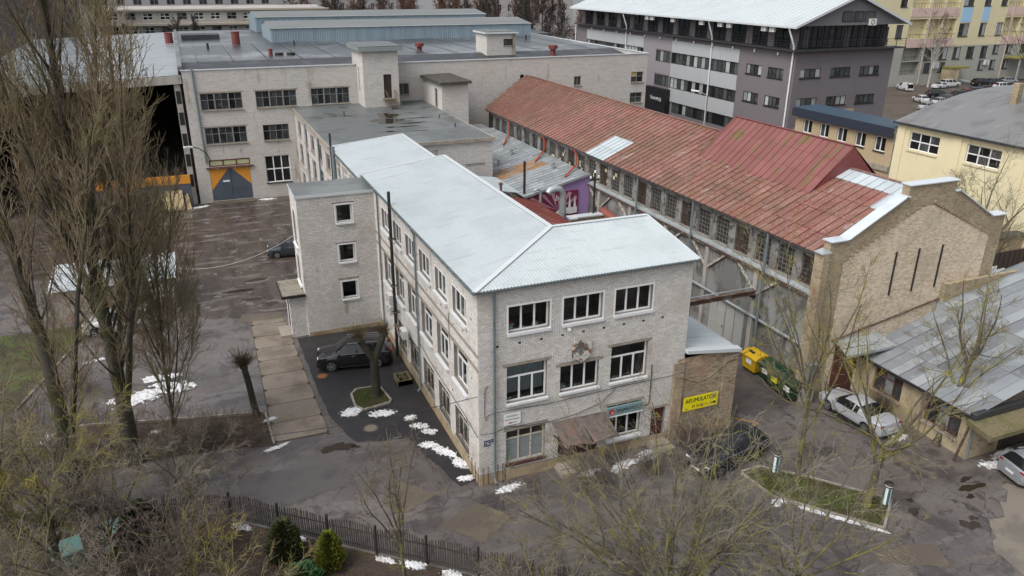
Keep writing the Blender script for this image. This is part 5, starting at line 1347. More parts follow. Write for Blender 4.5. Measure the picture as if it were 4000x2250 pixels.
while y < 58.2:
    t_end = 1.0
    lo_t = 0.0 if y < 54.2 else (y-54.2)/4.2
    offs = .22 if strip_i % 2 and not (24.5 < y < 29.6 or y < 6.6) else 0.0
    cuts = [0.0] + [q+offs*.35 for q in (.2, .42, .63, .84)] + [1.0]
    for a, c in zip(cuts[:-1], cuts[1:]):
        a = max(a, lo_t)
        if c > a+.02: sheets.append((strip_i, y, min(y+sw, 58.5), a, c))
    y += sw; strip_i += 1
def in_monitor(y0, y1, a, c): return 6.7 < (y0+y1)/2 < 18.4 and a > .52
sheets = [s_ for s_ in sheets if not in_monitor(s_[1], s_[2], s_[3], s_[4])]
sheets.sort(key=lambda s_: (V((ex, s_[1], ez))+sdir*SL*s_[3]-cam.location).length)
shared = {}
rest = MB()
hb = base_of(hall)
rroot = build('roof', MB().quad(V((ex, .95, ez-.06)), V((HRX, .95, HRZ-.06)), V((HRX, 58.4, HRZ-.06)), V((ex, 54.2, ez-.06))), m_seam, hall)
for k, (si, y0, y1, a, c) in enumerate(sheets):
    zinc = (25.6 < y0 < 29.2 and a < .41) or (y0 < 6.5 and a > .83) or (y0 < 2.2 and a > .62)
    p0 = V((ex, y0+.02, ez))+sdir*SL*(a+.0015); L = SL*(c-a)-.03; w = y1-y0-.045
    if k < 300:
        key = (round(L, 2), round(w, 2))
        if key not in shared:
            mb = MB()
            P = lambda s_, t_, h: sdir*s_ + UY*t_ + snrm*h
            mb.quad(P(0, 0, .012), P(L, 0, .004), P(L, w, .004), P(0, w, .012)); mb.quad(P(0, 0, .012), P(0, w, .012), P(0, w, -.02), P(0, 0, -.02))
            mb.obox(P(L/2, w+.004, .03), sdir, UY, snrm, L/2, .016, .04)
            me = bpy.data.meshes.new('roof_sheet'); me.from_pydata(mb.v, [], mb.f); me.update(); me.materials.append(m_red[0]); shared[key] = me
        me = shared[key]
        o = bpy.data.objects.new('roof_sheet', me); col.objects.link(o); o.parent = rroot; o.location = p0-hb+snrm*rr.uniform(0, .006)
        o.material_slots[0].link = 'OBJECT'; o.material_slots[0].material = m_newzinc if zinc else rr.choices(m_red, (5, 3, 3))[0]
    elif zinc:
        mb = MB(); mb.quad(p0+snrm*.014, p0+sdir*L+snrm*.008, p0+sdir*L+UY*w+snrm*.008, p0+UY*w+snrm*.014); build('roof_sheet', mb, m_newzinc, rroot)
    else:
        rest.quad(p0+snrm*.012, p0+sdir*L+snrm*.004, p0+sdir*L+UY*w+snrm*.004, p0+UY*w+snrm*.012)
        rest.obox(p0+sdir*L/2+UY*(w+.004)+snrm*.03, sdir, UY, snrm, L/2, .016, .04)
o = build('roof_sheeting', rest, m_red_join, rroot); o['kind'] = 'stuff'
b = MB(); b.quad((HRX, .95, HRZ), (HX1+.4, .95, HEZ), (HX1+.4, 58, HEZ), (HRX, 58.5, HRZ)); build('far_slope', b, m_red_join, hall)
strip('ridge_cap', (HRX, .95, HRZ), (HRX, 58.5, HRZ), .3, m_red[0], rroot, lift=.03)
# raised monitor on the ridge
mn = thing('roof_monitor', 'raised red sheet metal monitor astride the hall ridge', 'roof monitor', (27.7, 12.5, 10.6))
mx0, mz0, mz1 = 24.45, HEZ+(24.45-HX0)*(HRZ-HEZ)/(HRX-HX0)+.06, 13.55
ms = V((HRX-mx0, 0, mz1-mz0)); mL = ms.length; md = ms.normalized(); mn_n = md.cross(V((0,-1,0))).normalized(); mn_n = mn_n if mn_n.z > 0 else -mn_n
y = 6.65; i = 0
while y < 18.4:
    y1 = min(y+sw, 18.5)
    for a, c in ((0, .36), (.36, .7), (.7, 1.0)):
        p0 = V((mx0, y+.01, mz0))+md*mL*a; L = mL*(c-a)-.02; w = y1-y-.02; mb = MB()
        mb.quad(p0, p0+md*L, p0+md*L+UY*w, p0+UY*w); mb.obox(p0+md*L/2+UY*(w+.005)+mn_n*.015, md, UY, mn_n, L/2, .012, .03)
        o = build('roof_sheet', mb, M('red_monitor_sheet', (.205, .075, .07), .5, [(.5, (.17, .062, .052), .45, .62, .6), ((.5, 1.6, .5), (.12, .098, .03), .55, .63, .85), ((4, 4, 3), (.33, .2, .19), .66, .74, .6)], objvar=.12), mn)
    y += sw
for ye in (6.62, 18.5): b = MB(); b.prism([(mx0, ye, mz0-.25), (HRX+3.2, ye, mz0-.25), (HRX, ye, mz1-.03)], (0, .05, 0)); build('end_panel', b, M('red_monitor_end', (.18, .05, .05), .55), mn)
b = MB(); b.quad((mx0, 6.6, mz0-.03), (mx0, 18.55, mz0-.03), (HRX, 18.55, mz1-.03), (HRX, 6.6, mz1-.03)); b.quad((HRX, 6.6, mz1), (HRX, 18.55, mz1), (HRX+3.3, 18.55, mz0), (HRX+3.3, 6.6, mz0)); build('roof_back', b, MATS['red_monitor_end'], mn)
strip('ridge_cap', (HRX, 6.6, mz1), (HRX, 18.55, mz1), .2, MATS['red_monitor_end'], mn, lift=.03)
# rusty beam across the alley
bm = thing('alley_beam', 'rusty steel beam spanning the alley to the hall wall', 'beam', (16, 6.1, 4.8))
b = MB(); b.box(11.5, 20.9, 6.0, 6.22, 4.7, 4.74); b.box(11.5, 20.9, 6.0, 6.22, 4.96, 5.0); b.box(11.5, 20.9, 6.1, 6.13, 4.74, 4.96); build('girder', b, m_rust_steel, bm)
b = MB(); b.tube([(11.5, 6.3, 5.1), (20.9, 6.3, 5.1)], .05, 6); build('pipe', b, m_galv, bm)
for x in (11.52, 20.7):
    b = MB(); b.box(x, x+.2, 5.95, 6.35, 4.5, 4.7); build('bearing', b, m_black_steel, bm)

# ------------------------------------------------------------------ brick annex with the yellow sign
an = thing('brick_annex', 'lean-to annex of old mixed brick with pale ribbed roof', 'building', (13.2, 2, 0))
m_mixb = M('old_mixed_brick', (.42, .34, .24), .95, [(.4, (.34, .2, .14), .5, .6, .6), (.9, (.46, .37, .22), .52, .62, .7), ((2.5, 2.5, 9), (.26, .2, .14), .54, .62, .6), ((.8, .8, 2), (.30, .265, .235), .55, .68, .8), (3.0, (.1, .085, .06), .6, .72, .7)], brick=('xy', .25, .078, (.15, .125, .095), (.24, .17, .115)), bump=None)
b = MB(); b.wall((11.1, .5-.55, 0), UX, FNV, 3.75, 4.9, [], 0); b.quad((14.85, -.05, 0), (14.85, 4.3, 0), (14.85, 4.3, 4.9), (14.85, -.05, 4.9)); b.quad((14.85, 4.3, 0), (11.5, 4.3, 0), (11.5, 4.3, 4.9), (14.85, 4.3, 4.9)); build('wall', b, m_mixb, an)
for x0, x1, z1 in ((10.85, 11.45, 4.75), (14.05, 14.9, 4.6)):
    b = MB(); b.box(x0, x1, -.16, -.05, 0, z1); build('pier', b, m_mixb, an)
b = MB(); corr(b, lambda t: (V((14.95, -.2+4.6*t, 4.85)), V((11.52, -.2+4.6*t, 5.35))), 26); build('roof', b, m_roof_white, an)
b = MB(); b.prism([(11.5, -.25, 5.4), (11.5, -.25, 5.22), (15.0, -.25, 4.72), (15.0, -.25, 4.92)], (0, .45, 0)); build('verge_sheet', b, m_flash, an)
s = sign('advertising_sign', 'yellow AKUMULATORI sign on the brick annex', (12.65, -.24, 2.16), 2.2, .82, m_yellow_sign)
text_mesh('AKUMULATORI', .36, m_black_print, s, (12.65, -.262, 2.33), UX, UZ, xs=.8)
text_mesh('tel.', .12, m_black_print, s, (11.75, -.262, 1.88), UX, UZ); text_mesh('29 10 82 11', .24, M('dark_red_print', (.16, .03, .02), .5), s, (12.6, -.262, 1.95), UX, UZ, xs=.9)
b = MB(); b.box(13.3, 13.5, -.268, -.262, 1.93, 1.99); b.prism([(13.5, -.268, 1.86), (13.68, -.268, 1.96), (13.5, -.268, 2.06)], (0, .006, 0)); build('arrow', b, m_black_print, s)

# ------------------------------------------------------------------ the inner yard behind the front wing
pu = thing('purple_building', 'lean-to building with purple end wall and grey sheet roof', 'building', (18, 36, 0))
m_purple = M('purple_render', (.36, .235, .46), .8, [(.7, (.32, .2, .41), .45, .65, .7), (4.0, (.31, .18, .41), .6, .75, .5)])
b = MB(); b.prism([(15.0, 29.0, 0), (21.05, 29.0, 0), (21.05, 29.0, 7.25), (15.0, 29.0, 5.85)], (0, .25, 0)); build('end_wall', b, m_purple, pu)
b = MB(); b.quad((15.0, 52, 0), (15.0, 29.25, 0), (15.0, 29.25, 5.85), (15.0, 52, 5.85)); build('wall', b, m_facwall_x, pu)
m_gs = [M('grey_sheet_%d' % i, c, .42, [(.5, (.19, .2, .205), .45, .64, .6), (2.5, (.33, .345, .35), .6, .74, .5)], objvar=.18) for i, c in enumerate(((.24, .26, .27), (.29, .31, .32)))]
m_gsr = M('rust_streaked_sheet', (.30, .16, .07), .6, [((.5, 2.5, 1), (.26, .25, .23), .45, .6, .8), ((1, 4, 1), (.34, .11, .03), .56, .68, .8)], objvar=.2)
a0, c0 = V((14.7, 28.85, 5.83)), V((21.0, 28.85, 7.3)); pd = (c0-a0).normalized(); pL = (c0-a0).length; pn = pd.cross(V((0,-1,0))).normalized(); pn = pn if pn.z > 0 else -pn
r_ = random.Random(3); y = 28.85; i = 0
b = MB(); b.quad(a0-pn*.05, c0-pn*.05, c0+UY*22.9-pn*.05, a0+UY*22.9-pn*.05); proof = build('roof', b, m_seam, pu)
while y < 51.5:
    cuts = [0, .17+.05*(i % 2), .38+.06*((i+1) % 2), .6+.05*(i % 3), .8, 1]
    for a, c in zip(cuts[:-1], cuts[1:]):
        p0 = a0+UY*(y-28.85)+pd*pL*a; L = pL*(c-a)-.02; w = .64; mb = MB()
        mb.quad(p0+UY*.01, p0+UY*.01+pd*L, p0+UY*w+pd*L, p0+UY*w); mb.obox(p0+pd*L/2+UY*(w+.005)+pn*.015, pd, UY, pn, L/2, .012, .025)
        build('roof_sheet', mb, m_gsr if 34.3 < y < 36.8 and a < .7 else r_.choice(m_gs), proof)
    y += .66; i += 1
b = MB(); b.bar(a0-UY*.03, c0-UY*.03, .1, .2); build('verge_strip', b, m_galv, pu)
for x, y, z, h in ((16.4, 39, 6.3, .55), (19.4, 33.2, 7.0, .55), (18.5, 41, 6.8, .5)):
    b = MB(); b.lathe((x, y, z-.1), [(.16, 0), (.16, h), (.22, h), (.22, h+.15)], 10); build('vent_pipe', b, m_galv, pu)
# poster on the purple wall
ps = thing('wall_poster', 'crimson poster with white rays and church spires on the purple wall', 'poster', (17.6, 28.93, 4.9))
b = MB(); b.prism([(15.1, 28.9, 3.78), (19.92, 28.9, 3.78), (19.92, 28.9, 6.0), (15.1, 28.9, 5.95)], (0, .08, 0)); build('board', b, M('crimson_print', (.17, .02, .06), .5), ps)
m_ray = M('pale_pink_print', (.42, .24, .3), .5)
c_ = V((17.9, 28.895, 4.35))
for t0, t1, L in ((22, 32, 2.2), (45, 58, 2.0), (70, 82, 1.66), (100, 112, 1.68), (126, 137, 2.2), (150, 160, 2.9)):
    q = [c_, c_+V((math.cos(R(t0)), 0, math.sin(R(t0))))*L, c_+V((math.cos(R(t1)), 0, math.sin(R(t1))))*L]
    for v in q: v.z = min(v.z, 5.93); v.x = max(15.2, min(19.8, v.x))
    b = MB(); b.prism(q, (0, -.003, 0)); build('ray', b, m_ray, ps)
b = MB(); pts = [(17.5, 4.05), (18.2, 4.45), (18.8, 4.6), (19.3, 4.5), (19.85, 4.5), (19.85, 3.95), (19.2, 3.9), (18.6, 3.98), (18.0, 3.92)]; b.prism([(x, 28.893, z) for x, z in pts], (0, -.004, 0)); build('cloud', b, m_white_print, ps)
for x, w, h in ((18.3, .1, .45), (18.5, .14, .25), (19.1, .13, 1.35), (19.6, .14, 1.1), (18.8, .2, .3), (19.35, .16, .35)):
    b = MB(); b.prism([(x-w, 28.891, 4.5), (x+w, 28.891, 4.5), (x+w*.5, 28.891, 4.5+h*.4), (x, 28.891, 4.5+h), (x-w*.5, 28.891, 4.5+h*.4)], (0, -.004, 0)); build('spire', b, m_white_print if h > 1 else M('plum_print', (.06, .02, .05), .5), ps)
text_mesh('by', .75, m_white_print, ps, (18.0, 28.885, 5.45), UX, UZ, shear=.25)
# steel stack, ducts, insulator pole
def lathe_thing(name, label, cat, c, prof, mat, n=12, group=None):
    b = MB(); b.lathe(c, prof, n); o = build(name, b, mat, at=c); smooth_angle(o); return tag(o, label, cat, group)
lathe_thing('steel_stack', 'thin dark steel stack rising before the purple building', 'stack', (15.1, 29.7, 4.5), [(.11, 0), (.11, 4.25)], m_black_steel)
def duct(name, label, pts, r, mat):
    b = MB(); b.tube(pts, r, 12, cap=False); b.tube([V(pts[-2]), V(pts[-1])], r*.9, 12)
    o = build(name, b, mat, at=pts[0]); smooth_angle(o); return tag(o, label, 'duct')
duct('gooseneck_duct', 'large silver gooseneck duct behind the small red roof', [(17.2, 26.4, 3), (17.2, 26.4, 6.1), (17.15, 26.4, 6.6), (16.85, 26.4, 6.95), (16.45, 26.4, 7.05), (16.05, 26.4, 6.95), (15.8, 26.4, 6.7)], .3, m_galv)
duct('gooseneck_duct', 'small silver gooseneck pipe left of the large duct', [(16.0, 28.3, 4), (16.0, 28.3, 6.35), (15.9, 28.3, 6.55), (15.65, 28.3, 6.6), (15.45, 28.3, 6.45)], .12, m_galv)
ip = thing('insulator_pole', 'black pole with white insulators beside the purple wall', 'pole', (19.6, 25.4, 3))
b = MB(); b.tube([(19.6, 25.4, 2), (19.6, 25.4, 8.3)], .09, 8); b.bar((19.2, 25.4, 7.75), (20.0, 25.4, 7.75), .1); build('pole', b, m_black_steel, ip)
for x, z in ((19.22, 7.85), (19.6, 8.3), (19.95, 7.85)):
    b = MB(); b.lathe((x, 25.4, z), [(.05, 0), (.1, .06), (.06, .12), (.09, .18), (.03, .24)], 10); build('insulator', b, m_white_print, ip)
# small red roofed store and the parapet wall
rs_ = thing('red_roof_store', 'small store with red ribbed roof in the inner yard', 'building', (14, 24, 0))
m_redr = M('red_ribbed_sheet', (.23, .065, .05), .5, [((1, .3, 1), (.30, .13, .11), .5, .64, .7), (.8, (.15, .05, .04), .5, .66, .6)])
b = MB(); b.box(11.2, 15.6, 20.4, 28.2, 0, 5.2); build('wall', b, m_facwall_x, rs_)
b = MB(); y = 20.3
while y < 28.2:
    y1 = min(y+.55, 28.3); b.quad((15.7, y, 5.5), (15.7, y1, 5.5), (11.9, y1, 6.55), (11.9, y, 6.55)); b.quad((11.9, y, 6.55), (11.9, y1, 6.55), (9.6, y1, 5.6), (9.6, y, 5.6)); b.bar((15.7, y1, 5.53), (11.9, y1, 6.58), .04, .06); y = y1
build('roof', b, m_redr, rs_)
b = MB(); b.quad((15.72, 20.28, 5.2), (15.72, 28.3, 5.2), (15.72, 28.3, 5.52), (15.72, 20.28, 5.52)); b.poly([(15.7, 20.3, 5.0), (15.7, 20.3, 5.5), (11.9, 20.3, 6.55), (9.6, 20.3, 5.6), (9.6, 20.3, 5.0)]); build('fascia', b, M('red_fascia', (.2, .03, .03), .5), rs_)
lathe_thing('metal_chimney', 'small brown metal chimney with a white cap on the red store', 'chimney', (12.4, 28.4, 6.0), [(.22, 0), (.14, .35), (.11, .4), (.11, 1.2), (.1, 1.22), (.2, 1.3), (.16, 1.45)], M('brown_flue', (.1, .06, .05), .5))
pw = thing('parapet_wall', 'old brick parapet with white and red coping in the inner yard', 'wall', (20, 24, 0))
b = MB(); b.box(17.3, 20.3, 24.9, 25.5, 0, 4.75); b.box(20.3, 20.9, 22.2, 25.5, 0, 4.9); build('masonry', b, m_oldb, pw)
b = MB(); b.box(17.8, 20.3, 24.8, 25.6, 4.75, 4.87); b.box(17.2, 17.8, 24.7, 25.7, 4.7, 4.82); build('white_coping', b, m_flash, pw)
b = MB(); b.tube([(20.6, 25.6, 4.9), (20.6, 21.2, 4.4)], .38, 10); build('red_coping', b, M('red_tile', (.23, .07, .055), .6), pw)
lr = thing('pale_roof_store', 'small store with pale metal roof behind the main ridge', 'building', (11, 30, 0))
b = MB(); b.box(8.6, 14.0, 28.6, 34.0, 0, 5.8); build('wall', b, m_facwall_x, lr)
b = MB(); corr(b, lambda t: (V((14.2, 28.5+5.6*t, 6.4)), V((8.4, 28.5+5.6*t, 7.3))), 30); build('roof', b, m_roof_white, lr)
wr = thing('white_flat_roof', 'small white membrane roof at the far end of the hall', 'roof', (18, 53, 0))
b = MB(); b.box(15.2, 20.8, 48.8, 54.5, 0, 6.9); build('wall', b, m_facwall_x, wr); b = MB(); b.box(15.0, 20.9, 52.2, 56, 6.95, 7.15); b.box(15.0, 20.95, 52.0, 52.2, 6.95, 7.35); build('membrane', b, m_flash, wr)
# ------------------------------------------------------------------ vehicles
m_tyre = M('tyre_rubber', (.018, .017, .017), .8)
m_rim = M('alloy_rim', (.32, .33, .34), .35, metal=.6)
m_cglass = M('car_glass', (.012, .014, .016), .05, spec=.6)
m_chrome = M('chrome_trim', (.6, .61, .62), .2, metal=.8)
m_light = M('headlight_glass', (.62, .64, .66), .1)
m_tail = M('tail_light_red', (.28, .012, .015), .2)
m_under = M('underbody', (.012, .012, .012), .9)
m_plate = M('number_plate', (.7, .7, .68), .5)
def paint(name, c, metal=.3, rough=.32):
    return M('paint_'+name, c, rough, [(1.5, tuple(min(1, x*.78+.02) for x in c), .5, .68, .5)], metal=metal, coat=.55)
KINDS = {
 'saloon': dict(L=4.6, W=1.80, wb=2.72, fo=.86, rw=.32, top=[(-.5, .66), (-.485, .93), (-.46, 1.0), (-.30, 1.06), (-.13, 1.38), (-.04, 1.43), (.06, 1.43), (.12, 1.39), (.26, 1.02), (.42, .90), (.485, .76), (.5, .6)],
        belt=[(-.5, .92), (.1, .92), (.5, .78)], ws=(.12, .26), rwin=(-.30, -.13), cab=(-.30, .26), pil=(-.02,)),
 'coupe': dict(L=4.5, W=1.76, wb=2.70, fo=.78, rw=.32, top=[(-.5, .66), (-.49, .93), (-.46, .99), (-.29, 1.04), (-.13, 1.32), (-.03, 1.37), (.05, 1.37), (.11, 1.33), (.24, 1.0), (.42, .90), (.485, .78), (.5, .6)],
        belt=[(-.5, .9), (.1, .9), (.5, .78)], ws=(.11, .24), rwin=(-.29, -.13), cab=(-.29, .24), pil=(-.06,)),
 'suv': dict(L=4.8, W=1.90, wb=2.86, fo=.90, rw=.37, top=[(-.5, .8), (-.49, 1.1), (-.455, 1.25), (-.40, 1.66), (-.3, 1.74), (-.05, 1.78), (.08, 1.74), (.12, 1.69), (.24, 1.22), (.30, 1.14), (.44, 1.05), (.485, .92), (.5, .7)],
        belt=[(-.5, 1.16), (.1, 1.12), (.5, .92)], ws=(.12, .24), rwin=(-.455, -.40), cab=(-.45, .24), pil=(-.25, -.03)),
 'estate': dict(L=4.75, W=1.80, wb=2.75, fo=.88, rw=.33, top=[(-.5, .68), (-.49, .95), (-.47, 1.02), (-.40, 1.40), (-.3, 1.46), (-.05, 1.48), (.06, 1.46), (.12, 1.41), (.25, 1.03), (.42, .92), (.485, .78), (.5, .6)],
        belt=[(-.5, .98), (.1, .94), (.5, .8)], ws=(.12, .25), rwin=(-.47, -.40), cab=(-.46, .25), pil=(-.24, -.02)),
 'hatch': dict(L=4.2, W=1.76, wb=2.58, fo=.82, rw=.32, top=[(-.5, .68), (-.485, .95), (-.46, 1.05), (-.33, 1.40), (-.22, 1.47), (-.02, 1.50), (.08, 1.46), (.13, 1.41), (.28, 1.05), (.43, .92), (.485, .78), (.5, .6)],
        belt=[(-.5, .98), (.1, .93), (.5, .8)], ws=(.13, .28), rwin=(-.46, -.33), cab=(-.46, .28), pil=(-.18, 0)),
 'van': dict(L=4.5, W=1.82, wb=2.75, fo=.86, rw=.33, top=[(-.5, .7), (-.495, 1.6), (-.47, 1.78), (-.2, 1.82), (.06, 1.8), (.12, 1.74), (.30, 1.15), (.44, .98), (.49, .82), (.5, .6)],
        belt=[(-.5, 1.05), (.1, 1.02), (.5, .84)], ws=(.12, .30), rwin=(-.498, -.49), cab=(.0, .30), pil=(.0,)),
}
def interp(t, pts):
    return float(np.interp(t, [p[0] for p in pts], [p[1] for p in pts]))
CARMESH = {}
def car_meshes(kind):
    if kind in CARMESH: return CARMESH[kind]
    k = KINDS[kind]; L, W = k['L'], k['W']; hw = W/2
    xf = L/2-k['fo']; xr = xf-k['wb']; rw = k['rw']; ra = rw+.055
    xs = set(float(p[0]*L) for p in k['top'])
    for c in (xf, xr):
        for d in (-1, -.92, -.7, -.38, 0, .38, .7, .92, 1): xs.add(c+d*ra)
        xs.add(c-ra-.01); xs.add(c+ra+.01)
    for p in k['pil']: xs |= {p*L-.045, p*L+.045}
    xs |= {k['cab'][0]*L, k['cab'][1]*L, -.47*L, .47*L, .35*L, -.2*L, .02*L}
    xs = sorted(x for x in xs if -L/2-1e-6 <= x <= L/2+1e-6)
    xs = [x for i, x in enumerate(xs) if i == 0 or x-xs[i-1] > .004]
    rows = []
    for x in xs:
        t = x/L; zt = interp(t, k['top']); bl = min(interp(t, k['belt']), zt-.05)
        e = max(0.0, (abs(t)-.40)/.10); w = hw*(1-.13*e*e - .02*abs(t))
        g = min(1, max(0, (zt-bl-.06)/.36))
        wt = w*(.90-.17*g); zs = zt-(.035+.045*g)
        zl = .20+.10*e*e
        for c in (xf, xr):
            if abs(x-c) < ra: zl = max(zl, rw*.98+math.sqrt(max(0, ra*ra-(x-c)**2)))
        p1 = max(zl+.02, .36); p2 = max(p1+.02, .58)
        rows.append([(x, .90*w, zl), (x, w*.985, p1), (x, w, p2), (x, w*.96, bl), (x, wt, zs), (x, wt*.6, zt-.008), (x, 0, zt)])
    parts = {'body': MB(), 'windscreen': MB(), 'rear_window': MB(), 'side_window_l': MB(), 'side_window_r': MB()}
    for i in range(len(rows)-1):
        xm = (xs[i]+xs[i+1])/2; t = xm/L
        incab = k['cab'][0] < t < k['cab'][1]
        pillar = any(abs(xm-p*L) < .045 for p in k['pil'])
        for j in range(6):
            for s in (1, -1):
                q = [rows[i][j], rows[i+1][j], rows[i+1][j+1], rows[i][j+1]]
                q = [(a, b*s, c) for a, b, c in q]
                if s == 1: q = q[::-1]
                dst = 'body'; 
                if j == 3 and incab and not pillar and (k['ws'][0] > t > k['rwin'][1] or (kind in ('suv', 'estate', 'hatch') and t < k['ws'][0] and t > k['rwin'][1]-.01)): dst = 'side_window_l' if s == 1 else 'side_window_r'
                elif j == 3 and k['ws'][0] < t < k['ws'][0]+(k['ws'][1]-k['ws'][0])*.6 and not pillar: dst = 'side_window_l' if s == 1 else 'side_window_r'
                elif j >= 4 and k['ws'][0] < t < k['ws'][1]: dst = 'windscreen'
                elif j >= 4 and k['rwin'][0] < t < k['rwin'][1]: dst = 'rear_window'
                parts[dst].quad(*q)
    bd = parts['body']
    for r_, s in ((rows[0], -1), (rows[-1], 1)):
        pts = [(a, b, c) for a, b, c in r_]+[(a, -b, c) for a, b, c in reversed(r_[:-1])]
        bd.poly(pts if s < 0 else pts[::-1])
    und = MB(); und.box(-L/2+.2, L/2-.2, -hw+.24, hw-.24, .17, .5)
    for c in (xf, xr): und.box(c-ra, c+ra, -hw+.1, hw-.1, .35, rw+ra)
    out = {}
    def mk(nm, mb, sm=True):
        me = bpy.data.meshes.new(nm); me.from_pydata(mb.v, [], mb.f)
        import bmesh
        bm = bmesh.new(); bm.from_mesh(me); bmesh.ops.remove_doubles(bm, verts=bm.verts, dist=.0008); bm.to_mesh(me); bm.free()
        if sm:
            for p in me.polygons: p.use_smooth = True
            me.set_sharp_from_angle(angle=R(38))
        me.update(); return me
    for nm in parts: out[nm] = mk(nm, parts[nm])
    out['under'] = mk('underbody', und, False)
    # trim: sills, bumpers grille
    ty = MB()
    ty.lathe((0, 0, 0), [(rw*.66, -.09), (rw*.95, -.1), (rw, -.06), (rw, .06), (rw*.95, .1), (rw*.66, .09)], 22); ty.v = [(x, z, y) for x, y, z in ty.v]
    out['tyre'] = mk('wheel', ty)
    rm = MB(); rm.lathe((0, 0, 0), [(rw*.67, .04), (rw*.67, .098), (rw*.6, .098), (rw*.56, .06)], 22)
    for a in range(5):
        t = a*2*math.pi/5; d = V((math.cos(t), math.sin(t), 0)); e = V((-d.y, d.x, 0)); rm.obox(d*rw*.33+UZ*.082, d, e, UZ, rw*.32, rw*.085, .014)
    rm.v = [(x, z, y) for x, y, z in rm.v]; out['rim'] = mk('rim', rm, False)
    out['dims'] = (L, hw, xf, xr, rw, k)
    CARMESH[kind] = out
    return out
def car(name, label, kind, pnt, loc, heading, group='parked cars', detail=True, rails=False, plate_text=None):
    m = car_meshes(kind); L, hw, xf, xr, rw, k = m['dims']
    t = thing(name, label, 'car' if kind != 'van' else 'van', loc, group, heading)
    def part(nm, me, mat, lc=(0,0,0), rot=None, par=None):
        o = bpy.data.objects.new(nm, me); col.objects.link(o); o.parent = par or t; o.location = lc
        if rot: o.rotation_euler = rot
        if not me.materials: me.materials.append(mat)
        o.material_slots[0].link = 'OBJECT'; o.material_slots[0].material = mat
        return o
    part('body', m['body'], pnt); part('underbody', m['under'], m_under); part('windscreen', m['windscreen'], m_cglass); part('rear_window', m['rear_window'], m_cglass)
    part('side_window', m['side_window_l'], m_cglass); part('side_window', m['side_window_r'], m_cglass)
    for x in (xf, xr):
        for s in (1, -1):
            w = part('wheel', m['tyre'], m_tyre, (x, s*(hw-.12), rw)); part('rim', m['rim'], m_rim, (0, 0, 0), (0, 0, 0) if s > 0 else (0, 0, math.pi), w)
    def lb(nm, c, sx, sy, sz, mat):
        b = MB(); b.box(c[0]-sx/2, c[0]+sx/2, c[1]-sy/2, c[1]+sy/2, c[2]-sz/2, c[2]+sz/2)
        me = bpy.data.meshes.new(nm); me.from_pydata(b.v, [], b.f); me.update(); me.materials.append(mat)
        o = bpy.data.objects.new(nm, me); col.objects.link(o); o.parent = t; return o
    zf = interp(.47, k['top'])-.1; zr = interp(-.485, k['top'])-.08
    for s in (1, -1):
        lb('headlight', (L*.467, s*hw*.68, zf), .2, .34, .13, m_light)
        lb('tail_light', (-L*.475, s*hw*.74, zr-.04), .16, .22, .2 if kind not in ('suv', 'van') else .45, m_tail)
        lb('wing_mirror', (k['ws'][1]*L-.16, s*(hw+.06), interp(.2, k['belt'])+.07), .1, .16, .11, pnt)
    lb('grille', (L*.492, 0, zf-.06), .05, hw*.7, .14, m_under); lb('number_plate', (-L*.5-.004, 0, .62 if kind != 'saloon' else .58), .02, .5, .11, m_plate); lb('number_plate', (L*.5+.004, 0, .42), .02, .5, .11, m_plate)
    if detail:
        for s in (1, -1):
            lb('sill_trim', (0, s*hw*.975, .3), k['wb']-2*rw-.16, .03, .1, m_under)
            for x in (.02*L, -.2*L):
                if kind != 'coupe' or x > 0 or True: lb('door_handle', (x, s*hw*.985, interp(0, k['belt'])-.13), .2, .03, .03, m_chrome if kind == 'suv' else pnt)
            lb('window_trim', ((k['cab'][0]+k['ws'][0])/2*L+.08, s*hw*.962, interp(0, k['belt'])+.005), (k['ws'][0]-k['rwin'][1])*L+.5, .02, .025, m_chrome)
            if rails: lb('roof_rail', (-.12*L, s*hw*.70, interp(-.1, k['top'])-.0), 2.0, .04, .05, m_chrome)
    return t
def hd(dx, dy): return math.atan2(dy, dx)
car('parked_car', 'black SUV with chrome window trim parked beside the side wall', 'suv', paint('deep_black', (.006, .0065, .009), .0, .2), (-3.0, 15.25, 0), hd(-4.35, .85), rails=True)
car('parked_car', 'dark grey saloon half hidden behind the stair tower', 'saloon', paint('slate', (.045, .055, .065), .4), (-3.75, 38.3, 0), hd(-1, .12))
car('parked_car', 'silver white SUV behind the big poplar by the low shed', 'suv', paint('pearl', (.42, .42, .41), .3), (-17.2, 26.4, 0), hd(-1, .14))
car('parked_car', 'silver coupe parked below the brick gable', 'coupe', paint('bright_silver', (.52, .54, .57), .35), (22.15, -2.25, 0), hd(-.04, 1))
car('parked_car', 'dark hatchback seen through the bare foreground branches', 'estate', paint('graphite', (.016, .018, .022), .2, .25), (12.75, -2.75, 0), hd(-1, -.22))
car('parked_car', 'silver estate car cut by the right edge of the frame', 'estate', paint('silver', (.36, .38, .41), .5), (27.0, -10.1, 0), hd(1, -.22), rails=True)
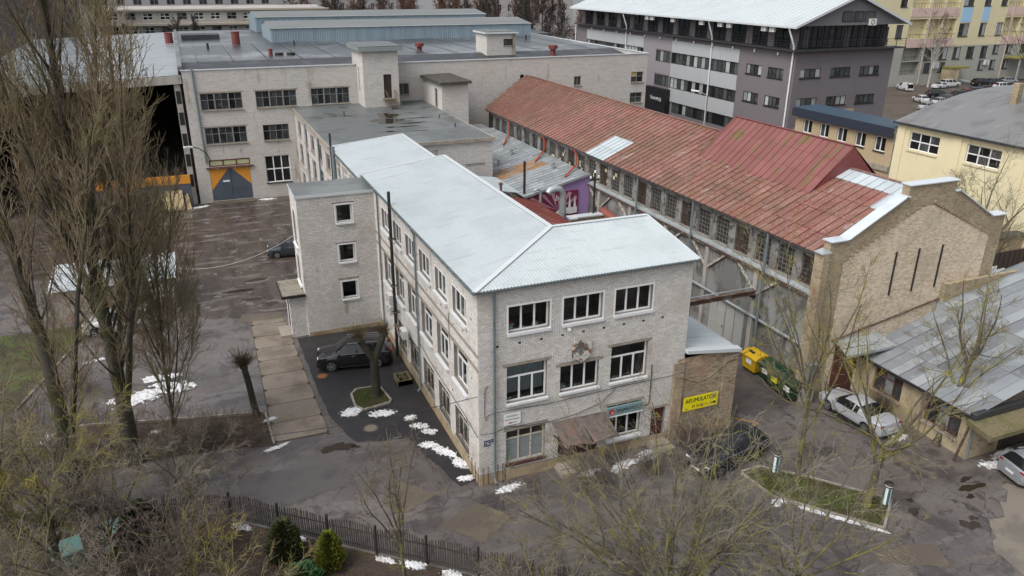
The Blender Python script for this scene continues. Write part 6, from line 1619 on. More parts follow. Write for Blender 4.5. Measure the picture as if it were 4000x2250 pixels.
# far car park
FAR = [('van', 'white', (.62, .63, .64), 136.2, 98.6, 1.25, 'white van at the left end of the far car park'), ('saloon', 'white', (.62, .63, .64), 146.6, 98.2, .1, 'white saloon nearest the far entrance canopy'),
       ('suv', 'white', (.62, .63, .64), 150.6, 99.2, -.1, 'white SUV right beside the far entrance canopy'), ('suv', 'black', (.012, .013, .017), 159.5, 98.0, -.2, 'black SUV against the far apartment wall'),
       ('estate', 'slate', (.045, .055, .065), 164.6, 98.4, -.2, 'dark estate car second from the right by the apartment wall'), ('hatch', 'silver', (.36, .38, .41), 169.2, 98.8, -.2, 'silver hatchback last by the apartment wall'),
       ('hatch', 'white', (.62, .63, .64), 125.2, 84.6, 1.2, 'white hatchback beside the grey office corner'), ('hatch', 'silver', (.36, .38, .41), 126.2, 80.9, .2, 'silver hatchback at the near left of the far car park'),
       ('estate', 'slate', (.045, .055, .065), 131.2, 83.6, .2, 'slate estate car in the near row of the far car park'), ('suv', 'black', (.012, .013, .017), 133.2, 87.4, -.5, 'black SUV in the middle of the far car park'),
       ('hatch', 'black', (.012, .013, .017), 138.5, 86.2, -.4, 'black hatchback right of the middle SUV far off'), ('hatch', 'maroon', (.12, .02, .025), 142.3, 87.4, -.4, 'maroon hatchback in the far car park'),
       ('estate', 'blue', (.025, .06, .15), 146.6, 88.6, -.3, 'blue estate car in the far car park'), ('saloon', 'black', (.012, .013, .017), 151.5, 90.6, -.3, 'black saloon right of the blue estate far off'),
       ('suv', 'white', (.62, .63, .64), 157.4, 91.0, -.2, 'white SUV at the right of the far row'), ('hatch', 'silver', (.36, .38, .41), 118.5, 77.2, .2, 'silver hatchback lowest in the far car park')]
for kd, pn, c, x, y, a, lb_ in FAR:
    car('parked_car', lb_, kd, paint(pn, c), (x, y, 0), a, 'cars in the far car park', detail=False)

# ------------------------------------------------------------------ bins, bollards, fence
def bin_(label, loc, rz, mat, group, w=1.35, d=1.0, h=1.1, sticker=None, dome=False):
    t = thing('wheeled_bin', label, 'bin', loc, group, rz)
    def P(nm, mb, mt): 
        me = bpy.data.meshes.new(nm); me.from_pydata(mb.v, [], mb.f); me.update(); o = link(nm, me, mt, t); return o
    b = MB(); a, c = w/2, d/2; q = .86
    lo = [(-a*q, -c*q, .18), (a*q, -c*q, .18), (a*q, c*q, .18), (-a*q, c*q, .18)]; hi = [(-a, -c, h), (a, -c, h), (a, c, h), (-a, c, h)]
    b.v = lo+hi; b.f = [(0,3,2,1), (0,1,5,4), (1,2,6,5), (2,3,7,6), (3,0,4,7)]; P('tub', b, mat)
    b = MB(); b.box(-a-.05, a+.05, -c-.05, -c+.01, h-.1, h); b.box(-a-.05, -a+.01, -c, c, h-.1, h); b.box(a-.01, a+.05, -c, c, h-.1, h); b.box(-a, a, c-.01, c+.05, h-.1, h); P('rim', b, mat)
    b = MB(); b.prism([(-a-.04, -c-.04, h+.01), (-a-.04, c+.04, h+.01), (-a-.04, c*.8, h+.24), (-a-.04, -c*.3, h+.2)], (w+.08, 0, 0)); P('lid', b, mat)
    for x in (-a*.7, a*.7):
        for y in (-c*.7, c*.7):
            b = MB(); b.lathe((0, 0, 0), [(.09, -.03), (.09, .03)], 10); b.v = [(x+p, y+r_, .09+q_) for p, q_, r_ in b.v]; P('wheel', b, m_tyre)
    if sticker:
        b = MB(); b.box(-.25, .25, -c*.94-.03, -c*.94, .62, .95); P('sticker', b, sticker)
    if dome:
        b = MB(); b.box(-.35, .1, -c*.1-.2, -c*.1-.05, h+.19, h+.26); P('slot', b, m_under)
    return t
m_ybin = M('yellow_plastic', (.58, .36, .006), .4, [(2.0, (.48, .29, .006), .5, .7, .5)]); m_gbin = M('green_plastic', (.009, .034, .019), .4, [(2.0, (.013, .042, .024), .5, .7, .6)])
bin_('yellow wheeled container by the hall wall', (20.45, 4.75, 0), -math.pi/2, m_ybin, 'waste containers by the hall wall', sticker=m_white_sign, dome=True)
bin_('green wheeled container next to the yellow one', (20.5, 3.25, 0), -math.pi/2, m_gbin, 'waste containers by the hall wall', w=1.1, sticker=m_white_sign)
bin_('green wheeled container with a yellow sticker, middle of the green ones', (20.3, 2.15, 0), -math.pi/2, m_gbin, 'waste containers by the hall wall', sticker=m_yellow_sign, h=1.2)
bin_('green wheeled container nearest the buttress', (20.25, 1.0, 0), -math.pi/2, m_gbin, 'waste containers by the hall wall', w=1.0, sticker=m_white_sign)
m_teal = M('teal_paint', (.03, .12, .15), .5, [(3.0, (.045, .15, .18), .5, .7, .6)])
for x, y, lb_ in ((17.5, -8.7, 'teal and white striped bollard with black cap at the island corner'), (14.3, -4.65, 'teal and white striped bollard with black cap at the far island end')):
    t = thing('bollard', lb_, 'bollard', (x, y, 0), 'striped bollards on the island'); n = 16
    for k in range(8):
        b = MB(); t0, t1 = k*math.pi/4, (k+1)*math.pi/4
        ring = [(math.cos(t0+(t1-t0)*u_/2)*.17, math.sin(t0+(t1-t0)*u_/2)*.17) for u_ in range(3)]
        for p, q in zip(ring[:-1], ring[1:]): b.quad((x+p[0], y+p[1], .1), (x+q[0], y+q[1], .1), (x+q[0], y+q[1], 1.05), (x+p[0], y+p[1], 1.05))
        build('stripe', b, m_teal if k % 2 else m_white_sign, t)
    b = MB(); b.lathe((x, y, 1.05), [(.17, 0), (.21, .02), (.21, .08)], n); build('collar', b, m_black_steel, t)
    b = MB(); b.lathe((x, y, 1.13), [(.2, 0), (.2, .05)], n); build('white_ring', b, m_white_sign, t)
    b = MB(); b.lathe((x, y, 1.18), [(.21, 0), (.21, .08), (.15, .12), (.06, .12)], n); build('cap', b, m_black_steel, t)
# picket fence: posts, rails and every picket
fpts = [(-26.0, 5.3), (-19.4, 4.1), (-16.9, 3.45), (-14.3, 2.75), (-11.55, 1.95), (-9.6, .3), (-7.66, -1.33), (-5.85, -2.86), (-4.0, -4.31), (-2.2, -5.8), (-.4, -7.3), (1.4, -8.8), (3.2, -10.3)]
m_picket = M('dark_picket_wood', (.045, .034, .03), .85, [(2.0, (.075, .058, .05), .5, .7, .7), (7.0, (.025, .02, .018), .5, .7, .6)], objvar=.25)
fence = thing('picket_fence', 'dark wooden picket fence curving along the garden edge', 'fence', (-7.66, -1.33, 0))
fbase = base_of(fence)
mb = MB(); mb.box(-.028, .028, -.012, .012, 0, 1.0); mb.v[4:] = [(-.028, -.012, 1.0), (.028, -.012, 1.0), (.028, .012, 1.0), (-.028, .012, 1.0)]
pk = bpy.data.meshes.new('picket'); pk.from_pydata([(-.021,-.012,0),(.021,-.012,0),(.021,.012,0),(-.021,.012,0),(-.021,-.012,.95),(.021,-.012,.95),(.021,.012,.95),(-.021,.012,.95),(0,-.012,1.0),(0,.012,1.0)], [], [(0,1,5,4),(2,3,7,6),(1,2,6,5),(3,0,4,7),(4,5,8),(6,7,9),(5,6,9,8),(7,4,8,9)]); pk.update(); pk.materials.append(m_picket)
count = 0
restm = MB()
for si, (a, c) in enumerate(zip(fpts[:-1], fpts[1:])):
    a, c = V((*a, 0)), V((*c, 0)); L = (c-a).length; d = (c-a)/L; nrm = V((-d.y, d.x, 0))
    b = MB(); b.tube([a, a+UZ*1.45], .06, 8); b.lathe(a+UZ*1.45, [(.075, 0), (.06, .08), (.02, .1)], 8); build('post', b, M('fence_post_steel', (.025, .023, .022), .6), fence)
    for z in (.3, 1.05):
        b = MB(); b.bar(a+UZ*z, c+UZ*z, .04, .06); build('rail', b, m_picket, fence)
    n = int(L/.105); ang = math.atan2(d.y, d.x)
    for i in range(1, n):
        t = i/n; p = a+d*L*t+nrm*.035; h = 1.2+.22*math.sin(math.pi*t)+random.uniform(-.02, .02)
        if count < 300 and si >= 3:
            o = bpy.data.objects.new('picket', pk); col.objects.link(o); o.parent = fence; o.location = p-fbase+UZ*.06; o.rotation_euler = (random.uniform(-.02, .02), random.uniform(-.02, .02), ang); o.scale = (1, 1, h); count += 1
        else:
            restm.obox(p+UZ*(.06+h/2), d, nrm, UZ, .021, .012, h/2)
o = build('pickets', restm, m_picket, fence); o['kind'] = 'stuff'
# ------------------------------------------------------------------ low garage shed on the right
sd_t = thing('garage_shed', 'low shed with grey sheet roof and mossy canopy below the gable', 'shed', (28, -3.5, 0))
m_shedw = M('dirty_cream_wall', (.40, .33, .22), .9, [(.6, (.27, .21, .13), .46, .64, .8), ((1.5, 1.5, .4), (.14, .1, .07), .56, .7, .8), (4, (.5, .43, .3), .6, .72, .5)])
b = MB(); shh = [(1.4, 3.4, .9, 2.4), (5.0, 7.2, .8, 2.3)]
b.wall((24.4, .45, 0), SU, SNV, 7.9, 2.75, shh, .25); b.wall((24.4, -7.45, 0), UX, FNV, 14, 2.75, [(2.3, 6.0, 0, 2.55), (7.0, 10.6, 0, 2.55)], .2, back=True); build('wall', b, m_shedw, sd_t)
m_redframe = M('dark_red_frame', (.09, .03, .025), .7, [(5.0, (.2, .12, .08), .58, .7, .6)])
for q in shh: window(sd_t, (24.4, .45, 0), SU, SNV, q, 3, transom=.65, fm=m_redframe, pm=[m_glass_grey, m_glass_teal, m_glass_grey], depth=.2, sill=.1, sill_m=m_lintel)
for q in ((2.3, 6.0), (7.0, 10.6)):
    b = MB(); n = 8
    for k in range(n): x0 = 24.4+q[0]+(q[1]-q[0])*k/n; b.box(x0+.01, x0+(q[1]-q[0])/n-.01, -7.42, -7.36+.01*(k % 2), .02, 2.5)
    build('garage_door', b, M('rust_black_door', (.035, .024, .02), .75, [((3, 3, .5), (.13, .06, .035), .58, .7, .7)]), sd_t)
gp = [(24.05, 2.72), (30.2, 4.35)]
sdv = V((gp[1][0]-gp[0][0], 0, gp[1][1]-gp[0][1])); sL = sdv.length; sdv.normalize(); snv = sdv.cross(V((0,-1,0))).normalized(); snv = snv if snv.z > 0 else -snv
m_shroof = [M('grey_shed_sheet_%d' % i, c, .4, [(.4, (.17, .18, .19), .46, .64, .6), ((.8, .3, 1), (.09, .075, .065), .6, .72, .8), (2, (.32, .34, .355), .58, .7, .6)], objvar=.2) for i, c in enumerate(((.2, .215, .23), (.25, .27, .285)))]
b = MB(); p0 = V((gp[0][0], -7.6, gp[0][1])); b.quad(p0-snv*.06, p0+sdv*sL-snv*.06, p0+sdv*sL+UY*8.1-snv*.06, p0+UY*8.1-snv*.06); srf = build('roof', b, m_seam, sd_t)
y = -7.6; i = 0
while y < .3:
    for a, c in ((0, .32), (.32, .66), (.66, 1)):
        q0 = V((gp[0][0], y+.01, gp[0][1]))+sdv*sL*a; Ls = sL*(c-a)-.02; w = .66; mb = MB()
        mb.quad(q0, q0+sdv*Ls, q0+sdv*Ls+UY*w, q0+UY*w); mb.obox(q0+sdv*Ls/2+UY*(w+.005)+snv*.02, sdv, UY, snv, Ls/2, .014, .03); build('roof_sheet', mb, m_shroof[(i+int(a*5)) % 2], srf)
    y += .68; i += 1
b = MB(); b.box(23.95, 24.1, -7.6, .45, 2.58, 2.72); build('eaves_board', b, m_black_steel, sd_t)
# higher roof behind, with its step
b = MB(); b.box(30.15, 30.45, -7.5, .42, 4.2, 4.95); build('step_wall', b, m_galv, sd_t)
b = MB(); p1 = V((30.2, -7.6, 4.98)); d1 = V((8.0, 0, 1.5)).normalized(); y = -7.6
while y < .35:
    q0 = V((30.15, y, 4.98)); mb = MB(); mb.quad(q0, q0+d1*8.2, q0+d1*8.2+UY*.74, q0+UY*.74); mb.obox(q0+d1*4.1+UY*.75+UZ*.02, d1, UY, d1.cross(V((0,-1,0))), 4.1, .014, .03); build('roof_sheet', mb, m_shroof[i % 2], srf); i += 1; y += .76
b = MB(); b.box(30.3, 38.3, .15, .42, 0, 6.2); build('rear_wall', b, m_oldb, sd_t)
b = MB(); b.prism([(23.7, -7.5, 2.62), (23.7, -8.9, 2.35), (23.7, -8.9, 2.1), (23.7, -7.5, 2.3)], (15, 0, 0)); build('canopy', b, m_moss_slab, sd_t)
b = MB(); b.box(23.9, 38.6, -7.75, -7.45, 2.62, 2.95); build('canopy_upstand', b, m_bitumen_dark, sd_t)
pipe('downpipe', [(24.2, -7.55, 2.5), (24.25, -7.6, .15)], .06, m_downpipe, sd_t); b = MB(); b.bar((23.75, -7.3, 0), (23.85, -7.6, 2.3), .1); build('prop', b, m_rust_steel, sd_t)

# ------------------------------------------------------------------ the yellow and beige buildings beyond the hall
yb = thing('yellow_building', 'pale yellow rendered workshop with barrel felt roof', 'building', (60, 5, 0))
m_yel = M('pale_yellow_render', (.68, .61, .40), .85, [(.4, (.63, .56, .36), .46, .64, .6), ((1, 1, .3), (.42, .35, .2), .6, .74, .6)])
YO = V((50, 23.0, 0)); yh = [(1.4+5.9*i, 4.6+5.9*i, 8.75, 10.35) for i in range(5)]
b = MB(); b.wall(YO, SU, SNV, 45, 11.0, yh, .25); b.quad((50, 23, 0), (75, 23, 0), (75, 23, 11), (50, 23, 11)); build('wall', b, m_yel, yb)
for q in yh: window(yb, YO, SU, SNV, q, 3, transom=.5, fm=m_white_frame, pm=[m_glass_dark, m_glass_mid], depth=.2, sill=.15, sill_m=m_yel, fr=.09, bar=.1)
for i in range(6):
    b = MB(); y0 = 23-.0-5.9*i; b.box(49.9, 50, y0-.9, y0-.02, 0, 10.9); build('pilaster', b, m_yel, yb)
b = MB(); b.box(49.92, 50, -22, 22.98, 10.55, 10.98); build('cornice', b, m_yel, yb)
b = MB(); n = 10; prev = None
for k in range(n+1):
    t = k/n; cur = V((49.6+26*t, 0, 11.0+2.6*math.sin(math.pi*t*.98)))
    if prev: b.quad(prev+UY*-22, cur+UY*-22, cur+UY*23.3, prev+UY*23.3)
    prev = cur
build('roof', b, M('grey_barrel_felt', (.165, .165, .165), .5, [((.2, .6, 1), (.11, .11, .11), .46, .62, .7), ((.15, 1.5, 1), (.22, .22, .22), .56, .7, .6)]), yb)
b = MB(); b.poly([(49.6+26*k/n, 23.28, 11.0+2.6*math.sin(math.pi*k/n*.98)) for k in range(n+1)]); build('roof_end', b, m_bitumen_dark, yb)
b = MB(); b.box(49.5, 49.7, -22, 23.3, 10.9, 11.06); build('eaves', b, m_bitumen_dark, yb)
for x, y, lb_, mt, r_, h in ((52.5, 9.5, 'silver flue with conical cap on the barrel roof, near the corner', m_galv, .28, 1.7), (53.4, 8.8, 'second silver flue with conical cap beside the first', m_galv, .28, 1.5), (58.2, 17.2, 'silver flue beside the brick chimney on the barrel roof', m_galv, .25, 1.9)):
    z = 11+2.6*math.sin(math.pi*(x-49.6)/26*.98)-.2
    t = thing('metal_flue', lb_, 'flue', (x, y, z), 'flues on the barrel roof'); b = MB(); b.lathe((x, y, z), [(r_, 0), (r_, h)], 10); build('pipe', b, mt, t); b = MB(); b.lathe((x, y, z+h+.1), [(r_*1.7, 0), (.03, .35)], 10); build('cap', b, mt, t)
b = MB(); b.box(57.0, 57.6, 17.3, 17.9, 12.9, 14.8); tag(build('brick_chimney', b, m_oldb, at=(57.3, 17.6, 12.9)), 'short brick chimney on the barrel roof', 'chimney')
rh_ = thing('roof_hut', 'cream rooftop hut with pale metal roof and two fat ducts at the right edge', 'hut', (60, 12, 12))
b = MB(); b.box(57, 66, 6, 14.5, 12.5, 16.6); build('wall', b, M('cream_render', (.62, .56, .42), .85), rh_); b = MB(); b.prism([(56.6, 5.6, 16.6), (66.4, 5.6, 16.6), (61.5, 5.6, 18.0)], (0, 9.3, 0)); build('roof', b, m_roof_white, rh_)
for y in (13.6, 12.3):
    b = MB(); b.tube([(56.6, y, 12.6), (56.6, y, 15.2)], .35, 10); b.lathe((56.6, y, 15.2), [(.5, 0), (.5, .4), (.3, .55)], 10); build('duct', b, m_galv, rh_)
bb = thing('beige_brick_building', 'beige brick wing with dark blue metal roof and five windows', 'building', (53, 30, 0))
m_beige = M('beige_brick', (.45, .355, .22), .9, [(.4, (.38, .29, .17), .46, .64, .6)], brick=('xy', .25, .078, (.33, .26, .17), (.4, .31, .19)))
BO = V((50, 36.4, 0)); bw = [(1.2+2.45*i, 2.5+2.45*i, 7.9, 9.3) for i in range(5)]
b = MB(); b.wall(BO, SU, SNV, 13.2, 9.8, bw, .2); b.quad((50, 36.4, 0), (50, 36.4, 9.8), (58, 36.4, 9.8), (58, 36.4, 0)); build('wall', b, m_beige, bb)
for q in bw: window(bb, BO, SU, SNV, q, 2, fm=m_white_frame, pm=[m_glass_mid, m_glass_dark], depth=.16, sill=.1, sill_m=m_black_steel, fr=.08, bar=.1)
b = MB(); b.box(49.5, 49.7, 23.1, 36.6, 9.5, 10.35); build('fascia', b, M('navy_fascia', (.022, .028, .045), .5), bb)
b = MB(); corr(b, lambda t: (V((49.5, 23.1+13.5*t, 10.36)), V((53.2, 23.1+13.5*t, 10.40))), 30, .06); build('roof', b, M('dark_blue_sheet', (.045, .075, .11), .35), bb)
b = MB(); b.wall((50, 36.4, 0), SU, SNV, 13.2, .1, [], 0); b.box(49.8, 50, 23.2, 36.4, 6.2, 6.7); build('concrete_band', b, m_lintel, bb)
# yard walls between hall and yellow building
yw = thing('yard_wall', 'old brick yard wall with felt coping behind the hall', 'wall', (42, 14, 0))
b = MB(); b.box(41, 41.5, 13, 24, 0, 6.2); build('masonry', b, m_oldb, yw); b = MB(); b.box(40.8, 41.7, 13, 24.1, 6.2, 6.45); build('coping', b, m_bitumen, yw)
yw = thing('yard_wall', 'dark brick yard wall running right from behind the gable', 'wall', (45, 3, 0))
b = MB(); b.box(37.5, 62, 9.0, 9.5, 0, 4.2); build('masonry', b, m_oldb, yw); b = MB(); b.box(37.3, 62, 8.8, 9.7, 4.2, 4.45); build('coping', b, m_bitumen_dark, yw)
gt2 = thing('sheet_gate', 'tall dark brown sheet gate with a small white notice', 'gate', (40, 3.0, 0))
b = MB(); b.box(36.6, 43, 3.0, 3.1, 0, 6.2)
for k in range(13): b.box(36.7+.5*k, 36.76+.5*k, 2.96, 3.0, 0, 6.2)
build('leaf', b, M('dark_brown_sheet', (.03, .019, .018), .6), gt2); b = MB(); b.box(37.9, 38.6, 2.93, 2.955, 4.9, 5.3); build('notice', b, m_white_sign, gt2)
lt = thing('lean_to_roof', 'small pale roof with black beams right of the gable', 'roof', (37, 1, 0))
b = MB(); corr(b, lambda t: (V((34.6+4.5*t, .3, 4.7)), V((34.6+4.5*t, 2.8, 5.1))), 20); build('sheet', b, m_roof_white, lt); b = MB(); b.box(34.55, 39.2, .15, .3, 4.45, 4.75); build('beam', b, m_black_steel, lt)

# ------------------------------------------------------------------ the grey office building
ORD = ['first', 'second', 'third', 'fourth', 'fifth', 'sixth', 'seventh', 'eighth', 'ninth', 'tenth', 'eleventh', 'twelfth', 'thirteenth', 'fourteenth', 'fifteenth', 'sixteenth', 'seventeenth', 'eighteenth', 'nineteenth', 'twentieth', 'twenty-first', 'twenty-second', 'twenty-third', 'twenty-fourth', 'twenty-fifth', 'twenty-sixth', 'twenty-seventh', 'twenty-eighth', 'twenty-ninth', 'thirtieth']
GX, GY = 61.5, 50.5
go = thing('office_building', 'grey rendered office building with white metal roof and glazed top floor', 'building', (75, 75, 0))
m_mauve = M('mauve_grey_render', (.15, .133, .142), .85, [(.5, (.135, .12, .128), .45, .65, .6), (6.0, (.15, .133, .14), .58, .72, .4)])
m_lgrey = M('light_grey_panel', (.36, .375, .385), .6, [(.2, (.33, .345, .355), .45, .65, .6)]); m_lav = M('lavender_grey_render', (.235, .215, .235), .8)
GZ = 14.6
LO = V((GX, GY+62, 0)); lx = lambda y: GY+62-y          # left face runs along +y
rx_ = [(1.0+5.0*i, 4.4+5.0*i, z0, z0+1.15) for i in range(3) for z0 in (11.2, 7.5, 3.8)]
b = MB(); b.wall((GX, GY, 0), UX, FNV, 16.5, GZ, rx_, .18)
lw_small = [(62-y1, 62-y0, z0, z0+1.3) for z0 in (10.9, 7.2, 3.5) for y0, y1 in ((2.0, 5.0), (6.3, 9.5))]
bands = [(62-28, 62-11.2, 10.4, 12.1), (62-28, 62-11.2, 6.6, 8.3), (62-28, 62-11.2, 2.8, 4.5), (62-32.5, 62-28.4, 10.4, 12.1), (62-32.5, 62-28.4, 6.6, 8.3), (62-57, 62-36.5, 10.4, 12.1), (62-57, 62-36.5, 6.6, 8.3)]
b.wall(LO, SU, SNV, 62, GZ, lw_small+bands, .18); b.quad((GX+16.5, GY, 0), (GX+16.5, GY+62, 0), (GX+16.5, GY+62, GZ), (GX+16.5, GY, GZ)); b.quad((GX+16.5, GY+62, 0), (GX, GY+62, 0), (GX, GY+62, GZ), (GX+16.5, GY+62, GZ)); build('wall', b, m_mauve, go)
r_ = random.Random(8)
gp_ = [m_glass_mid, m_glass_blind, m_glass_mid, m_glass_grey]
for q in rx_: window(go, (GX, GY, 0), UX, FNV, q, 4, fm=m_black_frame, pm=[r_.choice(gp_+[m_glass_blind]) for _ in range(4)], depth=.14, sill=.12, fr=.06, bar=.1)
for q in lw_small: window(go, LO, SU, SNV, q, 4, fm=m_black_frame, pm=[r_.choice(gp_) for _ in range(4)], depth=.14, sill=.12, fr=.06, bar=.1)
for q in bands:
    n = max(4, round((q[1]-q[0])/1.0)); window(go, LO, SU, SNV, q, n, fm=m_black_frame, pm=[r_.choice([m_glass_mid, m_glass_grey, m_glass_blind, m_glass_dark, m_glass_mid]) for _ in range(n)], depth=.14, fr=.08, bar=.09)
def lpanel(y0, y1, z0, z1, mat, nm='cladding_panel', pr=.06):
    b = MB(); b.box(GX-pr, GX-.002, GY+y0, GY+y1, z0, z1); return build(nm, b, mat, go)
for y0, y1 in ((11.2, 28.0), (36.5, 57.0)):
    for z0, z1 in ((12.1, 13.9), (8.3, 10.4), (4.5, 6.6)):
        n = 4
        for k in range(n): lpanel(y0+(y1-y0)*k/n+.01, y0+(y1-y0)*(k+1)/n-.01, z0+.01, z1-.01, m_lgrey)
lpanel(28.0, 36.5, 12.3, GZ, m_lav, 'render_panel', .03); lpanel(28.0, 36.5, 8.5, 10.3, m_lav, 'render_panel', .03); lpanel(32.6, 36.5, 4.6, 12.3, m_lav, 'render_panel', .028)
b = MB(); b.box(GX-.9, GX-.07, GY+27.5, GY+34, 0, 6.3); bs_ = build('black_portal', b, M('black_board', (.01, .01, .012), .5), go)
text_mesh('TĀNA BIROJI', .7, m_white_print, bs_, (GX-.91, GY+30.4, 4.6), SU, UZ, xs=.85)
# glazed top floor with a walkway
TZ = 17.6
b = MB(); b.wall((GX+.9, GY+.9, GZ), UX, FNV, 14.7, TZ-GZ, [], 0); b.quad((GX+.9, GY+61, GZ), (GX+.9, GY+.9, GZ), (GX+.9, GY+.9, TZ), (GX+.9, GY+61, TZ)); build('top_floor_glazing', b, m_glass_dark, go)
for k in range(40):
    y = GY+1.0+1.5*k; b = MB(); b.box(GX+.8, GX+.9, y-.06, y+.06, GZ, TZ)
    if k % 3 == 0: b.box(GX+.8, GX+.88, y+.1, y+1.3, GZ+.1, TZ-.3)
    build('glazing_post', b, m_black_frame if k % 3 else m_mauve, go)
for k in range(16):
    x = GX+1.0+.96*k; b = MB(); b.box(x-.05, x+.05, GY+.8, GY+.9, GZ, TZ); build('glazing_post', b, m_black_frame, go)
for k in range(11):
    x = GX+1.6+1.35*k; q = MB(); q.quad((x, GY+.86, GZ+.2), (x+.75, GY+.86, GZ+.2), (x+.75, GY+.86, TZ-.4), (x, GY+.86, TZ-.4)); build('pane', q, r_.choice([m_glass_mid, m_glass_grey, m_glass_dark]), go)
b = MB(); b.box(GX-.9, GX+17.6, GY-.9, GY+1.0, GZ-.02, GZ+.14); b.box(GX-.9, GX+1.0, GY+1.0, GY+61, GZ-.02, GZ+.14); build('walkway', b, M('dark_grating', (.03, .03, .033), .6), go)
rl = build('railing', MB().bar((GX-.85, GY-.85, GZ+1.2), (GX+17.5, GY-.85, GZ+1.2), .06), m_black_frame, go)
for z in (.55, .88): b = MB(); b.bar((GX-.85, GY-.85, GZ+z), (GX+17.5, GY-.85, GZ+z), .03); build('rail', b, m_black_frame, rl)
for z in (.55, .88, 1.2): b = MB(); b.bar((GX-.85, GY-.85, GZ+z), (GX-.85, GY+61, GZ+z), .035); build('rail', b, m_black_frame, rl)
for k in range(12): b = MB(); x = GX-.85+1.66*k; b.bar((x, GY-.85, GZ), (x, GY-.85, GZ+1.2), .06); build('post', b, m_black_frame, rl)
for k in range(32): b = MB(); y = GY+1.0+1.9*k; b.bar((GX-.85, y, GZ), (GX-.85, y, GZ+1.2), .06); build('post', b, m_black_frame, rl)
# white roof, ridge along y
gxm = GX+8.25; gr0 = 17.55; gr1 = 21.2
b = MB(); n = 60; prev = None
for k in range(n):
    for s_, h in ((0, 0), (.9, 0), (.92, .06), (.98, .06)):
        y = GY-.9+63*(k+s_)/n; cur = (V((GX-1.3, y, gr0+h)), V((gxm, y, gr1+h)))
        if prev: b.quad(prev[0], cur[0], cur[1], prev[1])
        prev = cur
build('roof', b, M('white_metal_roof', (.47, .51, .52), .4, [(.3, (.41, .45, .46), .45, .65, .6)]), go)
b = MB(); b.quad((gxm, GY-.9, gr1), (gxm, GY+62, gr1), (GX+17.8, GY+62, gr0), (GX+17.8, GY-.9, gr0)); build('far_slope', b, MATS['white_metal_roof'], go)
b = MB(); b.poly([(GX-.4, GY-.3, TZ), (GX+16.9, GY-.3, TZ), (gxm, GY-.3, gr1-.25)]); build('gable', b, M('blue_grey_gable', (.15, .145, .16), .8), go)
for x in (GX+6.3, GX+8.2, GX+10.1):
    b = MB(); b.box(x, x+1.7, GY-.36, GY-.31, 18.0, 19.3); f = build('gable_window', b, m_black_frame, go); q = MB(); q.quad((x+.1, GY-.37, 18.1), (x+1.6, GY-.37, 18.1), (x+1.6, GY-.37, 19.2), (x+.1, GY-.37, 19.2)); build('pane', q, m_glass_mid, f)
b = MB(); b.bar((GX-1.3, GY-.9, gr0), (gxm, GY-.9, gr1), .14, .3); b.bar((gxm, GY-.9, gr1), (GX+17.8, GY-.9, gr0), .14, .3); b.box(GX-1.4, GX-1.25, GY-.9, GY+62, gr0-.2, gr0+.02); build('eaves', b, M('pale_eaves', (.5, .53, .54), .5), go)
pipe('downpipe', [(GX-1.2, GY+.6, gr0-.2), (GX-.25, GY+.4, GZ+.6), (GX-.2, GY+.4, GZ-.3), (GX-.2, GY+.4, 2)], .11, m_white_trim, go); pipe('downpipe', [(GX-1.2, GY+17.5, gr0-.2), (GX-.3, GY+17.5, GZ+.6), (GX-.2, GY+17.5, GZ-.3), (GX-.2, GY+17.5, 1)], .11, m_white_trim, go)
pipe('downpipe', [(GX-1.2, GY+42, gr0-.2), (GX-.3, GY+42, GZ+.6), (GX-.2, GY+42, 1)], .11, m_white_trim, go); pipe('downpipe', [(GX-.15, GY+61.5, GZ), (GX-.15, GY+61.5, 1)], .11, m_white_trim, go)
for k in range(12):
    y = GY+3.2+4.7*k; b = MB(); b.obox((GX-.18, y, GZ-.55), UX, UY, UZ, .1, .09, .2); tag(build('wall_lamp', b, m_lamp_white, at=(GX-.18, y, GZ-.55)), ORD[k]+' white wall lamp under the office walkway, counted from the near corner', 'lamp', 'wall lamps under the office walkway')
for k, y in enumerate((4, 5.6, 13, 15, 19.5, 27, 33, 34.5)):
    air_con((GX-.9, GY+y, gr0-.55), (-1,0,0), ORD[k]+' white air conditioner under the office eaves from the near corner', .9, .6, .35, 'air conditioners under the office eaves')
air_con((GX+11.2, GY-.6, 17.95), (0,-1,0), 'white air conditioner on the office gable', 1.0, .8, .4); air_con((GX+15.1-7.8, GY-.3, 3.9), (0,-1,0), 'white air conditioner low on the office end wall', 1.2, 1.0, .5)
sl = thing('street_lamp', 'slim street lamp standing before the office facade', 'lamp', (GX-6, GY+9.5, 0)); b = MB(); b.tube([(GX-6, GY+9.5, 0), (GX-6, GY+9.5, 8.2)], .1, 8); b.tube([(GX-6, GY+9.5, 8.1), (GX-6.6, GY+10.6, 8.6)], .06, 6); build('pole', b, M('grey_pole', (.2, .2, .2), .6), sl); b = MB(); b.obox((GX-6.9, GY+11.1, 8.62), V((-.5, .86, .1)).normalized(), V((.86, .5, 0)), UZ, .6, .16, .08); build('head', b, m_lamp_white, sl)

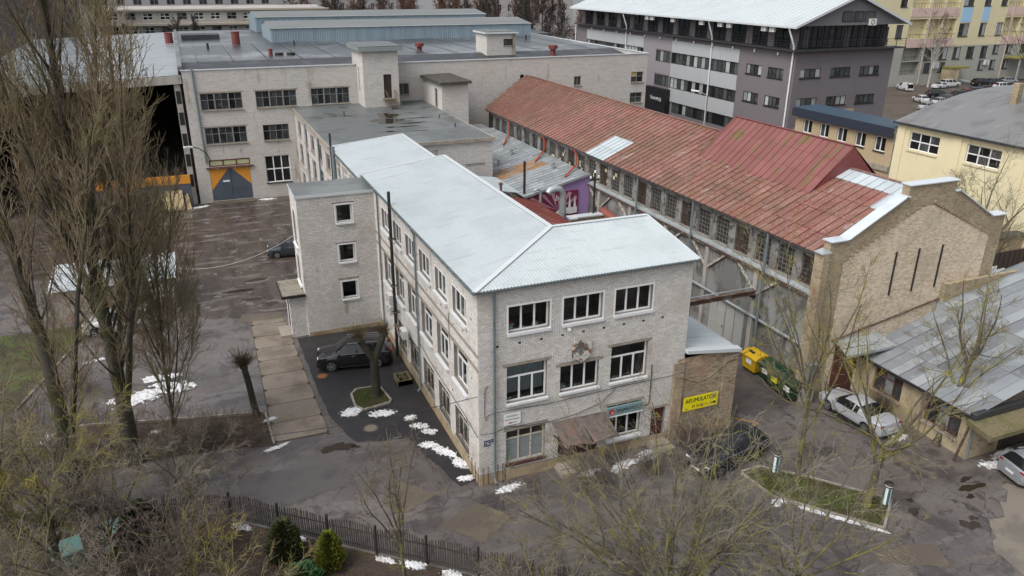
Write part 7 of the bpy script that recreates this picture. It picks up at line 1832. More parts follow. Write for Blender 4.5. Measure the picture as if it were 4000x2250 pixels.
# ------------------------------------------------------------------ the far apartment block
ap = thing('apartment_block', 'pale yellow apartment block with pink balconies and blue panels', 'building', (165, 110, 0))
m_apy = M('apartment_yellow', (.62, .56, .36), .9, [(.12, (.57, .51, .33), .45, .65, .6), ((.5, .5, .1), (.36, .29, .16), .6, .74, .6)]); m_apk = M('apartment_pink', (.56, .42, .37), .9, [((.5, .5, .15), (.44, .24, .1), .58, .72, .7)]); m_apb = M('apartment_blue', (.30, .49, .68), .8, [(.4, (.36, .52, .68), .5, .7, .5)]); m_apg = M('apartment_grey_base', (.33, .33, .29), .9, [(.2, (.27, .27, .24), .45, .65, .6)])
AO = V((118, 104, 0)); AW = 78
PX = 146-118
up_l = [(-5.8, -.35), (.3, 4.3), (4.55, 8.7), (24.4, 30.0), (30.3, 35.5)]; up_n = [(9.8, 13.1), (16.5, 18.7), (22.0, 24.1), (-9.5, -7.4), (38, 40)]
ah = []; loggia = []
for z0 in (10.3, 16.9, 23.5):
    loggia += [(PX+a, PX+c, z0, z0+4.2) for a, c in up_l]; ah += [(PX+a, PX+c, z0+.2, z0+3.1) for a, c in up_n]
ah += [(PX+a, PX+c, 5.5, 8.2) for a, c in ((.4, 3.1), (5.2, 7.8), (9.5, 12), (14, 16.4), (18.6, 20.8))] + [(PX+a, PX+c, 6.3, 8.3) for a, c in ((22.6, 24.6), (27, 29), (32, 34), (37, 39))]
ah += [(PX+a, PX+c, 2.7, 4.9) for a, c in ((1.0, 3.1), (5.6, 7.8), (18.7, 20.6), (22.6, 24.5), (27, 28.9))]
loggia += [(PX-6.2, PX-.5, z0, z0+2.9) for z0 in (2.4, 5.5)]
b = MB(); b.wall(AO+UZ*8.5, UX, FNV, AW, 21.5, [(a, c, d-8.5, e-8.5) for a, c, d, e in ah+loggia if d > 9], .3); build('upper_wall', b, m_apy, ap)
b = MB(); b.wall(AO, UX, FNV, AW, 8.5, [q for q in ah+loggia if q[3] < 9.0], .3); build('base_wall', b, m_apg, ap)
b = MB(); b.box(118, 196, 105.6, 118, 0, 30); build('core', b, m_apg, ap)
for q in ah: window(ap, AO, UX, FNV, q, 2, fm=m_black_frame, pm=[r_.choice([m_glass_mid, m_glass_blind, m_glass_grey]) for _ in range(2)], depth=.2, fr=.12, bar=.12, sill=.14)
for q in loggia:
    b = MB(); P = lambda a, z, d: AO+UX*a+UZ*z+UY*d
    b.quad(P(q[0], q[2], 1.5), P(q[1], q[2], 1.5), P(q[1], q[3], 1.5), P(q[0], q[3], 1.5)); b.quad(P(q[0], q[2], .3), P(q[1], q[2], .3), P(q[1], q[2], 1.5), P(q[0], q[2], 1.5)); b.quad(P(q[0], q[3], .3), P(q[1], q[3], .3), P(q[1], q[3], 1.5), P(q[0], q[3], 1.5)); b.quad(P(q[0], q[2], .3), P(q[0], q[2], 1.5), P(q[0], q[3], 1.5), P(q[0], q[3], .3)); b.quad(P(q[1], q[2], .3), P(q[1], q[2], 1.5), P(q[1], q[3], 1.5), P(q[1], q[3], .3)); lgx = build('loggia', b, m_apy if q[2] > 9 else m_apg, ap)
    b = MB(); b.quad(P(q[0]+.2, q[2]+.1, 1.46), P(q[0]+1.7, q[2]+.1, 1.46), P(q[0]+1.7, q[3]-.6, 1.46), P(q[0]+.2, q[3]-.6, 1.46)); build('loggia_door', b, m_glass_dark, lgx)
    if q[2] > 9:
        b = MB(); b.obox(P((q[0]+q[1])/2, q[2]-.95, -.05), UX, UZ, UY, (q[1]-q[0])/2+.14, .95, .06); build('balcony_front', b, m_apk, ap)
    b = MB(); b.bar(P(q[0], q[2]+.95, .05), P(q[1], q[2]+.95, .05), .07)
    for k in range(7): b.bar(P(q[0]+(q[1]-q[0])*k/6, q[2], .05), P(q[0]+(q[1]-q[0])*k/6, q[2]+.95, .05), .04)
    build('balcony_rail', b, m_black_frame, lgx)
for a, c in up_n[:2]:
    for z0, z1 in ((13.55, 16.95), (20.15, 23.55)):
        b = MB(); b.obox(AO+UX*(PX+(a+c)/2)+UZ*((z0+z1)/2)-UY*.02, UX, UZ, UY, (c-a)/2+.05, (z1-z0)/2-.1, .04); build('blue_panel', b, m_apb, ap)
for x in (145.9, 172.5): pipe('downpipe', [(x, 103.85, 30), (x, 103.85, .3)], .16, M('pinkish_pipe', (.42, .36, .33), .6), ap, rings=False)
ec = thing('entrance_canopy', 'mossy entrance porch with ramp rails at the far apartment block', 'porch', (156, 102, 0)); b = MB(); b.box(152.5, 158.5, 101.2, 103.7, 3.6, 4.0); build('roof', b, M('moss_roof', (.20, .18, .05), .9, [(.8, (.14, .14, .05), .5, .66, .8)]), ec); b = MB(); b.box(152.6, 155.6, 101.3, 103.7, 0, 3.6); build('screen_wall', b, m_shedw, ec); b = MB(); b.bar((156, 101.2, 1.2), (158.6, 97.6, .3), .3, .12); b.bar((157, 101.2, 1.2), (159.6, 97.6, .3), .3, .12); build('ramp', b, m_galv, ec)
ec2 = thing('entrance_canopy', 'mossy open canopy at the right end of the far apartment block', 'porch', (178, 102, 0)); b = MB(); b.box(172.8, 184, 99.5, 103.7, 5.3, 5.7); build('roof', b, MATS['moss_roof'], ec2); b = MB()
for x in (173.2, 178, 183): b.box(x-.15, x+.15, 99.7, 100, 0, 5.3)
build('post', b, m_galv, ec2)
air_con((150.3, 103.6, 4.3), (0,-1,0), 'white air conditioner beside the far entrance porch', 1.5, 1.2, .5); air_con((166.8, 103.6, 4.4), (0,-1,0), 'white air conditioner right of the far entrance porch', 1.3, 1.0, .5)
# ------------------------------------------------------------------ left of the yard and the background
ls = thing('low_shed', 'low whitewashed brick shed with pale corrugated roof behind the poplar', 'shed', (-17.4, 31, 0))
m_wash = M('flaking_whitewash', (.42, .38, .34), .9, [(.9, (.25, .12, .085), .5, .62, .8), (2.5, (.5, .47, .43), .55, .7, .6)], brick=('xy', .25, .078, (.2, .17, .14), (.36, .31, .27)))
b = MB(); b.wall((-21.5, 29.2, 0), UX, FNV, 7.9, 2.5, [], 0); b.quad((-13.6, 29.2, 0), (-13.6, 33.4, 0), (-13.6, 33.4, 2.5), (-13.6, 29.2, 2.5)); b.quad((-21.5, 33.4, 0), (-21.5, 29.2, 0), (-21.5, 29.2, 2.5), (-21.5, 33.4, 2.5)); build('wall', b, m_wash, ls)
b = MB(); corr(b, lambda t: (V((-21.8+8.5*t, 28.9, 2.52)), V((-21.8+8.5*t, 33.8, 2.95))), 40); build('roof', b, m_roof_white, ls)
b = MB(); b.box(-14.3, -13.4, 28.0, 28.9, 0, .12); tag(build('concrete_pad', b, m_kerb, at=(-13.9, 28.4, 0)), 'small pale concrete pad by the low shed corner', 'slab')
# far left: tarp covered stack, sheds and the dark block
tp = thing('tarpaulin_stack', 'stack under a yellow tarpaulin far up the lane', 'stack', (-33, 93, 0)); b = MB(); n = 10
for i in range(n):
    for j in range(4):
        f = lambda a, c: V((-40+12*a/n, 90+6*c/4, 2.6+.8*math.sin(math.pi*c/4)+.15*math.sin(a*2.1+c)))
        b.quad(f(i, j), f(i+1, j), f(i+1, j+1), f(i, j+1))
build('tarpaulin', b, M('yellow_tarp', (.55, .40, .12), .5, [(.8, (.62, .5, .28), .5, .66, .7)]), tp); b = MB(); b.box(-39.8, -28.2, 90.2, 95.8, 0, 2.5); build('load', b, m_wash, tp)
sv = thing('far_kiosk', 'small cream kiosk with rounded felt roof up the lane', 'hut', (-31, 102, 0)); b = MB(); b.box(-34, -28, 100, 105, 0, 4.2); build('wall', b, M('cream_kiosk', (.5, .44, .3), .85), sv); b = MB(); b.prism([(-35, 99.5, 4.2), (-27.5, 99.5, 4.2), (-28.2, 99.5, 5.6), (-34.2, 99.5, 5.6)], (0, 6, 0)); build('roof', b, m_bitumen, sv)
dk = thing('dark_slab_block', 'tall dark grey slab block behind the poplars', 'building', (-50, 150, 0)); m_dk = M('dark_grey_render', (.055, .05, .055), .85, [(.1, (.045, .041, .046), .45, .65, .6)])
DO = V((-77, 128, 0)); dh = [(3+6.5*i, 5.6+6.5*i, 3+4.2*j, 5.2+4.2*j) for i in range(7) for j in range(6)]
b = MB(); b.wall(DO, UX, FNV, 48, 30, dh, .3); b.quad((-29, 128, 0), (-29, 165, 0), (-29, 165, 30), (-29, 128, 30)); b.quad((-77, 128, 30), (-29, 128, 30), (-29, 165, 30), (-77, 165, 30)); build('wall', b, m_dk, dk)
for q in dh: window(dk, DO, UX, FNV, q, 2, fm=m_black_frame, pm=m_glass_mid, depth=.2, fr=.1, bar=.1)
pb = thing('ruined_workshop', 'long pale derelict workshop with broken windows behind the open bay', 'building', (0, 180, 0)); m_pale = M('pale_concrete_wall', (.36, .34, .32), .9, [(.2, (.28, .26, .245), .45, .65, .7), ((.5, .5, .1), (.2, .175, .15), .58, .72, .6)])
PO = V((-26, 172, 0)); ph_ = [(1.5+3.6*i, 3.6+3.6*i, z, z+1.5) for i in range(13) for z in (10.4, 13.4)]
b = MB(); b.wall(PO, UX, FNV, 50, 15.6, ph_, .3, back=False); b.quad((-26, 172, 15.6), (24, 172, 15.6), (24, 190, 15.8), (-26, 190, 15.8)); b.quad((24, 172, 0), (24, 190, 0), (24, 190, 15.8), (24, 172, 15.6)); build('wall', b, m_pale, pb)
for i, q in enumerate(ph_): window(pb, PO, UX, FNV, q, 2, mids=(.5,), fm=m_white_frame if i % 3 else m_old_frame, pm=[m_glass_dark, m_glass_grey, M('green_pane', (.06, .11, .085), .3)], depth=.25, fr=.12, bar=.12)
b = MB(); b.box(-26.5, 24.5, 170.9, 172, 12.2, 12.7); b.box(-26.3, 24.3, 171.6, 172, 15.3, 15.7); build('cornice', b, M('cream_cornice', (.42, .38, .3), .85), pb)
p2 = thing('pale_block', 'plain pale rendered block behind the derelict workshop', 'building', (-10, 215, 0)); b = MB(); P2 = V((-40, 205, 0)); h2_ = [(4+4*i, 6+4*i, z_, z_+1.8) for i in range(13) for z_ in (15.5, 19.2)]; b.wall(P2, UX, FNV, 56, 24, h2_, .3); b.quad((-40, 205, 24), (16, 205, 24), (16, 225, 24), (-40, 225, 24)); build('wall', b, M('pale_grey_render', (.33, .32, .315), .9, [(.1, (.26, .25, .245), .45, .65, .6)]), p2)
for q in h2_: window(p2, P2, UX, FNV, q, 2, fm=m_old_frame, pm=m_glass_grey, depth=.2, fr=.1, bar=.1)
wl = thing('white_gable_house', 'small pale blue grey house left of the far monitor', 'building', (28, 168, 0)); b = MB(); b.wall((18, 150, 0), UX, FNV, 12, 11.5, [(7.6, 8.6, 8, 10), (9.6, 10.6, 8, 10)], .2); b.quad((30, 150, 0), (30, 165, 0), (30, 165, 11.5), (30, 150, 11.5)); build('wall', b, M('blue_white_render', (.42, .46, .49), .85), wl)
for q in ((7.6, 8.6, 8, 10), (9.6, 10.6, 8, 10)): window(wl, (18, 150, 0), UX, FNV, q, 1, fm=m_white_frame, pm=m_glass_dark, depth=.15, fr=.1)
b = MB(); b.box(17.5, 30.5, 149.5, 165, 11.5, 11.9); build('roof', b, m_roof_shine, wl)
# classical white houses far behind the trees
r_ = random.Random(21)
for i, (x, y, w, h, lb_) in enumerate(((95, 300, 60, 17, 'long pale town house row far behind the factory'), (165, 285, 46, 20, 'pale town house with tall windows left of the office roof'), (20, 330, 70, 15, 'pale town house row far behind the bare trees'))):
    t = thing('town_house', lb_, 'building', (x+w/2, y, 0), 'far town houses'); O_ = V((x, y, 0)); hs_ = [(2+4.4*k, 3.7+4.4*k, 3+5.0*j, 6.2+5.0*j) for k in range(int(w/4.4)) for j in range(int(h/5.2))]
    b = MB(); b.wall(O_, UX, FNV, w, h, hs_, .4); build('wall', b, M('far_plaster_%d' % i, ((.40, .385, .37), (.43, .42, .41), (.34, .33, .32))[i], .9), t)
    for q in hs_: window(t, O_, UX, FNV, q, 2, fm=m_white_frame, pm=m_glass_grey, depth=.3, fr=.15, bar=.12)
    b = MB(); b.prism([(x-1, y-1, h), (x-1, y+16, h), (x-1, y+7.5, h+5)], (w+2, 0, 0)); build('roof', b, M('far_tin_roof', (.3, .31, .32), .5), t)
fr = thing('far_low_store', 'low grey store with a red chimney behind the factory end', 'building', (60, 135, 0)); b = MB(); b.box(47, 60, 122, 150, 0, 12.2); build('wall', b, m_pale, fr); b = MB(); b.prism([(46.5, 121.5, 12.2), (60.5, 121.5, 12.2), (53.5, 121.5, 13.6)], (0, 29, 0)); build('roof', b, m_roof_shine, fr); b = MB(); b.box(53, 54, 124, 125, 13, 15.2); build('chimney', b, m_redpipe, fr)

# teal garden boxes and the cables
for x, y, a, lb_ in ((-18.15, 1.35, .25, 'teal painted slatted garden box behind the fence'), (-16.3, 2.05, .1, 'smaller teal garden box beside the young tree')):
    t = thing('garden_box', lb_, 'box', (x, y, 0)); d, e = V((math.cos(a), math.sin(a), 0)), V((-math.sin(a), math.cos(a), 0)); mt = M('faded_teal', (.05, .15, .14), .7, [(3, (.06, .16, .15), .5, .7, .7)])
    for k in range(5): b = MB(); b.obox(V((x, y, .12+.17*k))-e*.4, d, UZ, e, .55, .07, .02); build('slat', b, mt, t)
    b = MB(); b.obox(V((x, y, .95)), d, V(e)*.94+UZ*.3, UZ, .6, .45, .02); build('lid', b, M('pale_teal', (.16, .32, .29), .6), t)
def cable(label, p, q, sag, mat=None, r=.013, mids=()):
    p, q = V(p), V(q); pts = []
    for k in range(25): t = k/24; pts.append(p.lerp(q, t)-UZ*sag*4*t*(1-t))
    b = MB(); b.tube(pts, r, 5); tag(build('overhead_cable', b, mat or m_cable, at=p), label, 'cable')
cable('black overhead cable from the front corner across to the left edge', (-.05, -.05, 5.1), (-27, 7.0, 5.4), 1.6, r=.016)
cable('pale hose like cable hanging from the stair tower to the low shed', (-5.15, 24, 6.3), (-13.6, 31, 2.6), .9, m_cable_grey, r=.025)
cable('thin cable from the annex to the buttress', (14.9, -.1, 4.4), (20.4, .2, 6.5), .35)
cable('thin cable above the yellow bin', (14.9, .2, 4.0), (21, 3.5, 4.4), .3)
def wall_cable(label, pts, r=.014):
    b = MB(); b.tube(pts, r, 5, cap=False); tag(build('wall_cable', b, m_cable, at=pts[0]), label, 'cable')
wall_cable('black cable draped along the front wall below the middle windows', [(.45, -.03, 5.55), (.3, -.04, 5.4), (.28, -.04, 3.9), (.34, -.05, 3.65), (.45, -.05, 3.95), (.8, -.2, 4.1), (2.0, -.05, 3.98), (3.6, -.05, 3.92), (5.6, -.05, 3.95), (7.6, -.05, 4.02), (9.3, -.05, 4.02), (9.55, -.05, 4.0), (10.8, -.1, 4.05), (11.6, -.2, 3.7), (12.4, -.2, 3.3), (13.2, -.2, 3.5), (14.2, -.2, 4.2), (14.9, -.15, 4.3)])
wall_cable('black cable dropping beside the shop window', [(9.5, -.04, 4.9), (9.52, -.04, 4.0), (9.5, -.04, 2.7), (9.4, -.05, 2.55), (9.2, -.05, 2.6)], .022)
wall_cable('thin sagging cable on the front wall above the awning', [(.1, -.05, 2.95), (.7, -.2, 3.0), (1.5, -.05, 3.1), (2.6, -.05, 2.9), (3.8, -.05, 2.85), (5.2, -.05, 2.95), (6.6, -.05, 3.3), (7.4, -.05, 3.95)])
wall_cable('thin cable running along the foot of the side wall', [(-.04, .1, 2.75), (-.05, 2, 2.95), (-.05, 5, 3.0), (-.05, 8, 3.1), (-.05, 9.9, 3.3)])
wall_cable('loop of black cable on the side wall', [(-.04, 4.1, 7.7), (-.05, 4.25, 7.6), (-.05, 4.2, 6.2), (-.05, 4.1, 5.6)])
# ------------------------------------------------------------------ trees
m_bark = M('grey_brown_bark', (.085, .072, .054), .9, [(1.2, (.05, .042, .034), .45, .65, .7), (.8, (.15, .145, .035), .48, .60, .85), (3.5, (.28, .235, .02), .59, .67, .85), (7, (.11, .095, .075), .58, .72, .6)])
m_twig = M('bare_twigs', (.21, .178, .145), .9, [(.5, (.14, .135, .07), .45, .62, .7), (1.1, (.27, .24, .04), .58, .68, .8), (2.0, (.1, .078, .066), .54, .68, .6)])
m_twig_yel = M('lichen_twigs', (.18, .152, .095), .9, [(.6, (.28, .245, .04), .46, .58, .8), (1.7, (.36, .30, .03), .56, .66, .85), (2.5, (.07, .055, .04), .52, .68, .6)])
m_pop_bark = M('poplar_bark', (.055, .047, .034), .95, [(.7, (.045, .05, .016), .46, .62, .8), (3, (.09, .078, .06), .55, .7, .6), (8, (.03, .026, .02), .5, .7, .6)], bump=(7, .8, .05))
m_pop_twig = M('poplar_twigs', (.215, .165, .10), .9, [(.35, (.16, .155, .06), .48, .6, .65), (.9, (.31, .25, .175), .52, .66, .7), (1.9, (.13, .09, .06), .54, .68, .6)])
m_grey_twig = M('far_twigs', (.075, .055, .048), .95, [(.06, (.11, .06, .04), .5, .62, .8), (.2, (.06, .055, .04), .48, .64, .7)])

m_twig_grn = M('green_grey_twigs', (.21, .185, .15), .9, [(.5, (.19, .18, .07), .46, .6, .75), (1.3, (.30, .275, .03), .56, .64, .85), (2.2, (.13, .105, .09), .52, .66, .6)])
class Segs:
    def __init__(s): s.a = []; s.b = []; s.ra = []; s.rb = []
    def add(s, a, b, ra, rb): s.a.append(a); s.b.append(b); s.ra.append(ra); s.rb.append(rb)
def seg_mesh(name, S, sides):
    a, b = np.array(S.a, float), np.array(S.b, float); ra, rb = np.array(S.ra), np.array(S.rb); N = len(a)
    d = b-a; d /= np.linalg.norm(d, axis=1, keepdims=True)+1e-9
    ref = np.where(np.abs(d[:, 2:3]) > .9, np.array([[1., 0, 0]]), np.array([[0, 0, 1.]]))
    u = np.cross(d, ref); u /= np.linalg.norm(u, axis=1, keepdims=True); w = np.cross(d, u)
    vs = np.zeros((N, 2*sides, 3))
    for j in range(sides):
        t = 2*math.pi*j/sides; o = u*math.cos(t)+w*math.sin(t)
        vs[:, j] = a+o*ra[:, None]; vs[:, sides+j] = b+o*rb[:, None]
    fq = np.array([(j, (j+1) % sides, sides+(j+1) % sides, sides+j) for j in range(sides)])
    fs = (np.arange(N)[:, None, None]*2*sides+fq[None]).reshape(-1, 4)
    return mesh_np(name, vs.reshape(-1, 3), fs, True)
def rv(r, s=1.0): return V((r.gauss(0, s), r.gauss(0, s), r.gauss(0, s)))
def branch(S, r, p, d, L, r0, r1, n, wob, trop, out=None):
    """a wobbly tapering limb; trop bends it upwards. returns its points and directions"""
    pts = [(p.copy(), d.copy(), r0)]
    for i in range(n):
        d = (d+rv(r, wob)+V((0, 0, trop))).normalized()
        q = p+d*(L/n); k0 = r0+(r1-r0)*i/n; k1 = r0+(r1-r0)*(i+1)/n
        S.add(tuple(p), tuple(q), k0, k1); p = q; pts.append((p.copy(), d.copy(), k1))
    return pts
def at_t(pts, t):
    f = t*(len(pts)-1); i = min(int(f), len(pts)-2); k = f-i
    return pts[i][0].lerp(pts[i+1][0], k), pts[i][1], pts[i][2]*(1-k)+pts[i+1][2]*k
def side_dir(r, d, ang):
    o = d.orthogonal().normalized(); o = Matrix.Rotation(r.uniform(0, 6.283), 3, d) @ o
    return (d*math.cos(ang)+o*math.sin(ang)).normalized()
def finish(name, label, cat, loc, trunk, twigs, mb, mt, group=None, sides=3, tsides=7):
    t = thing(name, label, cat, loc, group)
    me = seg_mesh('trunk', trunk, tsides); link('trunk', me, mb, t)
    me = seg_mesh('crown', twigs, sides); o = link('crown', me, mt, t)
    return t
def poplar(label, loc, H, Rc, seed, low=.12, nb=95, group='tall poplars left of the yard', lean=(0, 0), r0=.42, twigs_n=9, cod=0):
    r = random.Random(seed); T, S = Segs(), Segs()
    tr = branch(T, r, V((0, 0, -.1)), V((lean[0], lean[1], 1)).normalized(), H, r0, .03, 16, .018, .02)
    T.add((0, 0, -.1), (0, 0, .5), r0*1.5, r0*1.02)
    mains = [(tr, low, H)]
    for c in range(cod):            # co-dominant stems rising beside the trunk
        t0 = .1+.07*c; p, d, rr = at_t(tr, t0)
        a = 5.6+c*1.5; L = H*r.uniform(.5, .68)
        mains.append((branch(T, r, p, V((math.cos(a)*.34, math.sin(a)*.34, 1)).normalized(), L, rr*.5, .02, 12, .04, .05), .12, L))
    for mi, (ms_, lw, HH) in enumerate(mains):
        nn = nb if mi == 0 else int(nb*.5)
        for i in range(nn):
            t = lw+(0.985-lw)*(i/nn)**.9
            p, d, rr = at_t(ms_, t)
            prof = min(1, (t-lw)/.18+.45)*(1-max(0, t-.45)*1.2)
            L = Rc*2.0*prof*r.uniform(.6, 1.25)*(1 if mi == 0 else .62)+.7
            b0 = max(.013, min(rr*.45, .0105*L+.006))
            pts = branch(T if b0 > .045 else S, r, p, side_dir(r, d, r.uniform(.32, .66)), L, b0, .009, 7, .07, .12)
            for k in range(int(twigs_n*L/3)+3):
                q, dq, _ = at_t(pts, r.uniform(.12, 1))
                l2 = r.uniform(.5, 1.5)*(.6+.22*L/3)
                p2 = branch(S, r, q, side_dir(r, dq, r.uniform(.25, .7)), l2, .013, .008, 3, .12, .17)
                for _ in range(3):
                    q3, d3, _ = at_t(p2, r.uniform(.2, 1)); branch(S, r, q3, side_dir(r, d3, r.uniform(.3, .8)), r.uniform(.25, .7), .0095, .0065, 2, .15, .14)
    return finish('poplar_tree', label, 'tree', loc, T, S, m_pop_bark, m_pop_twig, group)
poplar('biggest bare poplar with wide crown left of the yard', (-15.9, 8.7, 0), 29, 2.7, 1, low=.1, nb=105, r0=.40, twigs_n=8, cod=5)
poplar('bare poplar with dark mossy trunk near the left edge', (-17.9, 4.0, 0), 28, 1.6, 2, low=.2, nb=75, r0=.38, twigs_n=7, cod=1)
poplar('leftmost bare poplar cut by the frame edge', (-20.8, 4.6, 0), 27, 1.9, 3, low=.15, nb=50, r0=.34, twigs_n=7)
poplar('slim poplar of many upright stems right of the biggest one', (-13.9, 10.6, 0), 14, 2.2, 4, low=.03, nb=45, r0=.1, twigs_n=8, cod=6)
poplar('bare poplar far left beyond the verge', (-28.0, 25.0, 0), 27, 2.0, 5, low=.15, nb=45, r0=.36, twigs_n=6)

def broad(label, loc, H, spread, seed, fork=.35, limbs=6, group='bare trees', r0=.16, mb=None, mt=None, lean=(0, 0), n2=9, n3=7, up=.05, lim_ang=(.35, .75), name='bare_tree', stems=1, thick=1.0):
    r = random.Random(seed); T, S = Segs(), Segs()
    for st_ in range(stems):
        ld = V((lean[0]+(r.uniform(-.35, .35) if stems > 1 else 0), lean[1]+(r.uniform(-.35, .35) if stems > 1 else 0), 1)).normalized()
        tr = branch(T, r, V((0, 0, -.1)), ld, H*fork, r0, r0*.72, 6, .03, .01)
        T.add((0, 0, -.1), (0, 0, .35), r0*1.5, r0*1.02)
        ends = []
        top, dt, rt_ = tr[-1]
        for i in range(limbs):
            if i < max(3, limbs//2): p, d, rr = top, dt, rt_
            else: p, d, rr = at_t(tr, r.uniform(.55, .95))
            L = (H*(1-fork))*r.uniform(.75, 1.08)
            ang = r.uniform(*lim_ang)*spread
            o = V((math.cos(i*2.4+seed), math.sin(i*2.4+seed), 0))
            dd = (d*math.cos(ang)+o*math.sin(ang)).normalized()
            pts = branch(T, r, p, dd, L, rr*r.uniform(.45, .7), .016, 9, .085, up)
            for k in range(n2):
                t = r.uniform(.12, .98); q, dq, rq = at_t(pts, t); l2 = L*r.uniform(.22, .5)*(1.15-t*.6)
                p2 = branch(T if rq > .035 and t < .5 else S, r, q, side_dir(r, dq, r.uniform(.4, 1.0)), l2, max(.012, rq*.5), .008*thick, 6, .12, .05)
                for m_ in range(n3):
                    q3, d3, _ = at_t(p2, r.uniform(.15, 1)); l3 = l2*r.uniform(.2, .5)
                    p3 = branch(S, r, q3, side_dir(r, d3, r.uniform(.4, 1.0)), l3, .0095*thick, .0065*thick, 4, .15, .04)
                    for _ in range(3):
                        q4, d4, _ = at_t(p3, r.uniform(.2, 1)); branch(S, r, q4, side_dir(r, d4, r.uniform(.4, 1.0)), r.uniform(.15, .45), .0075*thick, .005*thick, 2, .18, .03)
    return finish(name, label, 'tree', loc, T, S, mb or m_bark, mt or m_twig, group)
broad('slender bare tree with forked stems on the grassy island', (14.8, -5.7, 0), 12.2, .6, 21, fork=.40, limbs=7, r0=.13, n2=9, n3=6, group='bare trees on the right', mt=m_twig_yel)
broad('lichen yellow tree beside the island corner bollard', (16.5, -8.5, 0), 10.6, 1.2, 22, fork=.32, limbs=8, r0=.19, n2=7, n3=5, mt=m_twig_yel, lean=(.13, .03), group='bare trees on the right', up=.03)
broad('leaning bare tree over the grey shed roof', (24.1, -5.9, 0), 10.5, 1.05, 23, fork=.45, limbs=7, r0=.17, n2=9, n3=6, mt=m_twig_yel, lean=(.4, .22), group='bare trees on the right', up=.04)
broad('broad many stemmed lichen tree filling the lower right foreground', (4.3, -10.8, 0), 8.8, 1.15, 25, fork=.12, limbs=11, r0=.15, n2=10, n3=6, mt=m_twig_grn, group='bare foreground trees', up=.035, stems=2, lim_ang=(.25, .85))
broad('spreading bare tree at the bottom edge right of centre', (9.0, -12.0, 0), 7.6, 1.2, 26, fork=.2, limbs=8, r0=.12, n2=9, n3=7, mt=m_twig_grn, group='bare foreground trees', up=.03)
broad('young bare tree before the picket fence', (-5.15, -4.9, 0), 7.0, .6, 27, fork=.36, limbs=7, r0=.085, n2=7, n3=4, group='bare foreground trees', mt=M('pale_twigs', (.17, .135, .1), .9, [(1.0, (.13, .11, .06), .5, .65, .7)]), up=.05)
broad('young lichen tree with thick straight stem at lower left', (-18.1, -.5, 0), 8.6, .95, 28, fork=.4, limbs=9, r0=.16, n2=11, n3=7, group='bare foreground trees', mt=m_twig_yel)
broad('second young lichen tree at lower left', (-16.2, .2, 0), 7.6, 1.1, 29, fork=.3, limbs=9, r0=.1, n2=11, n3=7, group='bare foreground trees')
broad('low sprawling bare tree at the bottom left edge', (-13.4, -2.6, 0), 6.4, 1.35, 30, fork=.2, limbs=9, r0=.1, n2=11, n3=8, group='bare foreground trees', up=.02, mt=M('purple_brown_twigs', (.105, .078, .07), .9, [(.9, (.14, .125, .04), .55, .68, .7)]))
broad('bare tree at the far left edge of the garden', (-21.5, 1.0, 0), 8.5, 1.1, 31, fork=.3, limbs=9, r0=.13, n2=11, n3=8, group='bare foreground trees')
for i_, (x_, y_, h_, lb_) in enumerate(((-19.6, -2.6, 7.2, 'bare garden tree left of the teal box'), (-15.4, -3.4, 6.4, 'bare garden tree at the bottom edge below the teal box'), (-12.0, -5.4, 5.8, 'bare garden tree at the bottom edge left of the conifers'), (-22.6, 6.4, 7.5, 'bare tree behind the fence at the far left'), (-13.2, 3.9, 4.6, 'low bare tree before the fence near the planting strip'), (-19.2, 7.2, 5.4, 'low bare tree between the two left poplars'), (-1.0, -9.6, 5.2, 'small bare tree at the bottom edge behind the fence'))):
    broad(lb_, (x_, y_, 0), h_, 1.25, 60+i_, fork=.22, limbs=8, r0=.085, n2=9, n3=6, group='bare foreground trees', up=.025, mt=(m_twig_grn, m_twig, m_twig_yel)[i_ % 3])
broad('bare tree between hall gable and yellow building', (40.5, 6.2, 0), 12.5, .95, 32, fork=.32, limbs=8, r0=.22, n2=11, n3=8, group='bare trees on the right')
broad('bare birch before the far apartment block', (146, 101, 0), 17, .6, 33, fork=.35, limbs=6, r0=.2, n2=9, n3=6, group='far bare trees', thick=2.2, mt=m_grey_twig, mb=M('birch_bark', (.45, .43, .4), .8))
broad('bare tree at the upper right edge', (96, 38, 0), 21, 1.0, 34, fork=.35, limbs=8, r0=.3, n2=10, n3=7, group='far bare trees', thick=1.6, mt=m_grey_twig)

# shrubs and hedges: upright twig masses
def shrub(name, label, loc, H, W, n, seed, mt, cat='shrub', group=None):
    r = random.Random(seed); T, S = Segs(), Segs()
    for i in range(n):
        p = V((r.uniform(-W, W)*.45, r.uniform(-W, W)*.45, 0)); d = V((p.x*.7/W+r.gauss(0, .3), p.y*.7/W+r.gauss(0, .3), 1)).normalized()
        pts = branch(T if i < 4 else S, r, p, d, H*r.uniform(.6, 1.1), .014, .005, 5, .13, .03)
        for _ in range(7):
            q, dq, _ = at_t(pts, r.uniform(.2, 1)); p2 = branch(S, r, q, side_dir(r, dq, r.uniform(.4, 1.1)), H*r.uniform(.15, .4), .007, .004, 3, .18, .03)
            for _ in range(2): q3, d3, _ = at_t(p2, r.uniform(.2, 1)); branch(S, r, q3, side_dir(r, d3, .8), r.uniform(.1, .35), .005, .003, 2, .2, 0)
    t = thing(name, label, cat, loc, group); link('stems', seg_mesh('stems', T, 4), mt, t); link('twigs', seg_mesh('twigs', S, 3), mt, t); return t
m_sh1 = M('shrub_twigs', (.13, .102, .08), .9, [(.8, (.11, .09, .03), .55, .68, .6)]); m_sh2 = M('shrub_twigs_red', (.155, .11, .09), .9)
k = 0
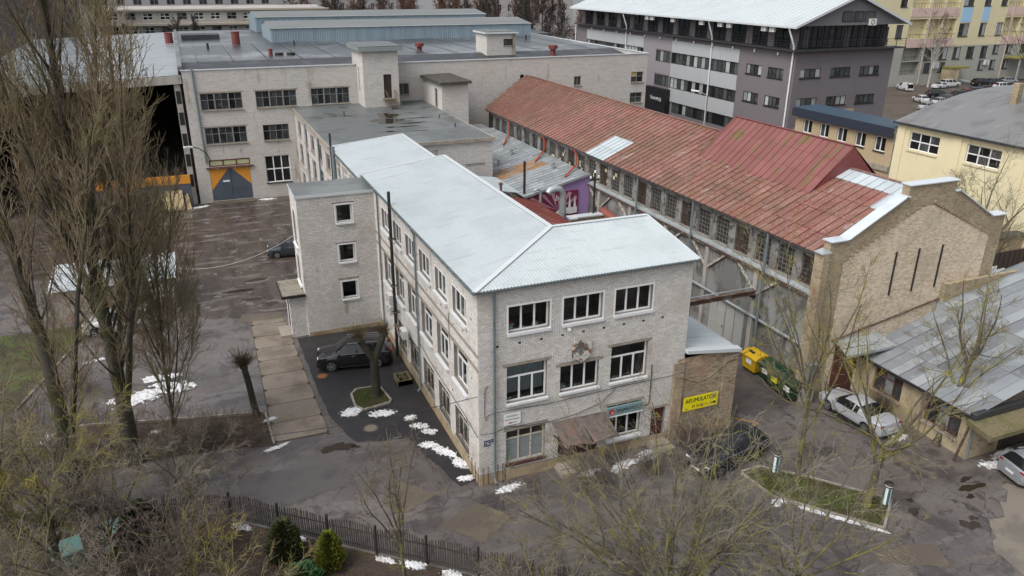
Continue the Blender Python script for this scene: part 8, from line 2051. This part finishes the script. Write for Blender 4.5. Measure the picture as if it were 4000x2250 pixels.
for x, y, H, W, lb_ in ((-10.3, 8.6, 1.5, 1.6, 'clipped brown hedge at the end of the planting strip'), (-12.2, 9.0, 1.8, 1.7, 'bare shrub second from the slab path'), (-14.2, 9.1, 2.2, 1.8, 'bare shrub under the poplar stems'), (-16.6, 10.8, 2.0, 1.8, 'bare shrub behind the biggest poplar'), (-18.8, 9.2, 2.4, 1.9, 'bare shrub left of the biggest poplar'), (-21, 10.2, 2.6, 2, 'bare shrub at the left end of the planting strip'),
        (-19.4, 17.8, 2.4, 1.8, 'bare shrub on the verge before the low shed'), (-21.6, 14.6, 2.6, 2, 'bare shrub on the verge near the left edge'), (-14.6, 28.2, 1.3, 1.0, 'brown shrub at the low shed corner'),
        (-15.0, .2, 2.2, 1.9, 'leafless garden shrub behind the fence, lower left'), (-12.6, .4, 1.8, 1.6, 'leafless garden shrub behind the fence left of the conifers'), (-17.4, -2.0, 2.4, 2, 'bare garden shrub at the bottom left'), (-20.2, -1.2, 2.6, 2, 'bare garden shrub at the far bottom left'), (-14.6, -4.2, 2.2, 1.8, 'bare garden shrub at the bottom edge'), (-11.2, -4.0, 1.5, 1.4, 'bare shrub below the green low shrub'),
        (5.4, -1.6, 1.5, 1.2, 'brown overgrown shrub before the awning door'), (11.8, -1.0, 1.6, 1.3, 'bare shrub below the yellow sign'), (8.6, -2.0, 1.3, 1.1, 'bare shrub before the shop window'), (25.0, -6.6, 1.6, 1.0, 'bare shrub at the shed corner'), (23.8, -2.2, 1.5, .8, 'bare shrub along the shed wall')):
    shrub('bare_shrub', lb_, (x, y, 0), H, W, 60 if W > 1.2 else 40, 200+k, m_sh1 if k % 2 else m_sh2, group='bare shrubs'); k += 1
# evergreens: leaf-sized sprays through the whole volume
def conifer(name, label, loc, H, W, n, seed, mt):
    r = np.random.default_rng(seed); t = thing(name, label, 'shrub', loc)
    z = r.beta(1.3, 1.5, n)*H; prof = W*np.sqrt(np.clip(1-(z/H), 0.02, 1))*(.6+.4*np.clip(z/H*5, 0, 1)); a = r.uniform(0, 6.283, n); rad = prof*(1-r.beta(1.2, 4, n))*(1+.12*np.sin(a*5+z*6))
    c = np.stack([np.cos(a)*rad, np.sin(a)*rad, z+.08], 1); s = r.uniform(.05, .11, n)*(.7+W*.4)
    o = np.stack([np.cos(a), np.sin(a), r.uniform(.4, 1.6, n)], 1); o /= np.linalg.norm(o, axis=1, keepdims=True); sd = np.cross(o, r.normal(size=(n, 3))); sd /= np.linalg.norm(sd, axis=1, keepdims=True)
    v = np.stack([c-sd*s[:, None]*.5, c+sd*s[:, None]*.5, c+o*s[:, None]*1.6+sd*s[:, None]*.25, c+o*s[:, None]*1.6-sd*s[:, None]*.25], 1)
    me = mesh_np('foliage', v.reshape(-1, 3), np.arange(n*4).reshape(-1, 4)); link('foliage', me, mt, t)
    S = Segs(); S.add((0, 0, 0), (0, 0, H*.8), .05, .015)
    for k in range(14): a_ = k*2.4; zz = H*(.1+.055*k); S.add((0, 0, zz), (math.cos(a_)*W*.7*(1-zz/H), math.sin(a_)*W*.7*(1-zz/H), zz+.15), .018, .006)
    link('stem', seg_mesh('stem', S, 5), m_bark, t); return t
conifer('golden_conifer', 'round golden green conifer by the fence', (-7.85, -2.95, 0), 1.75, .68, 5200, 1, M('golden_green_leaf', (.15, .16, .015), .7, [(1.8, (.09, .12, .015), .45, .66, .8), (6, (.22, .2, .02), .58, .7, .6)], island=.35))
conifer('dark_conifer', 'olive green conifer left of the golden one', (-9.55, -1.75, 0), 2.0, .85, 5200, 2, M('olive_leaf', (.065, .075, .022), .75, [(1.6, (.045, .06, .016), .45, .66, .8), (5, (.12, .10, .03), .58, .7, .6)], island=.35))
conifer('low_green_shrub', 'low fresh green shrub at the bottom edge', (-9.1, -3.45, 0), .75, .9, 2600, 3, M('fresh_green_leaf', (.05, .12, .04), .7, [(2, (.08, .15, .05), .5, .66, .7)], island=.35))
conifer('ivy_clump', 'dark green ivy clump under the young tree at lower left', (-15.2, 1.2, 0), 2.4, 1.2, 4200, 4, M('ivy_leaf', (.03, .045, .014), .7, [(1.5, (.06, .07, .02), .5, .66, .7)], island=.35))
b = MB()
rg = random.Random(77)
for i in range(500):
    x, y = rg.uniform(-12, -1), rg.uniform(-8, 0); 
    if y > -.85*x-7.9: continue
    a = rg.uniform(0, 6.28); d = V((math.cos(a), math.sin(a), rg.uniform(-.3, .3)))*.05; e = V((-math.sin(a), math.cos(a), rg.uniform(-.3, .3)))*.03; c = V((x, y, .03)); b.quad(c-d, c-e, c+d, c+e)
tag(build('fallen_leaves', b, M('dead_leaf', (.16, .075, .04), .9, island=.4)), kind='stuff')

# pollards
def pollard(label, loc, H, arms, seed, r0, lean=(0, 0), n=170, L=(.5, 1.0)):
    r = random.Random(seed); T, S = Segs(), Segs()
    tr = branch(T, r, V((0, 0, -.1)), V((lean[0], lean[1], 1)).normalized(), H*(.62 if arms > 1 else 1), r0, r0*.85, 6, .03, .0); T.add((0, 0, -.1), (0, 0, .3), r0*1.45, r0)
    heads = []
    if arms == 1: heads = [tr[-1][0]]; p = tr[-1][0]; T.add(tuple(p-V((0, 0, .15))), tuple(p+V((.05, 0, .25))), r0*1.15, r0*.7)
    else:
        for k in range(arms):
            a = math.pi*k+.35; pts = branch(T, r, tr[-1][0]-V((0, 0, .1)), V((math.cos(a)*.55, math.sin(a)*.25, 1)).normalized(), H*.42, r0*.72, r0*.6, 4, .06, .03); heads.append(pts[-1][0]); q = pts[-1][0]; T.add(tuple(q-V((0, 0, .1))), tuple(q+V((0, 0, .16))), r0*.95, r0*.5)
    for h in heads:
        for i in range(n//len(heads)):
            d = rv(r, .6); d.z = abs(d.z)*1.1+.12; d.normalize(); pts = branch(S, r, h+d*.08+rv(r, .06), d, r.uniform(*L)*(.55+.6*r.random()), .0085, .005, 5, .1, .09)
    return finish('pollarded_tree', label, 'tree', loc, T, S, M('wet_dark_bark', (.03, .025, .019), .85, [(1.5, (.045, .045, .016), .5, .64, .7), (6, (.06, .05, .04), .55, .7, .6)], bump=(8, .8, .04)), M('pollard_twigs', (.10, .07, .03), .9, [(1.4, (.14, .11, .035), .5, .66, .6)]), 'pollarded street trees')
pollard('pollarded tree with a single round twig head beside the slab path', (-9.6, 10.95, 0), 3.45, 1, 5, .2, lean=(.0, .0), n=420, L=(.5, 1.1))
pollard('two armed pollarded tree in the kerbed bed by the black SUV', (-2.75, 10.5, 0), 4.3, 2, 6, .3, n=330, L=(.4, 1.1))

# background trees: two tree shapes shared by many copies
def proto_tree(seed, H, upr):
    r = random.Random(seed); T, S = Segs(), Segs()
    tr = branch(T, r, V((0, 0, 0)), V((0, 0, 1)), H, H*.014, .04, 8, .03, .03)
    for i in range(48):
        t = .12+.86*i/48; p, d, rr = at_t(tr, t); L = H*(.34 if not upr else .26)*(1.15-t)+.8
        pts = branch(S, r, p, side_dir(r, d, r.uniform(.35, .6) if upr else r.uniform(.6, 1.1)), L, .09, .05, 4, .1, .12 if upr else .05)
        for _ in range(9):
            q, dq, _ = at_t(pts, r.uniform(.2, 1)); p2 = branch(S, r, q, side_dir(r, dq, r.uniform(.4, .9)), L*r.uniform(.2, .45), .06, .04, 2, .15, .1)
            for _ in range(2): q3, d3, _ = at_t(p2, r.uniform(.2, 1)); branch(S, r, q3, side_dir(r, d3, .7), L*.2, .045, .03, 1, .1, .05)
    return seg_mesh('trunk', T, 5), seg_mesh('crown', S, 3)
protos = [proto_tree(301, 20, True), proto_tree(302, 17, False), proto_tree(303, 22, True)]
m_far_trunk = M('far_trunk', (.10, .09, .08), .9, [(.05, (.3, .28, .26), .55, .62, .8)]); far_tw = [m_grey_twig, M('far_twigs_rust', (.125, .06, .037), .95), M('far_twigs_dark', (.055, .045, .04), .95)]
r_ = random.Random(55); k = 0
def far_tree(x, y, s, p, mt, lb_):
    t = thing('background_tree', lb_, 'tree', (x, y, 0), 'bare background trees', r_.uniform(0, 6.28)); t.scale = (s, s, s*r_.uniform(.9, 1.15))
    for nm, me, m_ in (('trunk', protos[p][0], m_far_trunk), ('crown', protos[p][1], mt)):
        o = bpy.data.objects.new(nm, me); col.objects.link(o); o.parent = t
        if not me.materials: me.materials.append(m_)
        o.material_slots[0].link = 'OBJECT'; o.material_slots[0].material = m_
for i in range(30): far_tree(24+3.6*i+r_.uniform(-1, 1), 168+r_.uniform(-6, 12), r_.uniform(.75, 1.0), r_.choice((0, 2)), far_tw[1 if 3 < i < 9 or 18 < i < 22 else (0, 2)[i % 2]], ORD[i]+' bare tree from the left in the row behind the roof monitors')
for i in range(16): far_tree(128+4.6*i+r_.uniform(-1.5, 1.5), 215+r_.uniform(-14, 18), r_.uniform(.7, 1.0), 1, far_tw[2], ORD[i]+' dark bare tree from the left before the pale town houses')
for i in range(14): far_tree(-30+4.0*i+r_.uniform(-1.5, 1.5), 156+r_.uniform(-4, 8), r_.uniform(.45, .75), r_.choice((1, 1, 0)), far_tw[r_.choice((0, 2))], ORD[i]+' bare tree from the left before the derelict workshop')
for i in range(20): far_tree(-20+8*i+r_.uniform(-2, 2), 262+r_.uniform(-10, 20), r_.uniform(.9, 1.25), r_.choice((0, 1)), far_tw[i % 2], ORD[i]+' bare tree from the left in the farthest row')
